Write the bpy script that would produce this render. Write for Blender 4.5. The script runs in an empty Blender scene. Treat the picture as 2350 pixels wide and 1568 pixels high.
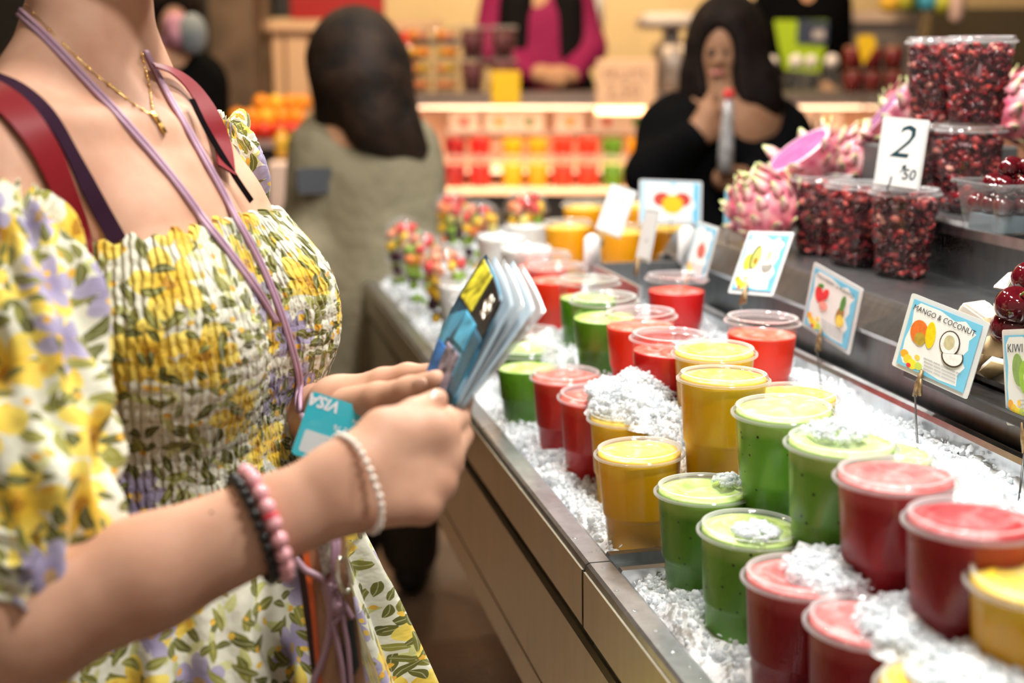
import bpy, bmesh, math, random
import numpy as np
from mathutils import Vector, Matrix, Euler

SC = bpy.context.scene
COL = SC.collection
random.seed(7)
RNG = np.random.default_rng(11)

# ------------------------------------------------------------------ camera
FPX, PITCH, EYE = 3000.0, math.radians(11.88), 1.38
cp, sp = math.cos(PITCH), math.sin(PITCH)
cam_data = bpy.data.cameras.new('camera')
cam = bpy.data.objects.new('camera', cam_data)
COL.objects.link(cam)
cam.location = (0, 0, EYE)
cam.rotation_euler = (math.radians(90) - PITCH, 0, 0)
cam_data.sensor_width = 36.0
cam_data.lens = 36.0 * FPX / 2350.0
cam_data.clip_start = 0.05
cam_data.dof.use_dof = True
cam_data.dof.focus_distance = 1.33
cam_data.dof.aperture_fstop = 2.9
SC.camera = cam

# ------------------------------------------------------------------ world, exposure
SC.view_settings.view_transform = 'Standard'
SC.view_settings.look = 'None'
SC.view_settings.gamma = 1.0
SC.view_settings.use_curve_mapping = False
SC.view_settings.exposure = 0.0
world = bpy.data.worlds.new('market_hall_light')
SC.world = world
world.use_nodes = True
_bg = world.node_tree.nodes['Background']
_bg.inputs[0].default_value = (1.0, 0.86, 0.72, 1)
_bg.inputs[1].default_value = 0.30
cy = SC.cycles
cy.max_bounces = 8
cy.diffuse_bounces = 4
cy.glossy_bounces = 3
cy.transmission_bounces = 5
cy.transparent_max_bounces = 14
cy.caustics_reflective = False
cy.caustics_refractive = False
cy.sample_clamp_indirect = 4.0
cy.use_denoising = True
cy.use_adaptive_sampling = True
cy.adaptive_threshold = 0.05
cy.adaptive_min_samples = 12
cy.use_light_tree = False
cy.light_sampling_threshold = 0.02

# ------------------------------------------------------------------ frames
def P(px, py, d):
    """photo pixel (2350x1568) at a distance d along the lens axis -> point in the market hall"""
    X = (px - 1175.0) / FPX * d
    v = (784.0 - py) / FPX * d
    return np.array([X, d * cp + v * sp, EYE - d * sp + v * cp])
def PZ(px, py, z):
    r = P(px, py, 1.0) - np.array([0, 0, EYE])
    return np.array([0, 0, EYE]) + r * ((z - EYE) / r[2])
ANG = math.radians(13.25)
DD = np.array([-math.sin(ANG), math.cos(ANG), 0.0])      # along the stall counter, away from the lens
NN = np.array([math.cos(ANG), math.sin(ANG), 0.0])       # across it, from the shopper to the stall
UP = np.array([0, 0, 1.0])
def G(s, n, z):
    return DD * s + NN * n + UP * z
def unit(v):
    v = np.asarray(v, float)
    return v / max(np.linalg.norm(v), 1e-12)

# ------------------------------------------------------------------ materials
class NT:
    def __init__(self, name):
        self.m = bpy.data.materials.new(name)
        self.m.use_nodes = True
        self.t = self.m.node_tree
        self.b = self.t.nodes['Principled BSDF']
        self.out = self.t.nodes['Material Output']
    def n(self, typ, **kw):
        x = self.t.nodes.new(typ)
        for k, v in kw.items():
            setattr(x, k, v)
        return x
    def put(self, sock, v):
        if isinstance(v, bpy.types.NodeSocket):
            self.t.links.new(v, sock)
        elif v is not None:
            if isinstance(v, (tuple, list)) and len(v) == 3 and sock.type == 'RGBA':
                v = (*v, 1)
            sock.default_value = v
    def math(self, op, a, b=None, c=None, clamp=False):
        x = self.n('ShaderNodeMath', operation=op, use_clamp=clamp)
        for i, v in enumerate((a, b, c)):
            if v is not None:
                self.put(x.inputs[i], v)
        return x.outputs[0]
    def vmath(self, op, a, b=None, scale=None):
        x = self.n('ShaderNodeVectorMath', operation=op)
        self.put(x.inputs[0], a)
        if b is not None:
            self.put(x.inputs[1], b)
        if scale is not None:
            self.put(x.inputs[3], scale)
        return x.outputs['Value'] if op in ('LENGTH', 'DOT_PRODUCT', 'DISTANCE') else x.outputs[0]
    def mix(self, f, a, b):
        x = self.n('ShaderNodeMix', data_type='RGBA')
        self.put(x.inputs[0], f); self.put(x.inputs[6], a); self.put(x.inputs[7], b)
        return x.outputs[2]
    def ramp(self, f, stops):
        x = self.n('ShaderNodeValToRGB')
        e = x.color_ramp.elements
        while len(e) < len(stops):
            e.new(0.5)
        for i, (p, c) in enumerate(stops):
            e[i].position = p
            e[i].color = (*c, 1) if len(c) == 3 else c
        self.put(x.inputs[0], f)
        return x.outputs[0]
    def co(self, kind='Object'):
        return self.n('ShaderNodeTexCoord').outputs[kind]
    def noise(self, vec, scale, detail=3.0, rough=0.5):
        x = self.n('ShaderNodeTexNoise')
        self.put(x.inputs['Vector'], vec)
        x.inputs['Scale'].default_value = scale
        x.inputs['Detail'].default_value = detail
        x.inputs['Roughness'].default_value = rough
        return x.outputs[0]
    def sep(self, v):
        x = self.n('ShaderNodeSeparateXYZ'); self.put(x.inputs[0], v)
        return x.outputs
    def bump(self, h, strength=0.3, dist=0.002):
        x = self.n('ShaderNodeBump')
        x.inputs['Strength'].default_value = strength
        x.inputs['Distance'].default_value = dist
        self.put(x.inputs['Height'], h)
        self.put(self.b.inputs['Normal'], x.outputs[0])
        return x.outputs[0]
    def set(self, **kw):
        names = dict(col='Base Color', rough='Roughness', metal='Metallic', spec='Specular IOR Level', sss='Subsurface Weight',
                     sssr='Subsurface Radius', ssss='Subsurface Scale', trans='Transmission Weight', ior='IOR', alpha='Alpha', coat='Coat Weight',
                     coatr='Coat Roughness', em='Emission Color', ems='Emission Strength', sheen='Sheen Weight')
        for k, v in kw.items():
            self.put(self.b.inputs[names[k]], v)
        return self

_mats = {}
def mat(name, col, rough=0.5, metal=0.0, var=None, bump=None, **kw):
    """plain principled material; var=(scale, amount) mottles the colour, bump=(scale, strength, distance) adds fine relief"""
    if name in _mats:
        return _mats[name]
    k = NT(name)
    k.set(rough=rough, metal=metal, **kw)
    c = tuple(col)
    if var:
        f = k.noise(k.co(), var[0], 4.0)
        a = var[1]
        k.put(k.b.inputs['Base Color'], k.ramp(f, [(0.3, tuple(max(0, x * (1 - a)) for x in c)), (0.7, tuple(min(1, x * (1 + a)) for x in c))]))
    else:
        k.set(col=c)
    if bump:
        k.bump(k.noise(k.co(), bump[0], 4.0), bump[1], bump[2])
    _mats[name] = k.m
    return k.m

def emit(name, col, s):
    if name in _mats:
        return _mats[name]
    k = NT(name)
    k.set(col=(0.8, 0.8, 0.8), em=col, ems=s)
    k.m.cycles.emission_sampling = 'NONE'
    _mats[name] = k.m
    return k.m

# ------------------------------------------------------------------ mesh helpers
WLOC = {}
def link(o, parent=None, label=None, cat=None, group=None, kind=None):
    COL.objects.link(o)
    if parent is not None:
        o.parent = parent
    if label: o['label'] = label
    if cat: o['category'] = cat
    if group: o['group'] = group
    if kind: o['kind'] = kind
    return o
def thing(name, label, cat, loc=(0, 0, 0), rot=(0, 0, 0), group=None, kind=None):
    o = bpy.data.objects.new(name, None)
    o.empty_display_size = 0.05
    o.location = tuple(float(x) for x in loc)
    o.rotation_euler = rot
    link(o, None, label, cat, group, kind)
    WLOC[o.name] = np.array(loc, float)
    return o
def mesh(verts, faces, mats, smooth=True, name='mesh', midx=None, uv=None):
    me = bpy.data.meshes.new(name)
    if isinstance(faces, np.ndarray):
        k = faces.shape[1]
        me.vertices.add(len(verts)); me.vertices.foreach_set('co', np.asarray(verts, np.float32).ravel())
        me.loops.add(faces.size); me.loops.foreach_set('vertex_index', faces.astype(np.int32).ravel())
        me.polygons.add(len(faces)); me.polygons.foreach_set('loop_start', np.arange(0, faces.size, k, dtype=np.int32))
        me.update(calc_edges=True)
    else:
        me.from_pydata([tuple(v) for v in np.asarray(verts).tolist()], [], [tuple(f) for f in faces])
    for m in (mats if isinstance(mats, (list, tuple)) else [mats]):
        me.materials.append(m)
    if midx is not None:
        me.polygons.foreach_set('material_index', np.asarray(midx, np.int32))
    if smooth:
        me.polygons.foreach_set('use_smooth', np.ones(len(me.polygons), bool))
    if uv is not None:
        l = me.uv_layers.new(name='UVMap')
        vi = np.empty(len(me.loops), np.int32)
        me.loops.foreach_get('vertex_index', vi)
        l.data.foreach_set('uv', np.asarray(uv, np.float32)[vi].ravel())
    me.update()
    return me
def obj(name, vf, mats, parent=None, world=False, smooth=True, midx=None, uv=None, **tags):
    v, f = vf
    v = np.asarray(v, float)
    if world and parent is not None:
        v = v - WLOC[parent.name]
    o = bpy.data.objects.new(name, mesh(v, f, mats, smooth, name, midx, uv))
    link(o, parent, **tags)
    if parent is not None:
        WLOC[o.name] = WLOC.get(parent.name, np.zeros(3)) if world else np.zeros(3)
    else:
        WLOC[o.name] = np.zeros(3)
    return o
def inst(name, me, parent=None, loc=(0, 0, 0), rot=(0, 0, 0), scale=(1, 1, 1), **tags):
    o = bpy.data.objects.new(name, me)
    o.location = tuple(float(x) for x in loc); o.rotation_euler = rot; o.scale = scale
    return link(o, parent, **tags)
def join(*vfs):
    V, Fs, k = [], [], 0
    for v, f in vfs:
        v = np.asarray(v, float)
        V.append(v)
        Fs += [tuple(int(i) + k for i in q) for q in f]
        k += len(v)
    return np.vstack(V), Fs
def lathe(prof, seg=32, close_bottom=False, close_top=False):
    prof = np.asarray(prof, float)
    a = np.linspace(0, 2 * math.pi, seg, endpoint=False)
    V = np.stack([np.outer(prof[:, 0], np.cos(a)), np.outer(prof[:, 0], np.sin(a)), np.repeat(prof[:, 1:2], seg, 1)], -1).reshape(-1, 3)
    Fs = []
    for i in range(len(prof) - 1):
        for j in range(seg):
            j2 = (j + 1) % seg
            Fs.append((i * seg + j, i * seg + j2, (i + 1) * seg + j2, (i + 1) * seg + j))
    if close_bottom: Fs.append(tuple(range(seg))[::-1])
    if close_top: Fs.append(tuple((len(prof) - 1) * seg + j for j in range(seg)))
    return V, Fs
BOXF = [(0, 3, 2, 1), (4, 5, 6, 7), (0, 1, 5, 4), (1, 2, 6, 5), (2, 3, 7, 6), (3, 0, 4, 7)]
def box(lo, hi):
    (a, b, c), (d, e, f) = lo, hi
    return np.array([(a, b, c), (d, b, c), (d, e, c), (a, e, c), (a, b, f), (d, b, f), (d, e, f), (a, e, f)], float), BOXF
def bevbox(lo, hi, r=0.004, seg=2):
    bm = bmesh.new()
    v, f = box(lo, hi)
    vs = [bm.verts.new(x) for x in v]
    for q in f: bm.faces.new([vs[i] for i in q])
    bmesh.ops.bevel(bm, geom=list(bm.edges), offset=r, segments=seg, affect='EDGES', profile=0.5)
    bm.verts.ensure_lookup_table(); bm.verts.index_update()
    V = np.array([x.co[:] for x in bm.verts]); Fs = [tuple(x.index for x in q.verts) for q in bm.faces]
    bm.free()
    return V, Fs
def gbox(s0, s1, n0, n1, z0, z1, r=0.003):
    """box in counter coordinates -> world"""
    v, f = bevbox((n0, s0, z0), (n1, s1, z1), r, 1) if r else box((n0, s0, z0), (n1, s1, z1))
    return v[:, :1] * NN + v[:, 1:2] * DD + v[:, 2:] * UP, f
def spline(pts, n):
    """Catmull-Rom resample"""
    p = np.asarray(pts, float)
    p = np.vstack([2 * p[0] - p[1], p, 2 * p[-1] - p[-2]])
    out = []
    m = len(p) - 3
    for t in np.linspace(0, m - 1e-6, n):
        i = int(t); u = t - i
        a, b, c, d = p[i:i + 4]
        out.append(0.5 * ((2 * b) + (-a + c) * u + (2 * a - 5 * b + 4 * c - d) * u * u + (-a + 3 * b - 3 * c + d) * u ** 3))
    return np.array(out)
def tube(pts, r, seg=8, cap=True, closed=False):
    p = np.asarray(pts, float)
    n = len(p)
    r = np.full(n, r, float) if np.isscalar(r) else np.asarray(r, float)
    t = np.gradient(p, axis=0) if not closed else np.roll(p, -1, 0) - np.roll(p, 1, 0)
    t /= np.linalg.norm(t, axis=1)[:, None] + 1e-12
    nrm = unit(np.cross(t[0], [0.31, 0.17, 0.93]))
    V = []
    a = np.linspace(0, 2 * math.pi, seg, endpoint=False)
    for i in range(n):
        nrm = unit(nrm - t[i] * nrm.dot(t[i]))
        bn = np.cross(t[i], nrm)
        V.append(p[i] + r[i] * (np.outer(np.cos(a), nrm) + np.outer(np.sin(a), bn)))
    V = np.vstack(V)
    Fs = []
    for i in range(n if closed else n - 1):
        i2 = (i + 1) % n
        for j in range(seg):
            j2 = (j + 1) % seg
            Fs.append((i * seg + j, i * seg + j2, i2 * seg + j2, i2 * seg + j))
    if cap and not closed:
        Fs.append(tuple(range(seg))[::-1]); Fs.append(tuple((n - 1) * seg + j for j in range(seg)))
    return V, Fs
def ribbon(pts, nrm, w, th):
    """flat strap along pts whose outer face looks along nrm"""
    p = np.asarray(pts, float); q = np.asarray(nrm, float)
    w = np.full(len(p), w) if np.isscalar(w) else np.asarray(w)
    t = np.gradient(p, axis=0)
    prof = [(-1, 0), (-0.96, 1), (0.96, 1), (1, 0), (0.96, -0.3), (-0.96, -0.3)]
    V, Fs = [], []
    n = len(p)
    for j in range(6):                      # separate strips keep the edges crisp
        k = len(V)
        for i in range(n):
            tt = unit(t[i]); s = unit(np.cross(tt, q[i])); m = np.cross(s, tt)
            for a, b in (prof[j], prof[(j + 1) % 6]):
                V.append(p[i] + s * a * w[i] / 2 + m * b * th)
        for i in range(n - 1):
            Fs.append((k + 2 * i, k + 2 * i + 1, k + 2 * i + 3, k + 2 * i + 2))
    return np.array(V), Fs
def prism(poly, z0, z1):
    """2-D outline extruded between z0 and z1"""
    n = len(poly)
    V = [(x, y, z0) for x, y in poly] + [(x, y, z1) for x, y in poly]
    Fs = [tuple(range(n))[::-1], tuple(range(n, 2 * n))] + [(i, (i + 1) % n, n + (i + 1) % n, n + i) for i in range(n)]
    return np.array(V, float), Fs
def ico(r=1.0, sub=1):
    bm = bmesh.new()
    bmesh.ops.create_icosphere(bm, subdivisions=sub, radius=r)
    bm.verts.index_update()
    V = np.array([x.co[:] for x in bm.verts]); Fs = [tuple(x.index for x in q.verts) for q in bm.faces]
    bm.free()
    return V, Fs
def uvs(r=1.0, u=16, v=10):
    th = np.linspace(0, math.pi, v + 1)
    return lathe([(max(r * math.sin(t), 1e-5), -r * math.cos(t)) for t in th], u)
def rotm(ax, ay, az):
    return np.array(Euler((ax, ay, az)).to_matrix())
def place(vf, R=None, t=(0, 0, 0), s=1.0):
    v, f = vf
    v = np.asarray(v) * s
    if R is not None: v = v @ np.asarray(R).T
    return v + np.asarray(t), f
def rrect(w, h, r, seg=5):
    out = []
    for cx, cy_, a0 in ((w / 2 - r, h / 2 - r, 0), (-w / 2 + r, h / 2 - r, 90), (-w / 2 + r, -h / 2 + r, 180), (w / 2 - r, -h / 2 + r, 270)):
        for k in range(seg + 1):
            a = math.radians(a0 + 90 * k / seg)
            out.append((cx + r * math.cos(a), cy_ + r * math.sin(a)))
    return out
def ellp(cx, cy_, rx, ry, rot=0.0, n=20, a0=0, a1=360):
    out = []
    full = (a1 - a0) >= 360
    for k in range(n if full else n + 1):
        a = math.radians(a0 + (a1 - a0) * k / n)
        x, y = rx * math.cos(a), ry * math.sin(a)
        c, s = math.cos(rot), math.sin(rot)
        out.append((cx + x * c - y * s, cy_ + x * s + y * c))
    return out
_DG = None
def text_vf(body, size, shear=0.0, align='CENTER', bold=0.0):
    cu = bpy.data.curves.new('lettering', 'FONT')
    cu.body = body; cu.size = size; cu.shear = shear; cu.align_x = align; cu.align_y = 'CENTER'; cu.offset = bold
    cu.resolution_u = 2
    o = bpy.data.objects.new('lettering', cu)
    COL.objects.link(o)
    dg = bpy.context.evaluated_depsgraph_get()
    dg.update()
    me = bpy.data.meshes.new_from_object(o.evaluated_get(dg))
    V = np.array([v.co[:] for v in me.vertices]) if len(me.vertices) else np.zeros((0, 3))
    Fs = [tuple(q.vertices) for q in me.polygons]
    bpy.data.objects.remove(o); bpy.data.meshes.remove(me); bpy.data.curves.remove(cu)
    return V, Fs

# ------------------------------------------------------------------ smooth-union bodies (sampled distance field -> surface nets)
class Field:
    def __init__(self, lo, hi, h):
        self.lo = np.array(lo, float); self.h = h
        self.n = np.ceil((np.array(hi) - self.lo) / h).astype(int) + 1
        self.F = np.full(tuple(self.n), 0.25, np.float32)
    def _win(self, lo, hi):
        a = np.clip(np.floor((np.array(lo) - self.lo) / self.h).astype(int), 0, self.n)
        b = np.clip(np.ceil((np.array(hi) - self.lo) / self.h).astype(int) + 1, 0, self.n)
        if np.any(b <= a): return None, None
        sl = tuple(slice(i, j) for i, j in zip(a, b))
        g = [(self.lo[i] + self.h * np.arange(a[i], b[i])).astype(np.float32) for i in range(3)]
        return sl, (g[0][:, None, None], g[1][None, :, None], g[2][None, None, :])
    def _add(self, sl, d, k, sub):
        A = self.F[sl]
        if sub:
            d = -d
            hh = np.maximum(k - np.abs(A - d), 0) / k
            self.F[sl] = np.maximum(A, d) + hh * hh * k * 0.25
        else:
            hh = np.maximum(k - np.abs(A - d), 0) / k
            self.F[sl] = np.minimum(A, d) - hh * hh * k * 0.25
    def cone(self, a, b, ra, rb, k=0.01, sub=False):
        a = np.asarray(a, float); b = np.asarray(b, float)
        m = max(ra, rb) + k + 3 * self.h + 0.012
        sl, g = self._win(np.minimum(a, b) - m, np.maximum(a, b) + m)
        if sl is None: return self
        ba = b - a; L = float(ba @ ba) + 1e-12
        x, y, z = g[0] - a[0], g[1] - a[1], g[2] - a[2]
        t = np.clip((x * ba[0] + y * ba[1] + z * ba[2]) / L, 0, 1)
        d = np.sqrt((x - t * ba[0]) ** 2 + (y - t * ba[1]) ** 2 + (z - t * ba[2]) ** 2) - (ra + (rb - ra) * t)
        self._add(sl, d, k, sub)
        return self
    def chain(self, pts, rs, k=0.01):
        for i in range(len(pts) - 1):
            self.cone(pts[i], pts[i + 1], rs[i], rs[i + 1], k)
        return self
    def ell(self, c, r, R=None, k=0.01, sub=False):
        """R: columns = axes"""
        c = np.asarray(c, float); r = np.asarray(r, float)
        R = np.eye(3) if R is None else np.asarray(R, float)
        ext = np.sqrt(((R * r) ** 2).sum(1)) + k + 3 * self.h + 0.012
        sl, g = self._win(c - ext, c + ext)
        if sl is None: return self
        x, y, z = g[0] - c[0], g[1] - c[1], g[2] - c[2]
        k0 = 0; k1 = 0
        for i in range(3):
            q = x * R[0, i] + y * R[1, i] + z * R[2, i]
            k0 = k0 + (q / r[i]) ** 2; k1 = k1 + (q / r[i] ** 2) ** 2
        k0 = np.sqrt(k0); k1 = np.sqrt(k1) + 1e-9
        self._add(sl, (k0 * (k0 - 1) / k1).astype(np.float32), k, sub)
        return self
    def grids(self):
        g = [self.lo[i] + self.h * np.arange(self.n[i]) for i in range(3)]
        return g[0][:, None, None], g[1][None, :, None], g[2][None, None, :]
    def cut_above(self, z):
        self.F = np.maximum(self.F, (self.grids()[2] - z).astype(np.float32)); return self
    def cut_below(self, z):
        self.F = np.maximum(self.F, (z - self.grids()[2]).astype(np.float32)); return self
    def cut(self, p, n):
        """remove what lies beyond the plane on the side n looks at"""
        x, y, z = self.grids(); n = unit(n)
        self.F = np.maximum(self.F, ((x - p[0]) * n[0] + (y - p[1]) * n[1] + (z - p[2]) * n[2]).astype(np.float32)); return self
    def at(self, p):
        i = np.clip(np.round((np.asarray(p) - self.lo) / self.h).astype(int), 0, self.n - 1)
        return self.F[i[..., 0], i[..., 1], i[..., 2]]
    def hit(self, px, py, d0=0.7, d1=1.7, off=0.0):
        """first point of the surface seen through a photo pixel"""
        ds = np.arange(d0, d1, self.h * 0.5)
        pts = np.array([P(px, py, 1.0)]) - np.array([0, 0, EYE])
        pts = np.array([0, 0, EYE]) + ds[:, None] * pts
        ok = np.all((pts > self.lo) & (pts < self.lo + self.h * (self.n - 1)), 1)
        v = np.where(ok, self.at(pts), 1.0)
        w = np.where(v < off)[0]
        return pts[w[0]] if len(w) else None
    def grad(self, p):
        e = 2.5 * self.h
        p = np.asarray(p, float)
        g = np.stack([self.at(p + np.eye(3)[i] * e) - self.at(p - np.eye(3)[i] * e) for i in range(3)], -1)
        return g / (np.linalg.norm(g, axis=-1, keepdims=True) + 1e-9)
    def net(self):
        F = self.F
        S = F < 0
        S[[0, -1]] = False; S[:, [0, -1]] = False; S[:, :, [0, -1]] = False
        F = np.where(S, np.minimum(F, -1e-7), np.maximum(F, 1e-7))
        cnt = np.zeros(tuple(self.n - 1), np.uint8)
        for i in (0, 1):
            for j in (0, 1):
                for k in (0, 1):
                    cnt += S[i:self.n[0] - 1 + i, j:self.n[1] - 1 + j, k:self.n[2] - 1 + k]
        act = (cnt > 0) & (cnt < 8)
        I = np.argwhere(act)
        idx = np.full(act.shape, -1, np.int32); idx[act] = np.arange(len(I))
        c = np.array([[i, j, k] for i in (0, 1) for j in (0, 1) for k in (0, 1)])
        vals = np.stack([F[I[:, 0] + a, I[:, 1] + b, I[:, 2] + d] for a, b, d in c], 1)
        acc = np.zeros((len(I), 3)); num = np.zeros(len(I))
        for a in range(8):
            for b in range(a + 1, 8):
                if abs(c[a] - c[b]).sum() != 1: continue
                fa, fb = vals[:, a], vals[:, b]
                cr = (fa < 0) != (fb < 0)
                t = np.where(cr, fa / np.where(cr, fa - fb, 1), 0)
                pt = c[a] + t[:, None] * (c[b] - c[a])
                acc += np.where(cr[:, None], pt, 0); num += cr
        V = self.lo + self.h * (I + acc / num[:, None])
        quads = []
        for ax in range(3):
            sl0 = [slice(None)] * 3; sl1 = [slice(None)] * 3
            sl0[ax] = slice(0, -1); sl1[ax] = slice(1, None)
            ch = S[tuple(sl0)] != S[tuple(sl1)]
            E = np.argwhere(ch)
            u, w = [(1, 2), (2, 0), (0, 1)][ax]
            ok = (E[:, u] > 0) & (E[:, w] > 0)
            E = E[ok]
            ins = S[tuple(E.T)]
            du = np.zeros(3, int); du[u] = 1
            dw = np.zeros(3, int); dw[w] = 1
            q = np.stack([idx[tuple((E - du - dw).T)], idx[tuple((E - dw).T)], idx[tuple(E.T)], idx[tuple((E - du).T)]], 1)
            q = np.where(ins[:, None], q, q[:, ::-1])
            quads.append(q)
        Q = np.vstack(quads)
        return V, Q[(Q >= 0).all(1)]

# ------------------------------------------------------------------ lamps of the stall (hung over the counter, above the frame)
def lamp_light(name, loc, power, size, col, parent=None, aim=None):
    ld = bpy.data.lights.new(name, 'AREA')
    ld.shape = 'DISK'; ld.size = size; ld.energy = power; ld.color = col
    o = bpy.data.objects.new(name, ld)
    o.location = tuple(float(x) for x in loc)
    if aim is not None:
        o.rotation_euler = Vector((aim[0] - loc[0], aim[1] - loc[1], aim[2] - loc[2])).to_track_quat('-Z', 'Y').to_euler()
    COL.objects.link(o)
    if parent is not None:
        o.parent = parent
    return o
M_SHADE = mat('lamp_shade_black', (0.03, 0.03, 0.03), 0.4)
_shade = mesh(*lathe([(0.02, 0.16), (0.03, 0.15), (0.045, 0.09), (0.085, 0.0), (0.083, 0.0), (0.042, 0.088), (0.02, 0.14)], 24), M_SHADE, name='shade')
_bulb = mesh(*place(uvs(0.04, 16, 8), None, (0, 0, 0.045)), emit('lamp_bulb_white', (1, 0.96, 0.9), 12.0), name='bulb')
_cordm = mesh(*tube([(0, 0, 0.15), (0, 0, 1.05)], 0.004, 6), M_SHADE, name='cord')
for i, (s, n, z, w) in enumerate(((0.50, 0.66, 2.45, 20), (1.10, 0.56, 2.45, 21), (1.75, 0.62, 2.45, 20), (2.35, 0.56, 2.45, 16), (2.95, 0.66, 2.45, 13))):
    g = G(s, n, z)
    t = thing('pendant_lamp', 'black pendant lamp, number %s from the near end of the row over the juice counter' % ('one', 'two', 'three', 'four', 'five')[i], 'lamp', g, group='pendant lamps over the juice counter')
    inst('shade', _shade, t); inst('bulb', _bulb, t); inst('cord', _cordm, t)
    lamp_light('lamp_light', (0, 0, -0.005), w, 0.16, (1.0, 0.965, 0.91), t)

# ------------------------------------------------------------------ floor and hall
def tile_floor():
    k = NT('floor_brown_concrete')
    c = k.co()
    a = k.noise(c, 1.6, 5.0); b = k.noise(c, 22.0, 4.0)
    col = k.ramp(a, [(0.32, (0.20, 0.16, 0.13)), (0.52, (0.33, 0.22, 0.15)), (0.72, (0.46, 0.25, 0.13))])
    k.set(col=k.mix(k.math('MULTIPLY', b, 0.35), col, (0.05, 0.04, 0.035)), rough=0.42, spec=0.4)
    k.bump(b, 0.15, 0.003)
    return k.m
obj('floor', box((-5, -1.5, -0.06), (6, 9.5, 0.0)), tile_floor(), smooth=False, kind='structure', label='brown worn market hall floor')

# ------------------------------------------------------------------ steel
def steel(name, base, rough, streak=0.25):
    k = NT(name)
    c = k.co('Object')
    sc = k.n('ShaderNodeMapping'); k.put(sc.inputs[0], c); sc.inputs['Scale'].default_value = (9, 9, 1.4)
    a = k.noise(sc.outputs[0], 6.0, 5.0, 0.6); b = k.noise(c, 3.0, 3.0)
    lo = tuple(x * (1 - streak) for x in base)
    k.set(col=k.ramp(a, [(0.3, lo), (0.7, base)]), metal=1.0, rough=k.math('MULTIPLY_ADD', b, 0.22, rough - 0.08))
    k.bump(a, 0.06, 0.002)
    return k.m
M_STEEL = steel('brushed_steel', (0.60, 0.61, 0.62), 0.28)
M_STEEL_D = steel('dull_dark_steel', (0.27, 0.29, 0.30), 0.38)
M_STEEL_B = steel('tan_steel_front', (0.55, 0.50, 0.38), 0.30, 0.12)  # steel with a tan base colour and faint streaks
M_GAP = mat('shadow_gap_black', (0.02, 0.018, 0.016), 0.6)

# ------------------------------------------------------------------ the display counter
S0, S1 = 0.15, 3.19
SJ = 1.215                        # where two front sections butt
ctr = thing('display_counter', 'long stainless steel display counter with ice trough and stepped back shelves', 'counter', G(1.6, 0.7, 0))
def part(name, vf, m, parent=None, smooth=False, **kw):
    return obj(name, vf, m, parent or ctr, world=True, smooth=smooth, **kw)
def sweep(prof, s0, s1):
    """(n, z) outline extruded along the counter"""
    k = len(prof)
    V = [G(s, n, z) for s in (s0, s1) for n, z in prof]
    Fs = [(i, (i + 1) % k, k + (i + 1) % k, k + i) for i in range(k)] + [tuple(range(k))[::-1], tuple(range(k, 2 * k))]
    return np.array(V), Fs
RIM = [(0.3655, 0.812), (0.363, 0.874), (0.3645, 0.879), (0.368, 0.881), (0.390, 0.881), (0.3945, 0.878), (0.3965, 0.872), (0.3965, 0.79), (0.393, 0.79), (0.393, 0.868), (0.372, 0.872), (0.372, 0.812)]
for a, b in ((S0, SJ - 0.0012), (SJ + 0.0012, S1)):
    r = part('front_rail', sweep(RIM, a, b), M_STEEL, smooth=False)
    part('rail_face', sweep([(0.3615, 0.812), (0.3605, 0.873), (0.3628, 0.873), (0.3648, 0.812)], a + 0.002, b - 0.002), M_STEEL_B, r)
    part('shadow_gap', sweep([(0.373, 0.790), (0.373, 0.812), (0.40, 0.812), (0.40, 0.790)], a, b), M_GAP)
part('front_panel', sweep([(0.372, 0.655), (0.366, 0.660), (0.366, 0.785), (0.370, 0.790), (0.395, 0.790), (0.395, 0.655)], S0, S1), M_STEEL_B)
part('shadow_gap', sweep([(0.374, 0.648), (0.374, 0.655), (0.40, 0.655), (0.40, 0.648)], S0, S1), M_GAP)
part('lower_panel', sweep([(0.376, 0.600), (0.370, 0.604), (0.370, 0.648), (0.40, 0.648), (0.40, 0.600)], S0, S1), M_STEEL_B)
part('under_tray', sweep([(0.40, 0.590), (0.40, 0.79), (0.78, 0.79), (0.78, 0.590)], S0, S1), M_STEEL_D)
part('pedestal', sweep([(0.47, 0.0), (0.47, 0.590), (1.15, 0.590), (1.15, 0.0)], S0, 1.80), mat('pedestal_panel', (0.10, 0.09, 0.07), 0.45, 0.6, var=(4, 0.3)))
for s_ in (2.5, 3.1):
    for n_ in (0.80, 1.1):
        part('leg', sweep([(n_, 0.0), (n_, 0.60), (n_ + 0.04, 0.60), (n_ + 0.04, 0.0)], s_, s_ + 0.04), M_STEEL_D)
part('trough_floor', sweep([(0.3965, 0.79), (0.3965, 0.80), (0.80, 0.80), (0.80, 0.79)], S0, S1), M_STEEL_D)
# section joint: two upturned lips across the trough with a wet channel between them
for s_, zt in ((SJ + 0.012, 0.885), (SJ - 0.030, 0.884)):
    part('divider_lip', sweep([(0.390, 0.80), (0.390, zt - 0.004), (0.392, zt), (0.462, zt), (0.464, zt - 0.004), (0.464, 0.80)], s_ - 0.005, s_ + 0.005), M_STEEL)
part('divider_channel', sweep([(0.388, 0.86), (0.388, 0.8745), (0.462, 0.8745), (0.462, 0.86)], SJ - 0.028, SJ + 0.010), M_STEEL_D)
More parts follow.
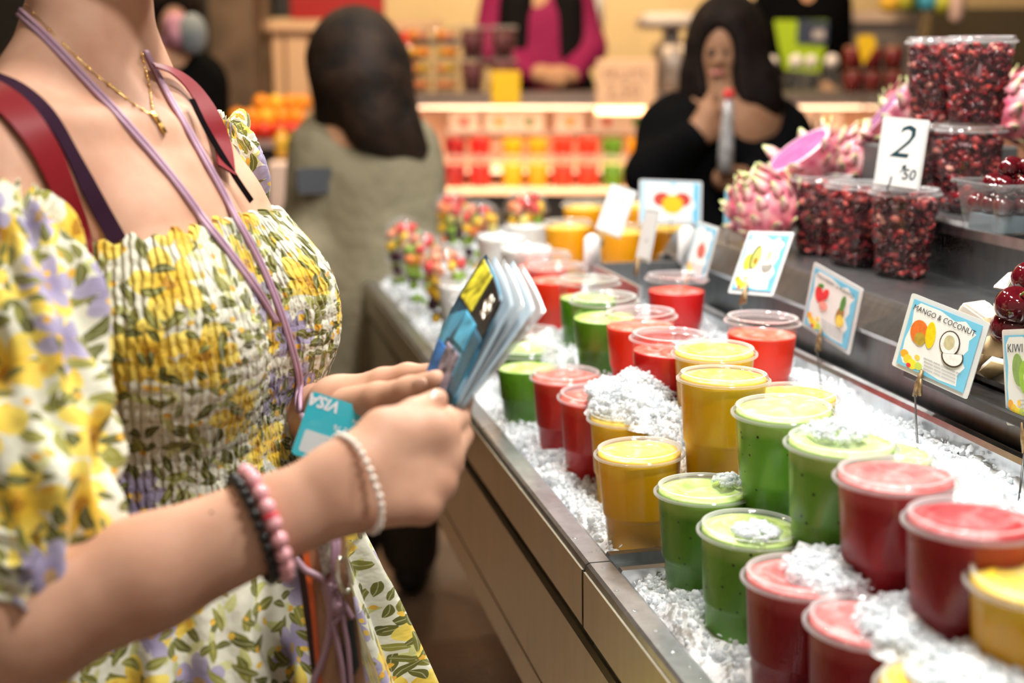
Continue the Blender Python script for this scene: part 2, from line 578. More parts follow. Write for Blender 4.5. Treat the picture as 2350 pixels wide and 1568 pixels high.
# wall behind the ice, folded top
part('trough_back_wall', sweep([(0.775, 0.80), (0.772, 0.995), (0.774, 1.001), (0.779, 1.003), (0.786, 1.001), (0.788, 0.80)], S0, 2.02), M_STEEL)
part('riser_face', sweep([(0.790, 0.80), (0.806, 1.052), (0.825, 1.052), (0.825, 0.80)], S0, 2.20), M_STEEL_D)
part('shelf_lip', sweep([(0.798, 1.052), (0.796, 1.058), (0.818, 1.090), (0.822, 1.0955), (0.829, 1.0965), (0.990, 1.0965), (0.990, 1.085), (0.830, 1.085), (0.812, 1.052)], S0, 2.20), M_STEEL)
part('second_riser', sweep([(0.985, 1.085), (0.985, 1.158), (1.0, 1.158), (1.0, 1.085)], S0, 2.20), M_STEEL_D)
part('second_shelf', sweep([(0.978, 1.158), (0.977, 1.172), (0.982, 1.178), (1.26, 1.178), (1.26, 1.158)], S0, 2.20), M_STEEL)
part('end_panel', sweep([(0.79, 0.60), (0.79, 1.05), (1.26, 1.15), (1.26, 0.60)], 2.19, 2.21), M_STEEL_D)
# far corner of the trough: steel bin end beside the mango cups
part('far_end_rail', sweep([(0.363, 0.80), (0.363, 0.881), (1.2, 0.881), (1.2, 0.80)], S1 - 0.03, S1), M_STEEL)
binp = P(1505, 640, 2.16)
bs = float(binp @ DD); bn = float(binp @ NN)
part('corner_bin_wall', sweep([(bn - 0.085, 0.88), (bn - 0.085, 1.052), (bn - 0.078, 1.052), (bn - 0.078, 0.88)], bs - 0.16, bs + 0.09), M_STEEL)
part('corner_bin_wall', sweep([(bn - 0.085, 0.88), (bn - 0.085, 1.052), (bn + 0.15, 1.052), (bn + 0.15, 0.88)], bs + 0.085, bs + 0.095), M_STEEL_D)

# ------------------------------------------------------------------ juice cups
def thin_plastic(name, tint, haze, gloss_rough=0.06, gloss=0.10):
    """thin clear plastic: mostly clear, a little haze, mirror-like where it turns away"""
    k = NT(name)
    tr = k.n('ShaderNodeBsdfTransparent'); tr.inputs[0].default_value = (*tint, 1)
    df = k.n('ShaderNodeBsdfDiffuse'); df.inputs[0].default_value = (0.93, 0.94, 0.95, 1)
    tl = k.n('ShaderNodeBsdfTranslucent'); tl.inputs[0].default_value = (0.93, 0.94, 0.95, 1)
    gl = k.n('ShaderNodeBsdfGlossy'); gl.inputs['Roughness'].default_value = gloss_rough
    lw = k.n('ShaderNodeLayerWeight'); lw.inputs[0].default_value = 0.28
    m0 = k.n('ShaderNodeMixShader'); m0.inputs[0].default_value = 0.5
    k.put(m0.inputs[1], df.outputs[0]); k.put(m0.inputs[2], tl.outputs[0])
    m1 = k.n('ShaderNodeMixShader')
    k.put(m1.inputs[0], k.math('MULTIPLY_ADD', lw.outputs['Facing'], haze * 1.6, haze, clamp=True))
    k.put(m1.inputs[1], tr.outputs[0]); k.put(m1.inputs[2], m0.outputs[0])
    m2 = k.n('ShaderNodeMixShader')
    k.put(m2.inputs[0], k.math('MULTIPLY_ADD', lw.outputs['Fresnel'], 0.26, gloss * 0.2, clamp=True))
    k.put(m2.inputs[1], m1.outputs[0]); k.put(m2.inputs[2], gl.outputs[0])
    k.put(k.out.inputs[0], m2.outputs[0])
    return k.m
# water drops on the rail
M_WATER = thin_plastic('water_drop', (0.98, 0.99, 1.0), 0.04, 0.03, 0.5)
_drop = mesh(*place(ico(1.0, 2), None, (0, 0, 0)), M_WATER, name='drop')
for i in range(26):
    s_ = random.uniform(0.7, 1.9); n_ = random.uniform(0.372, 0.390); r_ = random.uniform(0.001, 0.003)
    g = G(s_, n_, 0.8812) - G(1.6, 0.7, 0)
    inst('water_drop', _drop, ctr, g, (0, 0, random.uniform(0, 3)), (r_ * random.uniform(0.8, 2.2), r_, r_ * 0.45))

M_CUP = thin_plastic('clear_cup_plastic', (0.985, 0.988, 0.988), 0.005, 0.05, 0.05)
M_LID = thin_plastic('clear_lid_plastic', (0.975, 0.98, 0.98), 0.06, 0.07, 0.10)
CUP_PROF = [(0.0340, 0.0), (0.0350, 0.002), (0.0384, 0.046), (0.0392, 0.0475), (0.0404, 0.0495), (0.0408, 0.052), (0.0448, 0.108), (0.0453, 0.112), (0.0466, 0.1135), (0.0466, 0.1150)]
LID_PROF = [(0.0462, 0.1120), (0.0492, 0.1130), (0.0492, 0.1148), (0.0468, 0.1156), (0.0458, 0.1195), (0.0445, 0.1212), (0.0418, 0.1212), (0.0404, 0.1190), (0.0385, 0.1180), (0.0280, 0.1182), (0.0265, 0.1192), (0.0250, 0.1182), (0.0003, 0.1184)]
ME_CUP = mesh(*lathe(CUP_PROF, 48, close_bottom=True), M_CUP, name='cup')
M_RIM = thin_plastic('clear_lid_rim_plastic', (0.97, 0.975, 0.975), 0.30, 0.07, 0.20)
_lv, _lf = lathe(LID_PROF, 48)
ME_LID = mesh(_lv, _lf, [M_LID, M_RIM], name='lid', midx=[1 if (i // 48) in (0, 1, 2, 5, 6) else 0 for i in range(len(_lf))])
def juice_mats(name, body, top, speck=None, mott=0.12):
    k = NT(name + '_juice')
    c = k.co()
    z = k.sep(c)[2]
    nz = k.noise(c, 34.0, 4.0)
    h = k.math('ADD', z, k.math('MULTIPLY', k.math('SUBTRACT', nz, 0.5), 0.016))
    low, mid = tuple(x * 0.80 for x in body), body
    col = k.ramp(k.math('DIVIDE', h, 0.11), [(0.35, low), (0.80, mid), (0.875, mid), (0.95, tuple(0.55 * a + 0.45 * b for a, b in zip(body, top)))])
    if speck:
        v = k.n('ShaderNodeTexVoronoi'); k.put(v.inputs['Vector'], c); v.inputs['Scale'].default_value = 150
        s = k.sep(v.outputs['Color'])
        f = k.math('MULTIPLY', k.math('LESS_THAN', v.outputs['Distance'], 0.22), k.math('GREATER_THAN', s[0], 0.80))
        col = k.mix(f, col, speck)
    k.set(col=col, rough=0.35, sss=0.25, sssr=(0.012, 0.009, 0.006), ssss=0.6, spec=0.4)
    q = NT(name + '_juice_top')
    c = q.co()
    a = q.noise(c, 70.0, 5.0); b = q.noise(c, 25.0, 2.0)
    f = q.math('MULTIPLY_ADD', q.math('SUBTRACT', a, 0.5), 1.4, b, clamp=True)
    q.set(col=q.ramp(f, [(0.25, tuple(0.5 * x + 0.5 * y for x, y in zip(body, top))), (0.5, top), (0.75, tuple(min(1, x * 0.75 + 0.25) for x in top))]), rough=0.4, sss=0.2, sssr=(0.01, 0.008, 0.006), ssss=0.5)
    q.bump(a, 0.6, 0.003)
    return [k.m, q.m]
JUICE = {
    'yellow': juice_mats('mango', (0.86, 0.44, 0.0), (0.96, 0.70, 0.06)),
    'orange': juice_mats('orange', (0.92, 0.38, 0.0), (0.98, 0.60, 0.03)),
    'green': juice_mats('apple_green', (0.085, 0.26, 0.004), (0.48, 0.66, 0.14), (0.05, 0.1, 0.01)),
    'kiwi': juice_mats('kiwi', (0.15, 0.40, 0.025), (0.56, 0.70, 0.20), (0.01, 0.02, 0.005)),
    'red': juice_mats('strawberry', (0.64, 0.004, 0.004), (0.88, 0.09, 0.05)),
    'scarlet': juice_mats('watermelon', (0.86, 0.028, 0.004), (0.93, 0.15, 0.08)),
    'berry': juice_mats('berry', (0.36, 0.002, 0.008), (0.74, 0.15, 0.14)),
    'dark': juice_mats('dark_berry', (0.30, 0.002, 0.006), (0.46, 0.02, 0.025)),
    'white': juice_mats('coconut', (0.86, 0.86, 0.84), (0.93, 0.93, 0.92)),
}
def juice_mesh(key, level):
    prof = [(0.0003, 0.0015), (0.0318, 0.0015)] + [(r - 0.0009, z) for r, z in CUP_PROF[1:7] if z < level]
    rt = float(np.interp(level, [z for r, z in CUP_PROF[:8]], [r for r, z in CUP_PROF[:8]])) - 0.0009
    k = len(prof)
    prof += [(rt, level - 0.0015), (rt - 0.0008, level), (rt * 0.85, level + 0.0006)]
    rings = 5
    for i in range(1, rings + 1):
        prof.append((max(rt * 0.85 * (1 - i / rings), 0.0003), level + 0.0006 + 0.0022 * math.sin(i * 1.7)))
    v, f = lathe(prof, 40)
    nb = (k + 1) * 40
    return mesh(v, f, JUICE[key], name='juice', midx=[0 if i < nb else 1 for i in range(len(f))])
_jm = {}
BASEZ = {1: 0.975 - 0.114, 2: 1.062 - 0.114, 3: 1.062 - 0.114, 4: 0.945, 5: 0.86, 6: 0.965}
CUPS = []
def cup(px, py, row, key, label, level=0.1130, tilt=None, dz=0.0, lid=True):
    z = BASEZ[row] + dz
    q = PZ(px, py, z + 0.114)
    if (key, level) not in _jm: _jm[(key, level)] = juice_mesh(key, level)
    tl = tilt or (random.uniform(-0.03, 0.03), random.uniform(-0.03, 0.03))
    q = q - np.array([tl[1], -tl[0], 0]) * 0.114
    t = thing('juice_cup', label, 'juice cup', (q[0], q[1], z), (tl[0], tl[1], random.uniform(0, 6)), group='lidded juice cups on the ice')
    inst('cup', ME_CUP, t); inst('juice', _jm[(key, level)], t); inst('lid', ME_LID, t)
    CUPS.append((q[0], q[1], z, row, key, px, py))
    return t
R1, R2, R3 = 1, 2, 3
cup(1470, 1040, R1, 'yellow', 'yellow mango juice cup at the trough edge, just behind the steel section joint', 0.1162)
cup(1437, 962, R1, 'yellow', 'yellow juice cup with crushed ice over half its lid, behind the front yellow cup', 0.1162)
cup(1362, 912, R1, 'red', 'red juice cup whose lid is half buried under the big ice heap')
cup(1300, 865, R1, 'red', 'red juice cup with clear lid beside the lone dark green cups')
cup(1219, 812, R1, 'green', 'dark green juice cup nearest to the held booklet, front of its pair', 0.092)
cup(1211, 768, R1, 'green', 'dark green juice cup right behind another green cup by the booklet', 0.095)
cup(1188, 733, R1, 'dark', 'dark red juice cup mostly hidden behind the green pair by the booklet')
cup(1612, 1130, R1, 'green', 'bright green juice cup standing at the steel joint with ice on its lid', 0.1155)
cup(1713, 1222, R1, 'kiwi', 'green kiwi juice cup in the front row between green and pink-red cups', 0.1162)
cup(1836, 1330, R1, 'berry', 'pinkish red juice cup in the front row with ice spilling onto its lid', 0.1158)
cup(1996, 1440, R1, 'berry', 'large-looking pinkish red juice cup at the lower edge, front row', 0.1158)
cup(2168, 1590, R1, 'yellow', 'yellow juice cup cut off by the lower picture edge with ice on it', 0.1162)
cup(1280, 616, R2, 'scarlet', 'scarlet juice cup behind the booklet tip, front of two', 0.094)
cup(1246, 586, R2, 'scarlet', 'scarlet juice cup behind the booklet tip, rear of two', 0.094)
cup(1393, 690, R2, 'green', 'dark green juice cup in the raised row beside the scarlet cup', 0.09)
cup(1345, 649, R2, 'green', 'dark green juice cup in the raised row behind another green one', 0.09)
cup(1469, 726, R2, 'scarlet', 'orange-red juice cup left of the twin red cup in the raised row', 0.102)
cup(1530, 778, R2, 'red', 'red juice cup wedged between orange-red and yellow cups, raised row', 0.100)
cup(1643, 812, R2, 'yellow', 'yellow juice cup behind the tall yellow cup in the raised row', 0.1165)
cup(1668, 874, R2, 'yellow', 'tall yellow juice cup in the raised row beside the ice heap', 0.1165)
cup(1798, 945, R2, 'kiwi', 'speckled light green kiwi cup with clean lid next to tall yellow cup', 0.1162)
cup(1926, 1022, R2, 'kiwi', 'speckled light green kiwi cup with ice lumps on its lid', 0.1162)
cup(2063, 1102, R2, 'berry', 'deep red juice cup with foamy pink top, raised row', 0.1155)
cup(2226, 1208, R2, 'dark', 'dark crimson juice cup at the picture edge beside a yellow cup', 0.1162)
cup(2405, 1340, R2, 'yellow', 'yellow juice cup cut off by the picture edge, raised row', 0.1162, dz=-0.02)
cup(1550, 641, R3, 'red', 'clear-topped red juice cup standing alone in front of the steel bin', 0.096)
cup(1749, 738, R3, 'scarlet', 'coral red juice cup standing alone below the fruit picture signs', 0.098)
cup(1822, 912, R3, 'yellow', 'yellow juice cup hidden behind the clean-lidded kiwi cup', 0.1162, dz=-0.035)
cup(2022, 1050, R3, 'kiwi', 'green juice cup hidden behind the ice-topped kiwi cup', 0.1162, dz=-0.045)
cup(2178, 1128, R3, 'white', 'pale white juice cup hidden behind the deep red cup', 0.1162, dz=-0.06)
cup(1150, 546, R2, 'white', 'white coconut juice cup, left one behind the booklet corner', 0.1165)
cup(1204, 573, R2, 'white', 'white coconut juice cup nearest the scarlet pair', 0.1165)
cup(1207, 520, R2, 'white', 'white coconut juice cup farthest back, below a fruit dome', 0.1165)
cup(1060, 645, R1, 'white', 'white coconut juice cup at the front edge behind the booklet', 0.107, dz=0.02)
cup(1100, 688, R1, 'white', 'white coconut juice cup hidden by the booklet, front edge', 0.107, dz=0.02)
cup(1340, 470, R2, 'orange', 'golden mango cup at the very back beside the tilted price tag', 0.108, dz=0.03)
cup(1305, 514, R2, 'orange', 'golden mango cup in front of the dark gap, next to white cups', 0.108, dz=0.02)
cup(1428, 526, R2, 'orange', 'golden mango cup below the tilted price tag', 0.108, dz=0.02)
cup(1538, 517, R2, 'orange', 'golden mango cup under the mango picture sign', 0.108, dz=0.02)
cup(1458, 466, R2, 'orange', 'golden mango cup behind the price tag and mango sign', 0.108, dz=0.04)

# ------------------------------------------------------------------ crushed ice
def ice_mat():
    k = NT('crushed_ice')
    gm = k.n('ShaderNodeNewGeometry')
    rnd = gm.outputs['Random Per Island']
    a = k.noise(k.co(), 90.0, 3.0)
    col = k.ramp(rnd, [(0.0, (0.90, 0.94, 0.97)), (0.6, (0.96, 0.97, 0.98)), (1.0, (0.99, 0.99, 0.99))])
    k.set(col=col, rough=0.07, spec=0.5, ior=1.31)
    tl = k.n('ShaderNodeBsdfTranslucent'); k.put(tl.inputs[0], col)
    m0 = k.n('ShaderNodeMixShader'); m0.inputs[0].default_value = 0.45
    k.put(m0.inputs[1], k.b.outputs[0]); k.put(m0.inputs[2], tl.outputs[0])
    tr = k.n('ShaderNodeBsdfTransparent'); tr.inputs[0].default_value = (0.95, 0.98, 1.0, 1)
    mx = k.n('ShaderNodeMixShader')
    k.put(mx.inputs[0], k.math('MULTIPLY', rnd, 0.72))
    k.put(mx.inputs[1], m0.outputs[0]); k.put(mx.inputs[2], tr.outputs[0])
    k.put(k.out.inputs[0], mx.outputs[0])
    return k.m
M_ICE = ice_mat()
M_ICE_BED = mat('packed_ice', (0.94, 0.96, 0.98), 0.25, bump=(160, 0.6, 0.004))
_icoV, _icoF = ico(1.0, 1)
_octV, _octF = ico(1.0, 0) if False else (np.array([(1, 0, 0), (-1, 0, 0), (0, 1, 0), (0, -1, 0), (0, 0, 1), (0, 0, -1)], float), [(0, 2, 4), (2, 1, 4), (1, 3, 4), (3, 0, 4), (2, 0, 5), (1, 2, 5), (3, 1, 5), (0, 3, 5)])
_smallV = np.array([v for v in ico(1.0, 1)[0]])
bm_ = bmesh.new(); bmesh.ops.create_icosphere(bm_, subdivisions=1, radius=1.0); bm_.free()
def chips(pos, size, seed=1):
    """many irregular ice splinters as one triangle array"""
    rg = np.random.default_rng(seed)
    n = len(pos)
    base = _octV; bf = np.array(_octF)
    phi = (1 + 5 ** 0.5) / 2
    base = unit(np.array([1.0, phi, 0])) [None] * 0 + np.array([(-1, phi, 0), (1, phi, 0), (-1, -phi, 0), (1, -phi, 0), (0, -1, phi), (0, 1, phi), (0, -1, -phi), (0, 1, -phi), (phi, 0, -1), (phi, 0, 1), (-phi, 0, -1), (-phi, 0, 1)]) / math.sqrt(1 + phi * phi)
    bf = np.array([(0, 11, 5), (0, 5, 1), (0, 1, 7), (0, 7, 10), (0, 10, 11), (1, 5, 9), (5, 11, 4), (11, 10, 2), (10, 7, 6), (7, 1, 8), (3, 9, 4), (3, 4, 2), (3, 2, 6), (3, 6, 8), (3, 8, 9), (4, 9, 5), (2, 4, 11), (6, 2, 10), (8, 6, 7), (9, 8, 1)])
    v = base[None] * rg.uniform(0.65, 1.25, (n, 12, 1))
    v = v * rg.uniform(0.25, 1.6, (n, 1, 3)) * np.asarray(size)[:, None, None]
    q = rg.normal(size=(n, 4)); q /= np.linalg.norm(q, axis=1)[:, None]
    w, x, y, z = q.T
    R = np.stack([np.stack([1 - 2 * (y * y + z * z), 2 * (x * y - z * w), 2 * (x * z + y * w)], -1), np.stack([2 * (x * y + z * w), 1 - 2 * (x * x + z * z), 2 * (y * z - x * w)], -1), np.stack([2 * (x * z - y * w), 2 * (y * z + x * w), 1 - 2 * (x * x + y * y)], -1)], 1)
    v = np.einsum('nij,nkj->nki', R, v) + np.asarray(pos)[:, None, :]
    f = bf[None] + (np.arange(n) * 12)[:, None, None]
    return v.reshape(-1, 3), f.reshape(-1, 3)
CARR = np.array([(c[0], c[1], c[2]) for c in CUPS])
def wob(s, n, a=1.0):
    return (np.sin(s * 31 + n * 17) * np.sin(n * 43 - s * 9) + 0.6 * np.sin(s * 67 + 1.3) * np.sin(n * 71 + s * 23)) * a
def ice_z(s, n):
    t = np.clip((n - 0.462) / 0.04, 0, 1); t = t * t * (3 - 2 * t)
    z = 0.876 + 0.010 * np.clip((1.17 - s) / 0.03, 0, 1) * (1 - t) + 0.092 * t + 0.010 * wob(s, n) + 0.012 * np.clip((n - 0.6) / 0.15, 0, 1)
    z = np.maximum(z, 0.8785)
    e = np.clip((n - 0.3965) / 0.012, 0, 1)
    j = np.exp(-((s - SJ + 0.008) / 0.022) ** 2) * np.clip((0.47 - n) / 0.02, 0, 1)      # swept clear at the section joint
    return z * e + 0.8715 * (1 - e) - 0.03 * j
NS, NNN = 330, 60
ss = np.linspace(S0 + 0.02, S1 - 0.04, NS); nn = np.linspace(0.3962, 0.7725, NNN)
SS, NM = np.meshgrid(ss, nn, indexing='ij')
ZZ = ice_z(SS, NM) - 0.004 + RNG.normal(0, 0.0016, SS.shape)
V = SS[..., None] * DD + NM[..., None] * NN + ZZ[..., None] * UP
ii = np.arange(NS * NNN).reshape(NS, NNN)
Q = np.stack([ii[:-1, :-1], ii[:-1, 1:], ii[1:, 1:], ii[1:, :-1]], -1).reshape(-1, 4)
bed = obj('ice_bed', (V.reshape(-1, 3), Q), M_ICE_BED, kind='stuff', label='bed of crushed ice filling the steel trough', cat='ice')
# splinters on the bed
N_CH = 34000
s_ = S0 + 0.03 + (S1 - S0 - 0.1) * RNG.random(N_CH) ** 1.35
n_ = RNG.uniform(0.400, 0.768, N_CH)
sz = RNG.uniform(0.0013, 0.0040, N_CH) * np.where(RNG.random(N_CH) < 0.06, 2.0, 1.0)
pz = ice_z(s_, n_) + RNG.uniform(-0.004, 0.0065, N_CH)
pos = s_[:, None] * DD + n_[:, None] * NN + pz[:, None] * UP
def clear_of_cups(pos, sz, extra=0.0):
    ok = np.ones(len(pos), bool)
    for cx, cy_, cz in CARR:
        h = pos[:, 2] - cz
        r = np.interp(h, [-0.01, 0, 0.05, 0.108, 0.112, 0.122, 0.1225], [0, 0.035, 0.0408, 0.045, 0.05, 0.05, 0])
        ok &= ~(np.hypot(pos[:, 0] - cx, pos[:, 1] - cy_) < r + sz * 0.6 * (r > 0) + extra)
    return ok
ok = clear_of_cups(pos, sz)
ok &= ~((np.abs(s_ - SJ + 0.008) < 0.035) & (n_ < 0.462) & (RNG.random(N_CH) < 0.93))
obj('ice_splinters', chips(pos[ok], sz[ok], 3), M_ICE, bed, smooth=False, kind='stuff')
# heaps shovelled between the cups and over some lids: (pixel of the centre, height, reach, rise, label)
HEAPS = [
    (1470, 935, 0.985, 0.062, 0.050, 420, 'big white heap of crushed ice between the red and yellow cups'),
    (1550, 985, 0.975, 0.040, 0.034, 170, 'crushed ice sliding down beside the tall yellow cup'),
    (1400, 892, 0.995, 0.032, 0.016, 90, 'crushed ice over the lid of the half-buried red cup'),
    (1640, 1040, 0.962, 0.034, 0.040, 150, 'clear lumpy ice piled behind the green cup at the joint'),
    (1672, 1108, 0.982, 0.020, 0.010, 50, 'small ice crumbs on the lid of the green cup at the joint'),
    (1815, 1175, 0.955, 0.042, 0.030, 190, 'glassy ice chunks between the front green cup and the kiwi cup'),
    (1915, 988, 1.0725, 0.026, 0.011, 80, 'ice lumps lying on the lid of the kiwi cup'),
    (1735, 1215, 0.9855, 0.020, 0.006, 60, 'thin ice slivers on the lid of the front kiwi cup'),
    (1925, 1300, 0.9865, 0.044, 0.013, 200, 'crushed ice spilling from the pinkish cup towards the deep red cup'),
    (2120, 1425, 0.9865, 0.050, 0.016, 230, 'crushed ice heaped at the lower right between red and yellow cups'),
    (2255, 1545, 0.986, 0.050, 0.014, 170, 'pale ice over the yellow cup at the lower picture edge'),
    (1290, 1060, 0.872, 0.040, 0.018, 150, 'loose ice lumps along the trough edge below the red cups'),
    (1265, 780, 0.965, 0.030, 0.022, 110, 'ice between the two dark green pairs'),
    (1850, 880, 0.975, 0.055, 0.016, 200, 'white ice behind the clean-lidded kiwi cup against the steel wall'),
    (1520, 1240, 0.872, 0.022, 0.012, 45, 'ice lump melting onto the steel section joint'),
    (1440, 1245, 0.874, 0.014, 0.008, 18, 'ice shard lying at the foot of the front yellow cup'),
]
for k, (px, py, z, r, h, cnt, lab) in enumerate(HEAPS):
    c = PZ(px, py, z)
    rg = np.random.default_rng(100 + k); cnt = int(cnt * 4)
    a = rg.uniform(0, 2 * math.pi, cnt); q = np.sqrt(rg.random(cnt))
    top = h * (1 - q ** 2)
    pp = np.stack([c[0] + r * q * np.cos(a), c[1] + r * q * np.sin(a), c[2] - 0.002 + top * rg.uniform(0.72, 1.0, cnt)], 1)
    s2 = rg.uniform(0.0012, 0.0034, cnt)
    ok = clear_of_cups(pp, s2 * 0.6)
    lo = np.array([np.hypot(CARR[:, 0] - x[0], CARR[:, 1] - x[1]).min() for x in pp])
    if ok.sum() < 5: ok[:] = True
    big = rg.random(cnt) < 0.08
    s2 = np.where(big, s2 * 1.7, s2)
    t = thing('ice_heap', lab, 'ice', c, kind='stuff')
    nr, na = 16, 44
    V = [c + np.array([0, 0, h * 0.80])]
    for i in range(1, nr + 1):
        u = i / nr
        for j in range(na):
            aa = 2 * math.pi * j / na
            rr = r * 0.97 * u * (1 + 0.12 * math.sin(aa * 3 + k) + 0.06 * math.sin(aa * 7 + 2 * k))
            lump = 0.10 * math.sin(aa * 5 + u * 9 + k) + 0.07 * math.sin(aa * 9 - u * 14) + rg.uniform(-0.05, 0.05)
            V.append(c + np.array([rr * math.cos(aa), rr * math.sin(aa), h * (0.80 * (1 - u ** 1.8) + lump * (1 - u)) - 0.012 * u ** 3]))
    Fs = [(0, 1 + j, 1 + (j + 1) % na) for j in range(na)]
    for i in range(nr - 1):
        for j in range(na):
            q0 = 1 + i * na
            Fs.append((q0 + j, q0 + na + j, q0 + na + (j + 1) % na, q0 + (j + 1) % na))
    if h > 0.012 and r > 0.025: obj('packed_core', (np.array(V), Fs), M_ICE_BED, t, world=True, kind='stuff')
    obj('splinters', chips(pp[ok], s2[ok], 50 + k), M_ICE, t, world=True, smooth=False, kind='stuff')

# ------------------------------------------------------------------ fruit salad cups with dome lids
dome = [(0.0462, 0.112), (0.0492, 0.113), (0.0492, 0.1148), (0.0468, 0.1156)] + [(0.0465 * math.cos(t), 0.116 + 0.044 * math.sin(t)) for t in np.linspace(0.05, 1.56, 12)]
M_DOME = thin_plastic('clear_dome_plastic', (0.96, 0.97, 0.97), 0.05, 0.05, 0.10)
ME_DOME = mesh(*lathe(dome, 40), M_DOME, name='dome_lid')
FR = {}
for nm, c in dict(strawberry=(0.70, 0.03, 0.03), mango=(0.95, 0.52, 0.02), kiwi=(0.25, 0.42, 0.04), grape=(0.05, 0.01, 0.03), melon=(0.88, 0.30, 0.16), papaya=(0.90, 0.25, 0.06), pineapple=(0.92, 0.74, 0.22)).items():
    m = mat(nm + '_flesh', c, 0.3, var=(60, 0.25), sss=0.2, sssr=(0.008, 0.006, 0.004), ssss=0.5)
    v, f = ico(1.0, 1)
    v = v * RNG.uniform(0.8, 1.1, (len(v), 1)) * (np.array([1, 0.8, 0.7]) if nm != 'grape' else 1)
    FR[nm] = mesh(v, f, m, name='fruit_piece')
def dome_cup(px, py, row, label, seed, dz=0.0):
    z = BASEZ[row] + dz
    q = PZ(px, py, z + 0.114)
    rg = random.Random(seed)
    t = thing('fruit_salad_cup', label, 'fruit cup', (q[0], q[1], z), (0, 0, rg.uniform(0, 6)), group='dome-lidded fruit salad cups')
    inst('cup', ME_CUP, t); inst('dome_lid', ME_DOME, t)
    for lvl, rr, cnt, names in ((0.137, 0.018, 3, ('strawberry', 'strawberry', 'melon')), (0.120, 0.029, 6, ('strawberry', 'mango', 'melon', 'kiwi', 'papaya')), (0.098, 0.029, 6, ('mango', 'kiwi', 'pineapple', 'papaya')), (0.074, 0.027, 6, ('kiwi', 'grape', 'mango', 'kiwi')), (0.048, 0.024, 5, ('grape', 'kiwi', 'kiwi', 'papaya')), (0.022, 0.021, 4, ('grape', 'kiwi', 'mango'))):
        for i in range(cnt):
            a = i * 2 * math.pi / cnt + rg.uniform(-0.3, 0.3) + lvl * 40
            s = rg.uniform(0.0130, 0.0165) * (0.85 if lvl < 0.06 else 1)
            inst('fruit_piece', FR[rg.choice(names)], t, (rr * math.cos(a), rr * math.sin(a), lvl + rg.uniform(-0.004, 0.004)), (rg.uniform(0, 6), rg.uniform(0, 6), 0), (s, s, s))
dome_cup(927, 545, R1, 'fruit salad cup with dome lid at the far outer corner of the trough', 1, 0.045)
dome_cup(972, 580, R1, 'fruit salad cup with dome lid, middle one along the trough edge', 2, 0.035)
dome_cup(1022, 617, R1, 'fruit salad cup with dome lid right behind the booklet top', 3, 0.040)
dome_cup(1041, 483, R2, 'fruit salad cup with dome lid, rear left of the far group', 4, 0.0)
dome_cup(1102, 510, R2, 'fruit salad cup with dome lid showing mango beside the white cups', 5, 0.0)
dome_cup(1207, 484, R2, 'fruit salad cup with dome lid topped with yellow mango, by the golden cups', 6, 0.03)

# tray that carries the golden cups beyond the shelf end
part('rear_tray', sweep([(0.775, 0.88), (0.775, 0.962), (1.2, 0.962), (1.2, 0.88)], 2.215, S1 - 0.04), M_STEEL)
# white paddles stuck in the ice among the golden cups
for px, py, lab in ((1358, 590, 'white rounded plastic scoop handle beside the tilted price tag rod'), (1574, 572, 'white rounded plastic scoop handle behind the pomegranate picture sign')):
    b = P(px, py + 40, 2.25)
    vf = prism([(x, y) for x, y in rrect(0.028, 0.07, 0.013)], -0.004, 0.004)
    v = vf[0]; v = np.stack([v[:, 0], v[:, 2], v[:, 1] + 0.035], 1)
    t = thing('scoop_handle', lab, 'scoop', b)
    obj('blade', (v, vf[1]), mat('white_plastic', (0.88, 0.87, 0.86), 0.35), t)
    obj('stem', tube([(0, 0, 0.005), (0, 0, -0.06)], 0.006, 8), mat('white_plastic', (0.88, 0.87, 0.86), 0.35), t)

# ------------------------------------------------------------------ picture signs on rods
M_LAM = mat('laminate_film', (0.74, 0.76, 0.77), 0.16, coat=0.4)
M_PAPER = mat('sign_paper', (0.88, 0.89, 0.89), 0.35)
M_BLUE = mat('sign_blue_border', (0.18, 0.55, 0.78), 0.35)
M_INK = mat('black_ink', (0.02, 0.02, 0.022), 0.5)
M_CLIP = mat('old_brass_clip', (0.30, 0.20, 0.10), 0.4, 0.7, var=(200, 0.5))
M_ROD = mat('dark_wire', (0.10, 0.10, 0.10), 0.4, 0.8)
def frame_from(TL, TR, BL, d, w, near=True):
    """rigid rectangle whose corners are seen at three pixels; width w fixes its slant"""
    a = P(*TL, d)
    rr = P(*TR, 1.0) - np.array([0, 0, EYE]); o = np.array([0, 0, EYE])
    A = rr @ rr; B = 2 * rr @ (o - a); C = (o - a) @ (o - a) - w * w
    disc = B * B - 4 * A * C
    k = (-B + (-1 if near else 1) * math.sqrt(max(disc, 0))) / (2 * A)
    b = o + rr * k
    X = unit(b - a)
    r2 = P(*BL, 1.0) - o
    k2 = ((a - o) @ X) / (r2 @ X)
    c = o + r2 * k2
    Y = unit(a - c)
    return a, X, Y, unit(np.cross(X, Y)), np.linalg.norm(b - a), np.linalg.norm(a - c)
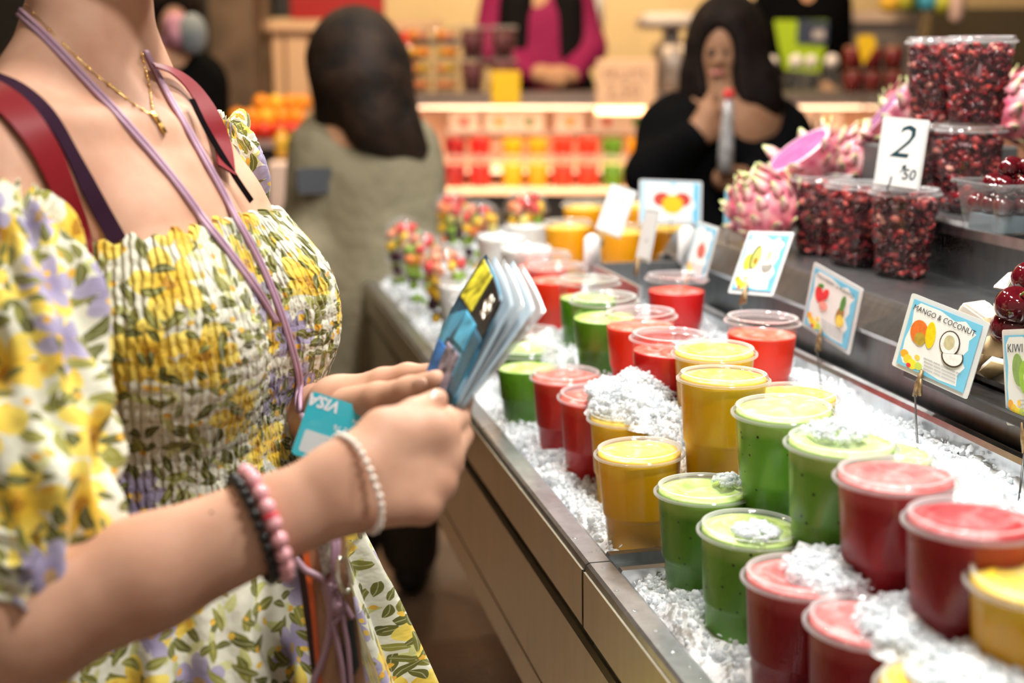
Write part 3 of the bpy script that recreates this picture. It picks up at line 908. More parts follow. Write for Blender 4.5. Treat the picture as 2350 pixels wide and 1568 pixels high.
class Sign:
    def __init__(self, TL, TR, BL, d, w, label, name='picture_sign', cat='sign', near=True, lam=0.05):
        self.a, self.X, self.Y, self.Z, self.w, self.h = frame_from(TL, TR, BL, d, w, near)
        if self.Z @ (np.array([0, 0, EYE]) - self.a) < 0: self.Z = -self.Z
        self.t = thing(name, label, cat, self.pt(0.5, 0.0))
        self.lay = 0
        self.add('laminate', rrect(1, 1, 0.03), M_LAM, th=0.0012)
    def pt(self, u, v, off=0.0):
        return self.a + self.X * (u * self.w) + self.Y * ((v - 1) * self.h) + self.Z * off
    def add(self, name, poly, m, th=0.00012, centred=True):
        """poly in unit card coordinates (0..1), or centred for the laminate"""
        p = np.asarray(poly, float)
        if name == 'laminate': p = p * 1.0 + 0.5
        z0 = 0.0 if name == 'laminate' else 0.0012 + self.lay * 0.00006
        self.lay += 1
        n = len(p)
        V = [self.pt(u, v, z0 - (th if name == 'laminate' else 0.0004)) for u, v in p] + [self.pt(u, v, z0 + (0.0 if name == 'laminate' else th * 0.4)) for u, v in p]
        Fs = [tuple(range(n))[::-1], tuple(range(n, 2 * n))] + [(i, (i + 1) % n, n + (i + 1) % n, n + i) for i in range(n)]
        return obj(name, (V, Fs), m, self.t, world=True, smooth=False)
    def text(self, s, u, v, size, m=None, shear=0.15, rot=0.0, flipx=False, bold=0.0, name='lettering'):
        V, Fs = text_vf(s, size, shear, bold=bold)
        if not len(V): return
        z0 = 0.0012 + self.lay * 0.00006; self.lay += 1
        c, sn = math.cos(rot), math.sin(rot)
        W = [self.pt(u, v) + self.X * (x * c - y * sn) + self.Y * (x * sn + y * c) + self.Z * z0 for x, y, _ in V]
        obj(name, (W, Fs), m or M_INK, self.t, world=True, smooth=False)
    def base_print(self):
        self.add('border_print', [(0.06, 0.06), (0.94, 0.06), (0.94, 0.94), (0.06, 0.94)], M_BLUE)
        self.add('paper_print', [(0.10, 0.16), (0.14, 0.10), (0.40, 0.12), (0.62, 0.085), (0.84, 0.10), (0.82, 0.24), (0.88, 0.36), (0.80, 0.46), (0.86, 0.58), (0.84, 0.70), (0.90, 0.80), (0.74, 0.91), (0.62, 0.86), (0.42, 0.92), (0.16, 0.92), (0.09, 0.84), (0.12, 0.62), (0.085, 0.40)], M_PAPER)
        for cx, cy_, r, c in ((0.13, 0.22, 0.055, (0.9, 0.4, 0.03)), (0.19, 0.17, 0.06, (0.92, 0.62, 0.05)), (0.26, 0.13, 0.065, (0.95, 0.75, 0.05)), (0.34, 0.14, 0.05, (0.55, 0.68, 0.12)), (0.30, 0.24, 0.035, (0.93, 0.6, 0.1)), (0.22, 0.10, 0.03, (0.7, 0.05, 0.05))):
            self.add('fruit_print', ellp(cx, cy_, r, r, n=14), mat('print_%d_%d' % (c[0] * 100, c[1] * 100), c, 0.4))
        for i in range(4):
            y = 0.27 - i * 0.042
            self.text('mmmm mmm mmmmmm mmm'[: 18 - i], 0.62, y, 0.0042, mat('grey_ink', (0.25, 0.25, 0.26), 0.5), 0.0, name='small_print')
    def rod(self, u, v, foot, clip=True):
        top = self.pt(u, v, 0.004)
        foot = np.asarray(foot, float)
        low = self.pt(u, -0.10, 0.004)
        if clip:
            dr = unit(low - top); sd = unit(np.cross(dr, self.Z))
            obj('clip', join(tube([top, top + dr * 0.016, top + dr * 0.03], [0.0022, 0.0034, 0.0026], 8), tube([top + dr * 0.006, top + dr * 0.018 - sd * 0.004, top + dr * 0.027 - sd * 0.0065], [0.0018, 0.0022, 0.003], 8)), M_CLIP, self.t, world=True)
            top = top + dr * 0.028
        obj('rod', tube([top, top * 0.5 + foot * 0.5, foot], 0.0011, 6), M_ROD, self.t, world=True)
def fp(n, c): return mat('print_' + n, c, 0.4, var=(180, 0.15))
sg = Sign((2093, 672), (2272, 742), (2046, 838), 1.42, 0.108, 'laminated fruit picture sign reading MANGO & COCONUT with blue border')
sg.base_print()
sg.text('MANGO & COCONUT', 0.485, 0.825, 0.0086, shear=0.12, rot=-0.03)
sg.add('fruit_print', ellp(0.24, 0.56, 0.115, 0.155, 0.15), fp('mango_red', (0.72, 0.17, 0.03)))
sg.add('fruit_print', ellp(0.27, 0.48, 0.07, 0.085, 0.15), fp('mango_olive', (0.42, 0.30, 0.04)))
sg.add('fruit_print', ellp(0.385, 0.58, 0.062, 0.17, 0.12), fp('mango_slice', (0.93, 0.62, 0.01)))
sg.add('fruit_print', ellp(0.635, 0.575, 0.125, 0.165), fp('coconut_husk', (0.06, 0.045, 0.03)))
sg.add('fruit_print', ellp(0.635, 0.575, 0.112, 0.15), fp('coconut_white', (0.90, 0.89, 0.86)))
sg.add('fruit_print', ellp(0.63, 0.585, 0.066, 0.095), fp('coconut_hollow', (0.55, 0.50, 0.30)))
sg.add('fruit_print', ellp(0.71, 0.43, 0.135, 0.13, 0.2, 16, 170, 385), fp('coconut_husk', (0.06, 0.045, 0.03)))
sg.add('fruit_print', ellp(0.712, 0.437, 0.12, 0.115, 0.2, 16, 172, 383), fp('coconut_white', (0.90, 0.89, 0.86)))
sg.rod(0.42, 0.12, P(2108, 1075, 1.30))
sg = Sign((1868, 601), (1981, 664), (1840, 747), 1.72, 0.105, 'laminated sign with strawberries and a pineapple pictured')
sg.base_print()
sg.text('STRAWBERRY & PINEAPPLE', 0.5, 0.84, 0.0066, shear=0.1, rot=-0.02)
for cx, cy_, rx, ry, ro, c in ((0.24, 0.60, 0.075, 0.12, 0.3, (0.75, 0.03, 0.04)), (0.36, 0.64, 0.055, 0.10, -0.4, (0.78, 0.04, 0.05)), (0.36, 0.47, 0.08, 0.07, 0.4, (0.86, 0.35, 0.30))):
    sg.add('fruit_print', ellp(cx, cy_, rx, ry, ro), fp('strawberry_%d' % (c[1] * 100), c))
sg.add('fruit_print', ellp(0.25, 0.735, 0.06, 0.03, 0.3), fp('leaf', (0.10, 0.28, 0.05)))
sg.add('fruit_print', ellp(0.70, 0.47, 0.07, 0.14, -0.15), fp('pineapple_skin', (0.36, 0.18, 0.05)))
sg.add('fruit_print', ellp(0.72, 0.40, 0.075, 0.09, 0.0), fp('pineapple_flesh', (0.90, 0.66, 0.10)))
sg.add('fruit_print', ellp(0.72, 0.66, 0.045, 0.12, -0.1), fp('leaf', (0.10, 0.28, 0.05)))
sg.rod(0.43, 0.13, P(1886, 900, 1.62))
sg = Sign((1719, 530), (1823, 533), (1670, 672), 1.82, 0.082, 'laminated sign with avocado and coconut pictured')
sg.base_print()
sg.text('AVOCADO & COCONUT', 0.47, 0.86, 0.0056, shear=0.0)
sg.add('fruit_print', ellp(0.24, 0.50, 0.10, 0.13), fp('lime_flesh', (0.72, 0.70, 0.08)))
sg.add('fruit_print', ellp(0.37, 0.58, 0.10, 0.19, -0.1), fp('avocado_skin', (0.03, 0.07, 0.02)))
sg.add('fruit_print', ellp(0.40, 0.57, 0.085, 0.17, -0.1), fp('avocado_flesh', (0.66, 0.66, 0.16)))
sg.add('fruit_print', ellp(0.40, 0.52, 0.045, 0.06), fp('avocado_stone', (0.35, 0.17, 0.03)))
sg.add('fruit_print', ellp(0.67, 0.60, 0.11, 0.17), fp('coconut_rim', (0.35, 0.34, 0.31)))
sg.add('fruit_print', ellp(0.67, 0.60, 0.098, 0.155), fp('coconut_white', (0.90, 0.89, 0.86)))
sg.add('fruit_print', ellp(0.66, 0.61, 0.05, 0.09), fp('coconut_hollow', (0.55, 0.50, 0.30)))
sg.add('fruit_print', ellp(0.68, 0.46, 0.12, 0.10, 0, 14, 180, 370), fp('coconut_rim', (0.35, 0.34, 0.31)))
sg.rod(0.42, 0.14, P(1700, 740, 1.76))
sg = Sign((2299, 757), (2420, 752), (2310, 976), 1.30, 0.085, 'laminated sign with kiwi pictured, cut off by the picture edge')
sg.base_print()
sg.text('KIWI & LIME', 0.5, 0.80, 0.012, shear=0.1)
sg.add('fruit_print', ellp(0.32, 0.58, 0.11, 0.17, 0.1), fp('kiwi_skin', (0.22, 0.36, 0.10)))
sg.add('fruit_print', ellp(0.46, 0.50, 0.13, 0.18, 0.0), fp('kiwi_flesh', (0.28, 0.50, 0.05)))
sg.add('fruit_print', ellp(0.46, 0.50, 0.04, 0.06, 0.0), fp('kiwi_core', (0.75, 0.80, 0.45)))
sg.rod(0.40, 0.05, P(2338, 1150, 1.24))
sg = Sign((1601, 506), (1650, 522), (1568, 632), 2.05, 0.075, 'narrow slanted sign with a pomegranate pictured')
sg.base_print()
sg.add('fruit_print', ellp(0.55, 0.52, 0.17, 0.12), fp('pomegranate_red', (0.62, 0.16, 0.12)))
sg.add('fruit_print', ellp(0.55, 0.63, 0.05, 0.05), fp('pomegranate_red', (0.62, 0.16, 0.12)))
sg.rod(0.3, 0.05, P(1595, 700, 2.0))
sg = Sign((1482, 478), (1514, 484), (1458, 595), 2.10, 0.070, 'slim white sign turned nearly edge-on before the golden cups')
sg.add('paper_print', [(0.06, 0.06), (0.94, 0.06), (0.94, 0.94), (0.06, 0.94)], M_PAPER)
sg.text('3,50', 0.55, 0.4, 0.010, mat('grey_ink', (0.25, 0.25, 0.26), 0.5))
sg.rod(0.4, 0.05, P(1472, 690, 2.05))
sg = Sign((1468, 412), (1611, 417), (1466, 514), 2.42, 0.118, 'upright laminated sign picturing two red mangoes and a yellow cut one', near=False)
sg.add('border_print', [(0.04, 0.05), (0.96, 0.05), (0.96, 0.95), (0.04, 0.95)], M_BLUE)
sg.add('paper_print', [(0.08, 0.06), (0.86, 0.06), (0.84, 0.30), (0.90, 0.44), (0.85, 0.62), (0.86, 0.93), (0.60, 0.93), (0.55, 0.86), (0.45, 0.93), (0.08, 0.93)], M_PAPER)
for cx, c in ((0.36, (0.55, 0.05, 0.03)), (0.68, (0.50, 0.04, 0.03))):
    sg.add('fruit_print', ellp(cx, 0.57, 0.14, 0.16), fp('red_mango', c))
sg.add('fruit_print', ellp(0.53, 0.46, 0.17, 0.21), fp('yellow_mango', (0.88, 0.52, 0.01)))
sg.text('mmm mmmmm mmm', 0.6, 0.15, 0.006, mat('grey_ink', (0.25, 0.25, 0.26), 0.5), 0.0, name='small_print')
sg.rod(0.5, 0.12, P(1541, 600, 2.42), clip=False)
sg = Sign((1404, 421), (1462, 440), (1365, 527), 2.28, 0.062, 'white handwritten price tag tilted on a rod before golden cups', name='price_tag', cat='price tag')
sg.add('paper_print', [(0.04, 0.04), (0.96, 0.04), (0.96, 0.96), (0.04, 0.96)], M_PAPER)
sg.text('2,50', 0.5, 0.74, 0.016, mat('blue_ink', (0.06, 0.08, 0.16), 0.5)); sg.text('3,-', 0.42, 0.56, 0.014, mat('blue_ink', (0.06, 0.08, 0.16), 0.5))
sg.rod(0.42, 0.05, P(1385, 640, 2.25))
sg = Sign((1664, 434), (1690, 436), (1660, 520), 2.15, 0.05, 'pale blue sign edge peeping out beside the whole dragon fruit')
sg.add('border_print', [(0.06, 0.04), (0.94, 0.04), (0.94, 0.96), (0.06, 0.96)], M_BLUE)
sg.rod(0.5, 0.05, P(1672, 600, 2.12), clip=False)
sg = Sign((2027, 266), (2134, 276), (2004, 424), 1.74, 0.068, 'white handwritten price card 2,50 leaning on the pomegranate cups', name='price_tag', cat='price tag')
sg.add('paper_print', [(0.05, 0.02), (0.95, 0.02), (0.95, 0.93), (0.05, 0.93)], M_PAPER)
sg.text('2', 0.46, 0.64, 0.062, mat('dark_teal_ink', (0.01, 0.05, 0.07), 0.5), shear=0.35)
sg.text(',', 0.60, 0.44, 0.050, mat('dark_teal_ink', (0.01, 0.05, 0.07), 0.5), shear=0.5)
sg.text('50', 0.74, 0.20, 0.020, mat('dark_teal_ink', (0.01, 0.05, 0.07), 0.5), bold=0.0004)
sg.text('l', 0.36, 0.08, 0.016, mat('dark_teal_ink', (0.01, 0.05, 0.07), 0.5), bold=0.0005)
sg.rod(0.35, 0.02, PZ(2035, 500, 1.13), clip=False)

# ------------------------------------------------------------------ pomegranate cups
def seed_mat():
    k = NT('pomegranate_seed')
    gm = k.n('ShaderNodeNewGeometry')
    col = k.ramp(gm.outputs['Random Per Island'], [(0.0, (0.035, 0.002, 0.006)), (0.45, (0.12, 0.004, 0.012)), (0.8, (0.32, 0.010, 0.018)), (0.95, (0.60, 0.09, 0.07)), (1.0, (0.9, 0.45, 0.36))])
    k.set(col=col, rough=0.15, spec=0.6, sss=0.15, sssr=(0.004, 0.001, 0.001), ssss=0.5)
    return k.m
M_SEED = seed_mat()
def seeds_mesh(seed):
    rg = np.random.default_rng(seed)
    cnt = 620
    z = rg.uniform(0.006, 0.110, cnt); a = rg.uniform(0, 2 * math.pi, cnt)
    rw = np.interp(z, [c[1] for c in CUP_PROF[:8]], [c[0] for c in CUP_PROF[:8]])
    r = rw - 0.0048 - 0.006 * rg.random(cnt) ** 2
    topm = z > 0.102
    r = np.where(topm, (rw - 0.005) * np.sqrt(rg.random(cnt)), r)
    v, f = chips(np.stack([r * np.cos(a), r * np.sin(a), z], 1), rg.uniform(0.0046, 0.0062, cnt), seed)
    return mesh(v, f, M_SEED, True, 'pomegranate_seeds')
SEEDS = [seeds_mesh(5), seeds_mesh(6)]
M_CORE = mat('pomegranate_core', (0.10, 0.004, 0.012), 0.5)
ME_CORE = mesh(*lathe([(0.0003, 0.003), (0.026, 0.003), (0.0345, 0.098), (0.0003, 0.098)], 20), M_CORE, name='core')
M_CUPF = thin_plastic('fluted_cup_plastic', (0.97, 0.975, 0.975), 0.035, 0.05, 0.08)
v_, f_ = lathe(CUP_PROF, 48, close_bottom=True)
a_ = np.arctan2(v_[:, 1], v_[:, 0])
w_ = 1 + 0.022 * np.cos(a_ * 10) * (v_[:, 2] < 0.10)
v_[:, 0] *= w_; v_[:, 1] *= w_
ME_CUPF = mesh(v_, f_, M_CUPF, name='fluted_cup')
def pom(px, py, zlid, label, k):
    q = PZ(px, py, zlid)
    t = thing('pomegranate_cup', label, 'fruit cup', (q[0], q[1], zlid - 0.114), (0, 0, k * 1.3), group='pomegranate seed cups on the steel shelves')
    inst('cup', ME_CUPF, t); inst('lid', ME_LID, t)
    s = inst('pomegranate_seeds', SEEDS[k % 2], t, rot=(0, 0, k * 2.1), kind='stuff'); inst('inner_seeds', ME_CORE, t)
    return q
pom(1888, 413, 1.2105, 'pomegranate seed cup on the lower shelf, farthest of three in line', 0)
pom(1972, 429, 1.2105, 'pomegranate seed cup on the lower shelf, middle of three in line', 1)
pom(2078, 444, 1.2105, 'pomegranate seed cup on the lower shelf, nearest of three in line', 2)
q1 = pom(2229, 300, 1.2925, 'pomegranate seed cup on the upper shelf carrying another cup, beside the cherry tub', 3)
q2 = pom(2140, 293, 1.2925, 'pomegranate seed cup on the upper shelf half hidden by the price card', 4)
def pom_at(q, z, label, k):
    t = thing('pomegranate_cup', label, 'fruit cup', (q[0], q[1], z), (0, 0, k), group='pomegranate seed cups on the steel shelves')
    inst('cup', ME_CUPF, t); inst('lid', ME_LID, t); inst('pomegranate_seeds', SEEDS[k % 2], t, rot=(0, 0, k * 2.1), kind='stuff'); inst('inner_seeds', ME_CORE, t)
pom_at(q1 + np.array([0.004, -0.002, 0]), 1.2925 + 0.0075, 'pomegranate seed cup topmost of the stack nearest the picture edge', 5)
pom_at(q2 + np.array([0.003, 0.001, 0]), 1.2925 + 0.0075, 'pomegranate seed cup topmost of the stack behind the price card', 6)

# ------------------------------------------------------------------ dragon fruits
def dragon_skin():
    k = NT('dragon_fruit_skin')
    a = k.noise(k.co(), 40.0, 4.0)
    k.set(col=k.ramp(a, [(0.3, (0.50, 0.04, 0.12)), (0.5, (0.74, 0.22, 0.30)), (0.7, (0.84, 0.50, 0.50))]), rough=0.35, coat=0.3)
    return k.m
M_DS = dragon_skin()
def dragon_scale():
    k = NT('dragon_fruit_scale')
    y = k.sep(k.co())[1]
    a = k.noise(k.co(), 60.0, 3.0)
    f = k.math('ADD', k.math('DIVIDE', y, 0.034), k.math('MULTIPLY', k.math('SUBTRACT', a, 0.5), 0.5))
    k.set(col=k.ramp(f, [(0.2, (0.76, 0.26, 0.34)), (0.6, (0.84, 0.56, 0.50)), (0.85, (0.62, 0.62, 0.30)), (1.0, (0.34, 0.45, 0.12))]), rough=0.4)
    return k.m
M_DSC = dragon_scale()
sc_v = []
for i, (y, w, z) in enumerate(((0, 0.010, 0), (0.010, 0.0115, 0.0025), (0.022, 0.008, 0.004), (0.032, 0.002, 0.009))):
    sc_v += [(-w, y, z - 0.001), (0, y, z + 0.0015), (w, y, z - 0.001), (0, y, z - 0.0018)]
sc_f = []
for i in range(3):
    for j in range(4): sc_f.append((i * 4 + j, i * 4 + (j + 1) % 4, i * 4 + 4 + (j + 1) % 4, i * 4 + 4 + j))
sc_f += [(3, 2, 1, 0), (12, 13, 14, 15)]
ME_SCALE = mesh(np.array(sc_v), sc_f, M_DSC, name='scale')
def flesh_mat():
    k = NT('dragon_fruit_flesh')
    c = k.co()
    v = k.n('ShaderNodeTexVoronoi'); k.put(v.inputs['Vector'], c); v.inputs['Scale'].default_value = 380
    sd = k.math('LESS_THAN', v.outputs['Distance'], 0.25)
    a = k.noise(c, 30.0, 3.0)
    k.set(col=k.mix(k.math('MULTIPLY', sd, 0.5), k.ramp(a, [(0.3, (0.27, 0.06, 0.20)), (0.7, (0.38, 0.13, 0.30))]), (0.12, 0.02, 0.10)), rough=0.65, spec=0.15)
    return k.m
M_FL = flesh_mat()
M_WRAP = thin_plastic('cling_film', (0.97, 0.97, 0.98), 0.03, 0.15, 0.05)
M_PULP = mat('dragon_fruit_rind_edge', (0.86, 0.50, 0.60), 0.3)
def dragon(c, r, L, axis, label, half=False, seed=1, film=False):
    rg = random.Random(seed)
    z = unit(axis); x = unit(np.cross(z, [0.3, 0.9, 0.2])); y = np.cross(z, x)
    R = Matrix(np.stack([x, y, z], 1).tolist())
    t = thing('dragon_fruit', label, 'dragon fruit', c)
    t.rotation_euler = R.to_euler()
    if half:
        prof = [(max(r * math.cos(a), 3e-4), L * math.sin(a)) for a in np.linspace(-math.pi / 2, 0, 12)]
        obj('skin', lathe(prof, 28), M_DS, t)
        obj('rind_edge', lathe([(r, 0), (r * 0.97, 0.0012), (r * 0.90, 0.0010)], 28), M_PULP, t)
        obj('flesh', lathe([(r * 0.91, 0.0009), (r * 0.5, 0.0018), (3e-4, 0.0022)], 28), M_FL, t)
        if film: obj('cling_film', lathe([(r * 1.05, -0.012), (r * 1.03, 0.003), (r * 0.8, 0.0042), (r * 0.4, 0.005), (3e-4, 0.005)], 28), M_WRAP, t)
        rows = ((-0.20, 8), (-0.55, 7), (-0.95, 6), (-1.3, 4))
    else:
        prof = [(max(r * math.cos(a), 3e-4), L * math.sin(a)) for a in np.linspace(-math.pi / 2, math.pi / 2, 20)]
        obj('skin', lathe(prof, 28), M_DS, t)
        rows = ((-1.2, 4), (-0.85, 7), (-0.5, 8), (-0.15, 9), (0.2, 9), (0.55, 8), (0.9, 7), (1.2, 6), (1.42, 5))
    for k, (a, cnt) in enumerate(rows):
        for i in range(cnt):
            p = i * 2 * math.pi / cnt + k * 0.4 + rg.uniform(-0.15, 0.15)
            aa = a + rg.uniform(-0.06, 0.06)
            pos = np.array([r * math.cos(aa) * math.cos(p), r * math.cos(aa) * math.sin(p), L * math.sin(aa)])
            nr = unit(np.array([math.cos(aa) * math.cos(p) / r, math.cos(aa) * math.sin(p) / r, math.sin(aa) / L]))
            up = unit(np.array([0, 0, 1.0]) - nr * nr[2] + 1e-6)
            lift = rg.uniform(0.02, 0.16)
            yy = unit(up * math.cos(lift) + nr * math.sin(lift)); zz = unit(np.cross(np.cross(yy, nr), yy)); xx = np.cross(yy, zz)
            s = rg.uniform(0.55, 0.85) * r / 0.042
            o = inst('scale', ME_SCALE, t, pos, Matrix(np.stack([xx, yy, zz], 1).tolist()).to_euler(), (s, s, s))
dragon(P(1752, 478, 2.02), 0.054, 0.055, (-0.35, -0.3, 0.55), 'whole pink dragon fruit on the lower shelf beside the avocado sign', seed=2)
dragon(P(1832, 345, 2.06), 0.056, 0.062, (-0.60, -0.12, 0.79), 'halved dragon fruit with its purple cut face tipped towards the lens', True, 3, False)
dragon(P(1958, 366, 2.12), 0.048, 0.052, (0.2, -0.5, 0.8), 'whole pink dragon fruit between the half and the price card', seed=4)
dragon(P(2028, 256, 2.08), 0.052, 0.075, (-0.75, 0.12, 0.60), 'cling-wrapped dragon fruit half leaning against the tall pomegranate stack', True, 5, True)
dragon(P(2345, 245, 2.0), 0.050, 0.055, (0.4, -0.3, 0.6), 'pink dragon fruit behind the pomegranate stack at the picture edge', seed=6)
dragon(P(2082, 262, 2.20), 0.045, 0.050, (0.1, -0.4, 0.6), 'pale dragon fruit peeping out behind the price card', seed=7)
# crate that holds the dragon fruits up
cr = G(1.93, 1.07, 1.178)
t = thing('fruit_box', 'low grey box under the dragon fruits', 'box', cr)
obj('box_body', gbox(1.76, 2.15, 1.02, 1.20, 1.178, 1.262), mat('grey_box_board', (0.09, 0.09, 0.09), 0.5), t, world=True, smooth=False)

# ------------------------------------------------------------------ cherry tub, loose cherries, coconut pieces
M_CH = mat('dark_cherry_skin', (0.085, 0.004, 0.008), 0.08, var=(30, 0.4), coat=0.6)
chv, chf = uvs(1.0, 20, 12)
rr_ = np.hypot(chv[:, 0], chv[:, 1])
chv[:, 2] -= 0.28 * np.exp(-(rr_ / 0.28) ** 2) * (chv[:, 2] > 0)
ME_CHERRY = mesh(chv, chf, M_CH, name='cherry')
M_STALK = mat('cherry_stalk_green', (0.22, 0.32, 0.05), 0.5)
M_TUB = thin_plastic('clear_tub_plastic', (0.93, 0.95, 0.96), 0.10, 0.08, 0.22)
tb = PZ(2312, 530, 1.1785)
t = thing('cherry_tub', 'clear ribbed plastic tub on the upper shelf filled with dark cherries', 'tub', tb)
hw, hd, th_ = 0.052, 0.05, 0.062
prof = []
V, Fs = [], []
seg = 64
rings = [(0.80, 0.0), (0.86, 0.02), (0.95, 0.05), (1.0, th_), (1.09, th_ + 0.001), (1.09, th_ - 0.003)]
for kx, z in rings:
    for (x, y) in rrect(2 * hw * kx, 2 * hd * kx, 0.014, seg // 4 - 1):
        wv = 1 + (0.012 * math.cos(40 * math.atan2(y, x)) if z < th_ - 0.004 and kx < 1.05 else 0)
        V.append((x * wv, y * wv, z))
n_ = len(V) // len(rings)
for i in range(len(rings) - 1):
    for j in range(n_): Fs.append((i * n_ + j, i * n_ + (j + 1) % n_, (i + 1) * n_ + (j + 1) % n_, (i + 1) * n_ + j))
Fs.append(tuple(range(n_))[::-1])
A13 = math.radians(13.25)
obj('tub_wall', (np.array(V) @ rotm(0, 0, A13).T, Fs), M_TUB, t)
obj('tub_liner', place(prism(rrect(0.075, 0.072, 0.012), 0.002, 0.022), rotm(0, 0, A13)), mat('blue_grey_liner', (0.20, 0.26, 0.30), 0.4), t, smooth=False)
k = 0
for lz, rows in ((0.034, ((-1, -1), (0, -1), (1, -1), (-1, 0), (0, 0), (1, 0), (-1, 1), (0, 1), (1, 1))), (0.060, ((-1, -1), (0, -1), (1, -1), (-1, 0), (0, 0), (1, 0), (0, 1))), (0.080, ((-0.5, -0.5), (0.5, -0.5), (0.4, 0.5), (1.2, -0.2)))):
    for (ix, iy) in rows:
        p = rotm(0, 0, A13) @ np.array([ix * 0.0275 + random.uniform(-0.002, 0.002), iy * 0.0275, lz])
        s = random.uniform(0.0125, 0.0138)
        c = inst('cherry', ME_CHERRY, None, tb + p, (random.uniform(-0.5, 0.5), random.uniform(-0.5, 0.5), random.uniform(0, 6)), (s, s, s * 0.95), label='dark cherry in the clear tub, %s layer, %s %s' % ({0.034: 'bottom', 0.060: 'middle', 0.080: 'top'}[lz], 'front' if iy < -0.1 else ('back' if iy > 0.1 else 'centre row'), 'left' if ix < -0.1 else ('far right' if ix > 1.1 else ('right' if ix > 0.1 else 'middle'))), cat='cherry', group='cherries in the clear tub')
for px, py, d, s, lab in ((2330, 702, 1.36, 0.0215, 'big glossy dark cherry with green stalk above the kiwi sign'), (2316, 752, 1.37, 0.020, 'dark cherry lying under the big glossy one'), (2364, 640, 1.40, 0.020, 'dark cherry behind the big glossy one at the picture edge')):
    t = thing('loose_cherry', lab, 'cherry', P(px, py, d))
    inst('fruit', ME_CHERRY, t, (0, 0, 0), (0.5, -0.2, 0.3), (s, s, s * 0.95))
    obj('stalk', tube(spline([(0, -s * 0.5, s * 0.55), (0.002, -s * 1.0, s * 0.85), (0.016, -s * 1.15, s * 0.6), (0.03, -s * 1.0, s * 0.75)], 12), 0.0013, 6), M_STALK, t)
M_COCO = mat('coconut_flesh', (0.86, 0.80, 0.70), 0.35, var=(25, 0.08), sss=0.2, sssr=(0.01, 0.008, 0.006), ssss=0.5)
M_COCS = mat('coconut_shell_rim', (0.62, 0.45, 0.24), 0.6, var=(40, 0.3))
def wedge(c, L, w, h, rz, rx, lab):
    t = thing('coconut_piece', lab, 'coconut piece', c)
    t.rotation_euler = (rx, 0, rz)
    n = 10
    V, Fs = [], []
    for i in range(n + 1):
        a = -0.8 + 1.6 * i / n
        for (r, q) in ((L, 0.5), (L * 0.80, 0.42), (L * 0.80, -0.42), (L, -0.5)):
            V.append((r * math.sin(a), q * w * math.cos(a * 1.1), r * math.cos(a) - L * 0.75))
    for i in range(n):
        for j in range(4): Fs.append((i * 4 + j, i * 4 + (j + 1) % 4, i * 4 + 4 + (j + 1) % 4, i * 4 + 4 + j))
    Fs += [(3, 2, 1, 0), tuple(n * 4 + j for j in range(4))]
    obj('flesh', (np.array(V), Fs), M_COCO, t)
    V2 = [(x * 1.0, y, z) for x, y, z in V]
    rim = []
    for i in range(n + 1):
        a = -0.8 + 1.6 * i / n
        for (r, q) in ((L * 1.035, 0.5), (L * 1.0, 0.5), (L * 1.0, -0.5), (L * 1.035, -0.5)):
            rim.append((r * math.sin(a), q * w * math.cos(a * 1.1), r * math.cos(a) - L * 0.75))
    obj('brown_skin', (np.array(rim), Fs), M_COCS, t)
def tri_wedge(c, lab, s, R):
    t = thing('coconut_piece', lab, 'coconut piece', c)
    V = np.array([(-1, -0.5, 0), (1, -0.5, 0), (1.0, 0.6, 0), (-0.8, 0.6, 0), (-0.35, -0.35, 1.15), (0.15, 0.5, 1.0)]) * s
    bm = bmesh.new(); vs = [bm.verts.new(x) for x in V @ np.asarray(R).T]
    bmesh.ops.convex_hull(bm, input=vs); bmesh.ops.bevel(bm, geom=list(bm.edges), offset=s * 0.06, segments=2, affect='EDGES')
    bm.verts.index_update()
    obj('flesh', (np.array([x.co[:] for x in bm.verts]), [tuple(x.index for x in q.verts) for q in bm.faces]), M_COCO, t, smooth=False); bm.free()
    obj('brown_skin', place(prism([(-0.7, -0.1), (0.7, -0.1), (0.6, 0.1), (-0.6, 0.1)], -0.02, 0.02), np.asarray(R) @ rotm(0.9, 0, 0), np.asarray(R) @ (np.array([0.3, -0.42, 0.55]) * s), s), M_COCS, t, smooth=False)
tri_wedge(P(2250, 772, 1.41), 'pointed white coconut wedge sticking up behind the mango sign', 0.037, rotm(0.1, -0.15, -0.5))
wedge(P(2312, 838, 1.375), 0.040, 0.034, 0.02, 0.4, 2.4, 'rounded coconut piece between the mango and kiwi signs')
wedge(P(2305, 792, 1.385), 0.036, 0.026, 0.02, 0.2, 1.4, 'flat coconut sliver above the rounded coconut piece')
wedge(P(2225, 830, 1.42), 0.045, 0.05, 0.02, -0.3, 2.2, 'large coconut piece hidden behind the mango sign')
tri_wedge(P(2318, 668, 1.43), 'white coconut wedge behind the big cherry', 0.02, rotm(0, 0.2, 0.5))
M_TRAYB = mat('black_tray_plastic', (0.015, 0.015, 0.015), 0.35)
t = thing('sample_tray', 'black plastic tray under the coconut pieces and cherries', 'tray', G(1.15, 0.80, 1.046))
obj('tray', gbox(0.92, 1.30, 0.760, 0.842, 1.036, 1.048, 0.002), M_TRAYB, t, world=True, smooth=False)

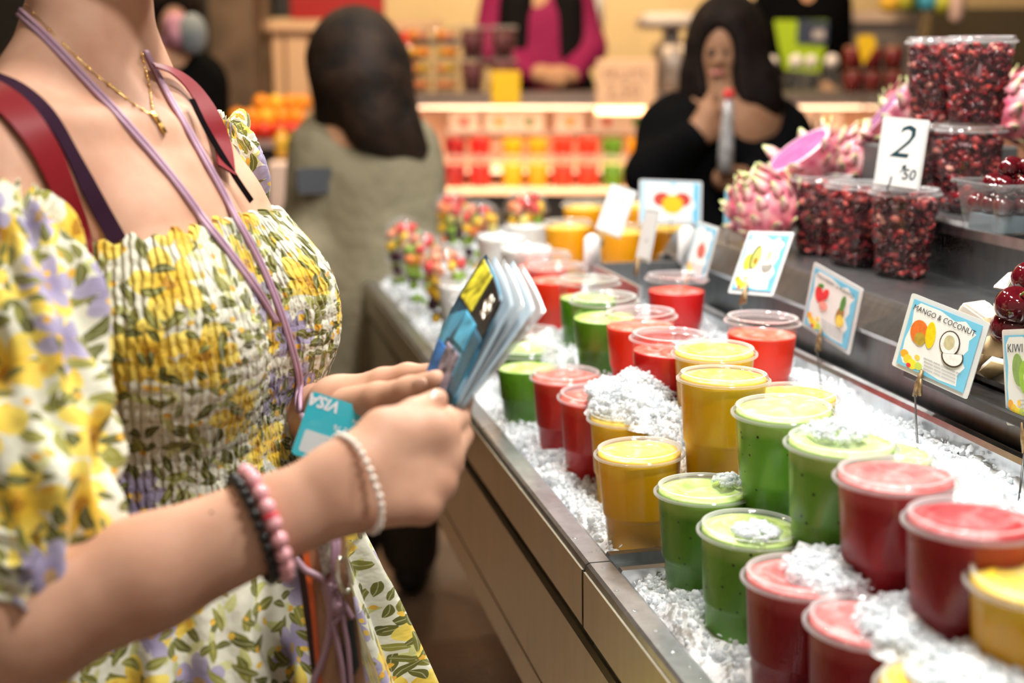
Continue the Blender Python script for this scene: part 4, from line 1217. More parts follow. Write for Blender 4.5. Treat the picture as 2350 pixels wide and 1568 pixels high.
# ------------------------------------------------------------------ the shopper in the floral dress
def skin_mat(name, base, deep):
    k = NT(name)
    c = k.co()
    a = k.noise(c, 26.0, 4.0); b = k.noise(c, 420.0, 3.0)
    k.set(col=k.ramp(a, [(0.3, deep), (0.7, base)]), rough=0.56, spec=0.22, sss=0.15, sssr=(0.012, 0.005, 0.003), ssss=0.8)
    k.bump(b, 0.10, 0.0012)
    return k.m
M_SKIN = skin_mat('fair_skin', (0.61, 0.36, 0.25), (0.53, 0.28, 0.185))
def floral(name, shirr):
    k = NT(name)
    uv = k.n('ShaderNodeUVMap').outputs[0]
    wn = k.n('ShaderNodeTexNoise'); k.put(wn.inputs['Vector'], uv); wn.inputs['Scale'].default_value = 30.0
    base = k.vmath('ADD', uv, k.vmath('SCALE', k.vmath('SUBTRACT', wn.outputs['Color'], (0.5, 0.5, 0.5)), scale=0.010))
    col = (0.72, 0.71, 0.58)
    def cells(scale, rnd=0.85, off=0.0):
        v = k.n('ShaderNodeTexVoronoi', voronoi_dimensions='2D')
        p = k.vmath('ADD', base, (off, off * 0.7, 0))
        k.put(v.inputs['Vector'], p); v.inputs['Scale'].default_value = scale; v.inputs['Randomness'].default_value = rnd
        loc = k.vmath('SCALE', k.vmath('SUBTRACT', p, v.outputs['Position']), scale=scale)
        s = k.sep(loc); r = k.sep(v.outputs['Color'])
        return s[0], s[1], r
    def leaves(col, scale, lx, ly, thr, c1, c2, off):
        x, y, r = cells(scale, 1.0, off)
        a = k.math('MULTIPLY', r[0], 6.283)
        ca, sa = k.math('COSINE', a), k.math('SINE', a)
        u = k.math('ADD', k.math('MULTIPLY', x, ca), k.math('MULTIPLY', y, sa))
        w = k.math('SUBTRACT', k.math('MULTIPLY', y, ca), k.math('MULTIPLY', x, sa))
        w = k.math('SUBTRACT', w, k.math('MULTIPLY', k.math('MULTIPLY', u, u), 0.35))
        e = k.math('ADD', k.math('POWER', k.math('DIVIDE', k.math('ABSOLUTE', u), lx), 1.6), k.math('POWER', k.math('DIVIDE', k.math('ABSOLUTE', w), ly), 1.6))
        m = k.math('MULTIPLY', k.math('LESS_THAN', e, 1.0), k.math('GREATER_THAN', r[1], thr))
        vein = k.math('LESS_THAN', k.math('ABSOLUTE', w), 0.018)
        lc = k.mix(r[2], c1, c2)
        lc = k.mix(k.math('MULTIPLY', vein, 0.5), lc, (0.6, 0.6, 0.35))
        return k.mix(m, col, lc)
    def flowers(col, scale, lo, hi, petals, R, c_out, c_in, c_mid, off):
        x, y, r = cells(scale, 0.8, off)
        ang = k.math('ARCTAN2', y, x)
        rad = k.math('SQRT', k.math('ADD', k.math('MULTIPLY', x, x), k.math('MULTIPLY', y, y)))
        pet = k.math('ABSOLUTE', k.math('COSINE', k.math('ADD', k.math('MULTIPLY', ang, petals / 2), k.math('MULTIPLY', r[0], 6.0))))
        edge = k.math('MULTIPLY', k.math('MULTIPLY_ADD', k.math('POWER', pet, 0.6), 0.62, 0.38), R)
        m = k.math('LESS_THAN', rad, edge)
        m = k.math('MULTIPLY', m, k.math('MULTIPLY', k.math('GREATER_THAN', r[1], lo), k.math('LESS_THAN', r[1], hi)))
        t = k.math('DIVIDE', rad, R)
        fc = k.ramp(t, [(0.0, c_mid), (0.16, c_mid), (0.22, c_in), (0.9, c_out)])
        fc = k.mix(k.math('MULTIPLY', k.math('LESS_THAN', pet, 0.35), 0.55), fc, c_in)
        return k.mix(m, col, fc)
    ol1, ol2 = (0.10, 0.10, 0.020), (0.28, 0.27, 0.05)
    col = leaves(col, 44, 0.48, 0.15, 0.42, (0.50, 0.52, 0.16), (0.66, 0.66, 0.34), 0.37)
    col = leaves(col, 50, 0.50, 0.21, 0.22, ol1, ol2, 0.0)
    col = flowers(col, 19, 0.0, 0.66, 5, 0.54, (0.82, 0.66, 0.13), (0.74, 0.46, 0.03), (0.38, 0.17, 0.01), 0.11)
    col = flowers(col, 20, 0.0, 0.38, 6, 0.48, (0.43, 0.39, 0.53), (0.27, 0.23, 0.38), (0.40, 0.24, 0.08), 0.53)
    col = leaves(col, 62, 0.44, 0.18, 0.62, ol1, (0.18, 0.18, 0.03), 0.81)
    col = leaves(col, 48, 0.47, 0.17, 0.66, (0.08, 0.08, 0.015), ol2, 1.37)
    col = leaves(col, 85, 0.26, 0.20, 0.74, (0.72, 0.36, 0.02), (0.80, 0.52, 0.05), 0.23)
    k.set(col=col, rough=0.75, spec=0.2, sheen=0.15)
    s = k.sep(uv)
    n1 = k.noise(uv, 90.0, 2.0)
    if shirr:
        ph = k.math('ADD', k.math('MULTIPLY', s[0], 2 * math.pi / 0.0068), k.math('MULTIPLY', n1, 7.0))
        pl = k.math('SINE', ph)
        row = k.math('ABSOLUTE', k.math('SINE', k.math('MULTIPLY', s[1], math.pi / 0.0125)))
        h = k.math('MULTIPLY_ADD', row, 0.30, k.math('MULTIPLY', pl, 0.75))
        k.bump(h, 0.85, 0.0028)
    else:
        k.bump(n1, 0.5, 0.003)
    return k.m
M_SHIRR = floral('floral_shirred_cotton', True)
M_FLOR = floral('floral_cotton', False)

OX, OY = -0.352, 1.185
FW = np.array([0.945, -0.327, 0]); LF = np.array([0.327, 0.945, 0])
def B(a, b, z):
    return np.array([OX, OY, 0]) + FW * a + LF * b + UP * z
RB = np.stack([FW, LF, UP], 1)      # body axes
woman = thing('person', 'woman in a yellow and lilac floral dress with puff sleeves holding booklet', 'person', (OX, OY, 0))

def torso(f, g=0.0, arms=True):
    k = 0.03
    f.ell(B(0.035, 0, 0.95), (0.115 + g, 0.158 + g, 0.13), RB, k)            # hips
    f.cone(B(0.045, -0.055, 0.98), B(0.045, -0.05, 1.08), 0.098 + g, 0.092 + g, k)
    f.cone(B(0.045, 0.055, 0.98), B(0.045, 0.05, 1.08), 0.098 + g, 0.092 + g, k)
    f.ell(B(0.030, 0, 1.16), (0.105 + g, 0.142 + g, 0.14), RB, k)            # rib cage
    f.ell(B(0.010, 0, 1.25), (0.088 + g, 0.150 + g, 0.10), RB, k)
    for s in (-1, 1):
        f.ell(B(0.080, s * 0.074, 1.142), (0.080 + g, 0.080 + g, 0.090 + g), RB, 0.028)
        f.cone(B(0.048, s * 0.070, 1.235), B(0.070, s * 0.074, 1.17), 0.050 + g, 0.068 + g, 0.03)
bd = Field((-0.62, 0.72, 0.80), (0.04, 1.50, 1.72), 0.0026)
torso(bd)
# shoulders, collar bones, neck, head
for s in (-1, 1):
    bd.cone(B(-0.005, s * 0.06, 1.305), B(-0.005 - 0.02 * (s > 0), s * (0.152 if s < 0 else 0.118), 1.302), 0.056, 0.050, 0.03)
    bd.cone(B(0.055, s * 0.018, 1.327), B(0.025 - 0.02 * (s > 0), s * (0.135 if s < 0 else 0.11), 1.338), 0.0085, 0.0095, 0.022)
    bd.cone(B(-0.03, s * 0.03, 1.40 if s < 0 else 1.375), B(-0.02, s * (0.125 if s < 0 else 0.10), 1.335 if s < 0 else 1.33), 0.036 if s < 0 else 0.026, 0.030 if s < 0 else 0.028, 0.035 if s < 0 else 0.02)
bd.cone(B(-0.018, 0, 1.30), B(-0.020, 0, 1.47), 0.056, 0.051, 0.03)
bd.cone(B(0.052, 0.026, 1.325), B(-0.025, 0.050, 1.44), 0.012, 0.010, 0.025)
bd.cone(B(0.052, -0.026, 1.325), B(-0.025, -0.050, 1.44), 0.012, 0.010, 0.025)
bd.ell(B(0.032, 0, 1.575), (0.098, 0.076, 0.115), RB, 0.02)
bd.cone(B(0.105, 0, 1.488), B(0.03, 0.045, 1.515), 0.021, 0.028, 0.022)
bd.cone(B(0.105, 0, 1.488), B(0.03, -0.045, 1.515), 0.021, 0.028, 0.022)
bd.cone(B(0.128, 0, 1.588), B(0.146, 0, 1.552), 0.008, 0.012, 0.012)
bd.ell(B(0.122, 0, 1.522), (0.011, 0.022, 0.010), RB, 0.006)
for s in (-1, 1):
    bd.ell(B(0.118, s * 0.031, 1.588), (0.014, 0.015, 0.010), RB, 0.004, sub=True)
    bd.ell(B(0.112, s * 0.031, 1.588), (0.0125, 0.0125, 0.0115), RB, 0.003)
    bd.ell(B(0.012, s * 0.079, 1.572), (0.016, 0.008, 0.028), RB, 0.006)
# near (right) arm
SHR = B(-0.005, -0.168, 1.288)
ELR = P(55, 1440, 0.895)
WRR = P(775, 1128, 0.935)
bd.cone(SHR, ELR, 0.050, 0.041, 0.025)
mid = ELR * 0.62 + WRR * 0.38
bd.cone(ELR, mid, 0.042, 0.0385, 0.02)
WV = unit(WRR - ELR)
side = unit(np.cross(WV, unit(P(700, 1100, 1.0) - np.array([0, 0, EYE]))))     # across the wrist as seen
if side[2] < 0: side = -side
for q in (-1, 1):
    bd.cone(mid + side * q * 0.006, WRR + side * q * 0.0095, 0.0325, 0.0195, 0.016)
# near hand: palm, knuckles, curled fingers
KN = [P(1004, 992, 0.965), P(1024, 1052, 0.965), P(1006, 1112, 0.958), P(970, 1165, 0.950)]
for q, kn in zip((0.015, 0.006, -0.004, -0.013), KN):
    bd.cone(WRR + side * q, kn, 0.0170, 0.0122, 0.014)
    bd.ell(kn, (0.0128, 0.0128, 0.0128), None, 0.005)
FING = [
    ([KN[0], P(1047, 962, 1.000), P(1059, 918, 1.040), P(1050, 888, 1.062)], [0.0118, 0.0106, 0.0092, 0.0078]),
    ([KN[1], P(1054, 1000, 1.003), P(1036, 972, 1.030), P(1000, 965, 1.040)], [0.0116, 0.0106, 0.0094, 0.0080]),
    ([KN[2], P(1034, 1066, 1.000), P(1010, 1040, 1.024), P(975, 1034, 1.030)], [0.0112, 0.0102, 0.0090, 0.0078]),
    ([KN[3], P(998, 1128, 0.992), P(975, 1102, 1.012), P(946, 1092, 1.016)], [0.0104, 0.0092, 0.0082, 0.0070]),
]
for pts, rs in FING:
    bd.chain(pts, rs, 0.0024)
TH = [P(826, 1062, 0.942), P(880, 992, 0.955), P(950, 950, 0.975), P(1004, 916, 0.992)]
bd.cone(TH[0], TH[1], 0.0200, 0.0150, 0.018)
bd.cone(TH[1], TH[2], 0.0135, 0.0112, 0.006)
bd.cone(TH[2], TH[3], 0.0112, 0.0082, 0.005)
bd.cone(TH[1], KN[0], 0.0135, 0.0130, 0.014)
# far (left) arm and hand
SHL = B(-0.03, 0.128, 1.288)
ELL_ = P(590, 1015, 1.43)
WRL = P(778, 936, 1.165)
bd.cone(SHL, ELL_, 0.050, 0.040, 0.025)
bd.cone(ELL_, WRL, 0.040, 0.0255, 0.02)
KL = [P(880, 880, 1.135), P(876, 905, 1.148), P(872, 928, 1.152), P(866, 948, 1.148)]
for q in KL:
    bd.cone(WRL, q, 0.0200, 0.0140, 0.016)
LFN = [
    ([KL[0], P(936, 862, 1.125), P(985, 862, 1.112), P(1022, 880, 1.092)], [0.0130, 0.0108, 0.0096, 0.0080]),
    ([KL[1], P(938, 893, 1.140), P(986, 896, 1.120), P(1020, 910, 1.098)], [0.0130, 0.0110, 0.0096, 0.0080]),
    ([KL[2], P(934, 924, 1.140), P(978, 930, 1.118), P(1006, 940, 1.096)], [0.0125, 0.0105, 0.0092, 0.0078]),
    ([KL[3], P(920, 950, 1.130), P(956, 956, 1.110), P(980, 962, 1.094)], [0.0112, 0.0094, 0.0082, 0.0070]),
]
for pts, rs in LFN:
    bd.chain(pts, rs, 0.0042)
TL_ = [P(800, 938, 1.110), P(868, 916, 1.083), P(940, 896, 1.062), P(1000, 874, 1.047)]
bd.cone(TL_[0], TL_[1], 0.0185, 0.0140, 0.018)
bd.cone(TL_[1], TL_[2], 0.0128, 0.0112, 0.006)
bd.cone(TL_[2], TL_[3], 0.0112, 0.0088, 0.005)
V, Q = bd.net()
# legs and feet under the skirt
lg = Field((OX - 0.3, OY - 0.32, -0.01), (OX + 0.35, OY + 0.32, 0.9), 0.010)
for s in (-1, 1):
    lg.cone(B(0.03, s * 0.085, 0.90), B(0.035, s * 0.08, 0.48), 0.085, 0.055, 0.03)
    lg.cone(B(0.035, s * 0.08, 0.48), B(0.02, s * 0.08, 0.09), 0.055, 0.036, 0.02)
    lg.cone(B(0.01, s * 0.08, 0.045), B(0.17, s * 0.09, 0.03), 0.038, 0.028, 0.03)
V2, Q2 = lg.net()
V = np.vstack([V, V2]); Q = np.vstack([Q, Q2 + len(V) - len(V2)])
obj('body', (V, Q), M_SKIN, woman, world=True)
# hair pinned up (above the frame)
hr = Field((-0.5, 1.0, 1.45), (-0.1, 1.36, 1.75), 0.006)
hr.ell(B(0.012, 0, 1.605), (0.108, 0.088, 0.105), RB, 0.02).ell(B(-0.075, 0, 1.64), (0.05, 0.05, 0.05), RB, 0.02)
hr.ell(B(0.11, 0, 1.56), (0.075, 0.075, 0.09), RB, 0.02, sub=True)
obj('hair', hr.net(), mat('brown_hair', (0.10, 0.05, 0.025), 0.5, var=(80, 0.4)), woman, world=True)
for nm, pts, r in (('thumbnail', (TH[2] * 0.25 + TH[3] * 0.75, unit(TH[3] - TH[2])), 0.0068), ('thumbnail', (TL_[2] * 0.38 + TL_[3] * 0.62, unit(TL_[3] - TL_[2])), 0.0075)):
    c, ax = pts
    tolens = unit(np.array([0, 0, EYE]) - c)
    upv = unit(tolens * (0.9 if nm else 1) + UP * (0.55 if r < 0.007 else 0.15)); upv = unit(upv - ax * (upv @ ax)); sd = np.cross(ax, upv)
    v, f = uvs(1.0, 16, 10)
    v = v * np.array([r * 1.15, r * 0.72, 0.0022])
    obj(nm, (v @ np.stack([ax, sd, upv], 1).T + c + upv * (0.0076 if r < 0.007 else 0.0086), f), mat('nail', (0.66, 0.40, 0.30), 0.3), woman, world=True)
for px, py, r in ((310, 116, 0.0022), (379, 258, 0.0014), (944, 1131, 0.0016), (270, 332, 0.0012), (275, 424, 0.001), (265, 1320, 0.0014), (392, 1337, 0.0016), (485, 1175, 0.0012)):
    h = bd.hit(px, py)
    if h is not None:
        n = bd.grad(h)
        v, f = uvs(1.0, 10, 6)
        obj('mole', (v * np.array([r, r, r]) + h - n * r * 0.4, f), mat('mole_brown', (0.20, 0.07, 0.035), 0.5), woman, world=True)

# dress -------------------------------------------------------------
def cyl_uv(V, o, ax_u, ax_v, rad=0.15, vz=2):
    d = V - o
    return np.stack([np.arctan2(d @ ax_v, d @ ax_u) * rad, V[:, vz]], 1)
def vnormals(V, Q):
    n = np.zeros_like(V)
    fn = np.cross(V[Q[:, 2]] - V[Q[:, 0]], V[Q[:, 3]] - V[Q[:, 1]])
    for i in range(4): np.add.at(n, Q[:, i], fn)
    return n / (np.linalg.norm(n, axis=1)[:, None] + 1e-12)
bo = Field((-0.58, 0.86, 0.94), (-0.10, 1.46, 1.29), 0.0028)
torso(bo, 0.007)
for s in (-1, 1):
    bo.cone(B(0.0, s * 0.12, 1.235), B(0.0, s * 0.155, 1.225), 0.05, 0.04, 0.03)
x, y, z = bo.grids()
th = np.arctan2((x - OX) * LF[0] + (y - OY) * LF[1], (x - OX) * FW[0] + (y - OY) * FW[1])
lim = 1.246 + 0.0030 * np.sin(th * 46) + 0.002 * np.sin(th * 27 + 1) + 0.010 * np.cos(th * 2) * 0.5
bo.F = np.maximum(bo.F, (z - lim).astype(np.float32)); bo.cut_below(0.985)
# neck of the bodice is open: hollow the inside so the skin stays in front of it
V, Q = bo.net()
uv = cyl_uv(V, np.array([OX, OY, 0]), FW, LF, 0.165)
nrm = vnormals(V, Q)
row = np.abs(np.sin(V[:, 2] * math.pi / 0.0125))
pl = np.sin(uv[:, 0] * 2 * math.pi / 0.0082 + 2.5 * np.sin(V[:, 2] * 90 + uv[:, 0] * 25))
sidef = np.clip(1 - np.abs(nrm[:, 2]) * 1.3, 0, 1)
V = V + nrm * ((0.0007 * row + 0.0015 * pl) * sidef)[:, None]
obj('dress_bodice', (V, Q), M_SHIRR, woman, world=True, uv=uv)
# skirt with gathers
V, Fs, uv = [], [], []
nz, na = 40, 240
for i in range(nz):
    u = i / (nz - 1); zz = 1.000 - u * 0.62
    for j in range(na):
        a = 2 * math.pi * j / na
        fold = (0.006 + 0.026 * u) * math.sin(a * 17 + 1.2 * math.sin(a * 5)) + (0.004 + 0.012 * u) * math.sin(a * 31 + 2)
        ra = (0.128 + 0.21 * u ** 0.9 + fold * min(1, 0.25 + u * 4)); rb = (0.160 + 0.22 * u ** 0.9 + fold * min(1, 0.25 + u * 4))
        V.append(B(0.045 + ra * math.cos(a), rb * math.sin(a), zz)); uv.append((a * 0.19, zz))
for i in range(nz - 1):
    for j in range(na):
        Fs.append((i * na + j, i * na + (j + 1) % na, (i + 1) * na + (j + 1) % na, (i + 1) * na + j))
obj('dress_skirt', (np.array(V), Fs), M_FLOR, woman, world=True, uv=np.array(uv))
# puff sleeves: field with soft folds
def sleeve(prims, lo, hi, o, axis, h=0.0034):
    f = Field(lo, hi, h)
    for p in prims:
        if len(p) == 5: f.cone(*p)
        else: f.ell(p[0], p[1], None, p[2])
    V, Q = f.net()
    ax = unit(axis); e1 = unit(np.cross(ax, [0.2, 0.9, 0.1])); e2 = np.cross(ax, e1)
    d = V - o
    ang = np.arctan2(d @ e2, d @ e1); t = d @ ax
    n = vnormals(V, Q)
    disp = 0.0065 * np.sin(ang * 7 + 3 * np.sin(t * 22)) + 0.0035 * np.sin(ang * 15 + t * 60) + 0.004 * np.sin(t * 70 + ang * 3)
    return (V + n * disp[:, None], Q), np.stack([ang * 0.06, t], 1)
top = P(52, 590, 0.975); bot = P(48, 1265, 0.915)
vf, uv = sleeve([(P(40, 575, 0.985), P(52, 760, 0.955), 0.043, 0.051, 0.03), (P(52, 760, 0.955), P(46, 1000, 0.93), 0.051, 0.056, 0.03), (P(46, 1000, 0.93), P(58, 1180, 0.915), 0.056, 0.052, 0.03), (P(58, 1180, 0.915), P(62, 1285, 0.905), 0.052, 0.045, 0.03)], (-0.56, 0.76, 0.90), (-0.22, 1.12, 1.36), top, bot - top)
obj('sleeve', vf, M_FLOR, woman, world=True, uv=uv)
for (c0, r0, nm) in ((P(72, 1300, 0.902), 0.050, 'sleeve_frill'),):
    ax = unit(WRR - ELR) * 0.8 + unit(ELR - SHR) * 0.45; ax = unit(ax)
    e1 = unit(np.cross(ax, UP)); e2 = np.cross(ax, e1)
    V, Fs, uv = [], [], []
    for i in range(7):
        u = i / 6
        for j in range(120):
            a = 2 * math.pi * j / 120
            r = r0 * (1.0 - 0.10 * math.sin(u * math.pi)) + 0.0045 * math.sin(a * 13 + u) * (0.4 + u) + 0.003 * math.sin(a * 29)
            V.append(c0 + ax * (u * 0.032 - 0.012) + r * (e1 * math.cos(a) + e2 * math.sin(a))); uv.append((a * 0.05, u * 0.035))
    for i in range(6):
        for j in range(120): Fs.append((i * 120 + j, i * 120 + (j + 1) % 120, (i + 1) * 120 + (j + 1) % 120, (i + 1) * 120 + j))
    obj(nm, (np.array(V), Fs), M_FLOR, woman, world=True, uv=np.array(uv))
top = P(520, 300, 1.36); bot = P(500, 470, 1.38)
vf, uv = sleeve([(P(512, 330, 1.38), P(517, 420, 1.38), 0.030, 0.034, 0.03), (P(517, 420, 1.38), P(490, 620, 1.38), 0.034, 0.05, 0.03)], (-0.50, 1.22, 1.05), (-0.15, 1.56, 1.42), top, bot - top)
obj('sleeve', vf, M_FLOR, woman, world=True, uv=uv)

# straps of the bag on her back --------------------------------------
class Skin:                                     # nearest of skin and dress along a line of sight
    pass
_fl = [bd, bo]
def on_body(px, py, lift=0.003, d1=1.6):
    best = None
    for f in _fl:
        h = f.hit(px, py, 0.75, d1)
        if h is not None and (best is None or h[1] < best[0][1]):
            best = (h, f.grad(h))
    if best is None: return None
    return best[0] + best[1] * lift, best[1]
def lay(path, n, lift, smooth=2):
    q = spline([(x, y, 0) for x, y in path], n)
    pts, nr = [], []
    last = None
    for x, y, _ in q:
        r = on_body(x, y, lift)
        if r is None:
            if last is None: continue
            d = last
            pts.append(P(x, y, d)); nr.append(nr[-1] if nr else unit(np.array([0, -1, 0.3]))); continue
        pts.append(r[0]); nr.append(r[1]); last = (r[0][1] * cp - (r[0][2] - EYE) * sp)
    pts = np.array(pts); nr = np.array(nr)
    for _ in range(smooth):
        pts[1:-1] = 0.25 * pts[:-2] + 0.5 * pts[1:-1] + 0.25 * pts[2:]
        nr[1:-1] = 0.25 * nr[:-2] + 0.5 * nr[1:-1] + 0.25 * nr[2:]
    return pts, nr
M_RED = mat('burgundy_leather', (0.19, 0.006, 0.011), 0.5, spec=0.25, bump=(300, 0.1, 0.001))
M_PUR = mat('dark_purple_webbing', (0.030, 0.010, 0.024), 0.85, spec=0.1)
bag = thing('shoulder_bag', 'burgundy leather bag worn on the woman\'s back with straps over both shoulders', 'bag', B(-0.2, 0, 0.9))
obj('bag_body', place(bevbox((-0.055, -0.14, -0.02), (0.055, 0.14, 0.36), 0.03, 3), RB, B(-0.185, 0, 0.93)), M_RED, bag, world=True)
p, n = lay([(-60, 205), (0, 232), (55, 285), (105, 365), (142, 460), (164, 545), (172, 625)], 40, 0.004, 6)
obj('strap', ribbon(p, n, 0.031, 0.0014), M_RED, bag, world=True)
p, n = lay([(-30, 180), (40, 205), (110, 268), (165, 365), (220, 465), (272, 556)], 36, 0.0022, 6)
obj('inner_strap', ribbon(p, n, 0.0145, 0.0012), M_PUR, bag, world=True)
def depth_of(px, py):
    for k in range(0, 200, 4):
        h = bd.hit(px - k, py + k * 0.4, 0.9, 1.6)
        if h is not None: return h[1] * cp - (h[2] - EYE) * sp
    return 1.25
def far_path(path, n, lift):
    q = spline([(x, y, 0) for x, y in path], n)
    d = np.array([depth_of(x - 14, y + 6) for x, y, _ in q])
    for _ in range(12): d[1:-1] = 0.25 * d[:-2] + 0.5 * d[1:-1] + 0.25 * d[2:]
    p = np.array([P(x, y, dd - lift) for (x, y, _), dd in zip(q, d)])
    return p, np.array([unit(x - B(-0.03, 0.07, 1.27)) for x in p])
p, n = far_path([(352, 150), (392, 163), (434, 193), (468, 238), (497, 295), (512, 340), (520, 392)], 40, 0.006)
obj('strap', ribbon(p, n, np.interp(np.linspace(0, 1, 40), [0, 0.25, 0.6, 1], [0.006, 0.014, 0.021, 0.020]), 0.0012), M_RED, bag, world=True)
p, n = far_path([(440, 228), (470, 290), (510, 358), (545, 415), (577, 462)], 30, 0.010)
obj('inner_strap', ribbon(p, n, 0.0055, 0.0010), mat('black_webbing', (0.006, 0.003, 0.004), 0.9, spec=0.05), bag, world=True)

# lilac phone cord ----------------------------------------------------
M_LIL = mat('lilac_cord', (0.42, 0.26, 0.36), 0.5, bump=(500, 0.3, 0.0006))
lan = thing('phone_lanyard', 'lilac double cord lanyard carrying a tan phone pouch at the waist', 'lanyard', B(0.18, -0.03, 0.9))
for dx in (-5, 5):
    p, n = lay([(15 + dx * 1.6, -8), (110 + dx * 1.5, 95), (215 + dx * 1.4, 208), (310 + dx * 1.2, 312), (400 + dx, 420), (470 + dx, 515), (530 + dx, 592), (585 + dx, 668), (630 + dx * 0.6, 740)], 76, 0.0022, 4)
    obj('cord', tube(p, 0.0022, 8), M_LIL, lan, world=True)
for dx in (-4, 4):
    p, n = lay([(329 + dx * 0.4, 118), (372 + dx * 0.7, 200), (430 + dx, 305), (490 + dx, 412), (545 + dx, 515), (598 + dx, 615), (645 + dx, 730), (680 + dx, 850), (692 + dx, 945)], 80, 0.0024, 5)
    obj('cord', tube(p, 0.0021, 8), M_LIL, lan, world=True)
dp = 1.055
def flat(pts_px, d0, d1=None):
    return [P(x, y, d0) for x, y in pts_px]
def slab(poly_px, d, th):
    a = [P(x, y, d) for x, y in poly_px]; b = [P(x, y, d + th) for x, y in poly_px]
    n = len(a)
    return np.array(a + b), [tuple(range(n)), tuple(range(n, 2 * n))[::-1]] + [(i, n + i, n + (i + 1) % n, (i + 1) % n) for i in range(n)]
for dx in (-4, 4):
    obj('cord', tube(spline([P(697 + dx, 950, 1.085), P(720 + dx, 1050, 1.075), P(750 + dx, 1160, 1.06), P(770 + dx * 1.2, 1235, 1.045), P(768 + dx * 0.5, 1320, 1.04)], 24), 0.0023, 8), M_LIL, lan, world=True)
obj('pouch', slab([(690, 1235), (792, 1235), (806, 1330), (850, 1640), (745, 1640), (712, 1400)], dp + 0.006, 0.012), mat('tan_pouch_leather', (0.42, 0.23, 0.12), 0.45, var=(30, 0.2)), lan, world=True, smooth=False)
obj('orange_edge', slab([(690, 1240), (706, 1238), (718, 1340), (732, 1500), (745, 1640), (735, 1640), (712, 1400)], dp + 0.003, 0.004), mat('orange_edge', (0.75, 0.13, 0.02), 0.4), lan, world=True, smooth=False)
obj('pouch_side', slab([(676, 1250), (691, 1240), (714, 1400), (748, 1640), (728, 1640), (700, 1430)], dp + 0.012, 0.014), mat('dark_brown_side', (0.05, 0.015, 0.01), 0.5), lan, world=True, smooth=False)
obj('pouch_stripe', slab([(725, 1236), (760, 1236), (766, 1300), (742, 1330)], dp + 0.004, 0.003), mat('grey_stripe', (0.40, 0.38, 0.33), 0.6, var=(300, 0.5)), lan, world=True, smooth=False)
obj('phone', slab([(786, 1448), (800, 1424), (812, 1422), (824, 1530), (806, 1560), (800, 1590), (790, 1560)], dp - 0.001, 0.006), mat('black_phone', (0.008, 0.010, 0.012), 0.12), lan, world=True, smooth=False)
M_SIL = mat('lilac_silicone', (0.40, 0.25, 0.32), 0.42)
for path, rr in (([(676, 1280), (700, 1308), (728, 1322), (748, 1340), (757, 1400), (758, 1430)], 0.0030), ([(762, 1345), (776, 1360), (782, 1395), (775, 1420), (758, 1432)], 0.0030), ([(757, 1425), (752, 1470), (738, 1520), (722, 1560), (715, 1600)], 0.0030), ([(763, 1425), (775, 1480), (785, 1530), (792, 1600)], 0.0026), ([(785, 1390), (790, 1430), (800, 1500), (808, 1600)], 0.0022), ([(786, 1380), (798, 1400), (810, 1420)], 0.0022), ([(768, 1250), (770, 1300), (760, 1345), (750, 1345)], 0.0034), ([(752, 1340), (760, 1372), (770, 1400), (785, 1388)], 0.0058)):
    obj('silicone_band', tube(spline([P(x, y, dp - 0.004) for x, y in path], 20), rr, 8), M_SIL, lan, world=True)
ring = [P(789 + 14 * math.cos(a) + 5 * math.sin(a), 1320 + 40 * math.sin(a), dp - 0.012 + 0.006 * math.cos(a)) for a in np.linspace(0, 2 * math.pi, 28, endpoint=False)]
M_SILVER = mat('silver_metal', (0.80, 0.76, 0.66), 0.2, 1.0)
obj('ring', tube(ring, 0.0021, 8, closed=True), M_SILVER, lan, world=True)

# necklace -------------------------------------------------------------
M_GOLD = mat('gold_metal', (0.85, 0.55, 0.16), 0.25, 1.0)
nk = thing('necklace', 'fine gold chain necklace with tiny beads and a bar pendant', 'necklace', B(0.08, 0, 1.3))
ba_ = mesh(*uvs(0.0014, 8, 6), M_GOLD, name='chain_bead')
for path in ([(60, 10), (138, 95), (203, 157), (260, 203), (305, 240), (346, 266)], [(322, 118), (331, 160), (338, 188), (345, 230), (350, 262)]):
    p, n = lay(path, 60, 0.0012, 2)
    obj('chain', tube(p, 0.00045, 6), M_GOLD, nk, world=True)
    for i in range(3, len(p), 5):
        inst('chain_bead', ba_, nk, p[i] - WLOC[nk.name])
p, n = lay([(348, 264), (362, 285), (376, 308)], 12, 0.002, 1)
obj('bar_pendant', ribbon(p, n, 0.0038, 0.0016), M_GOLD, nk, world=True, smooth=False)

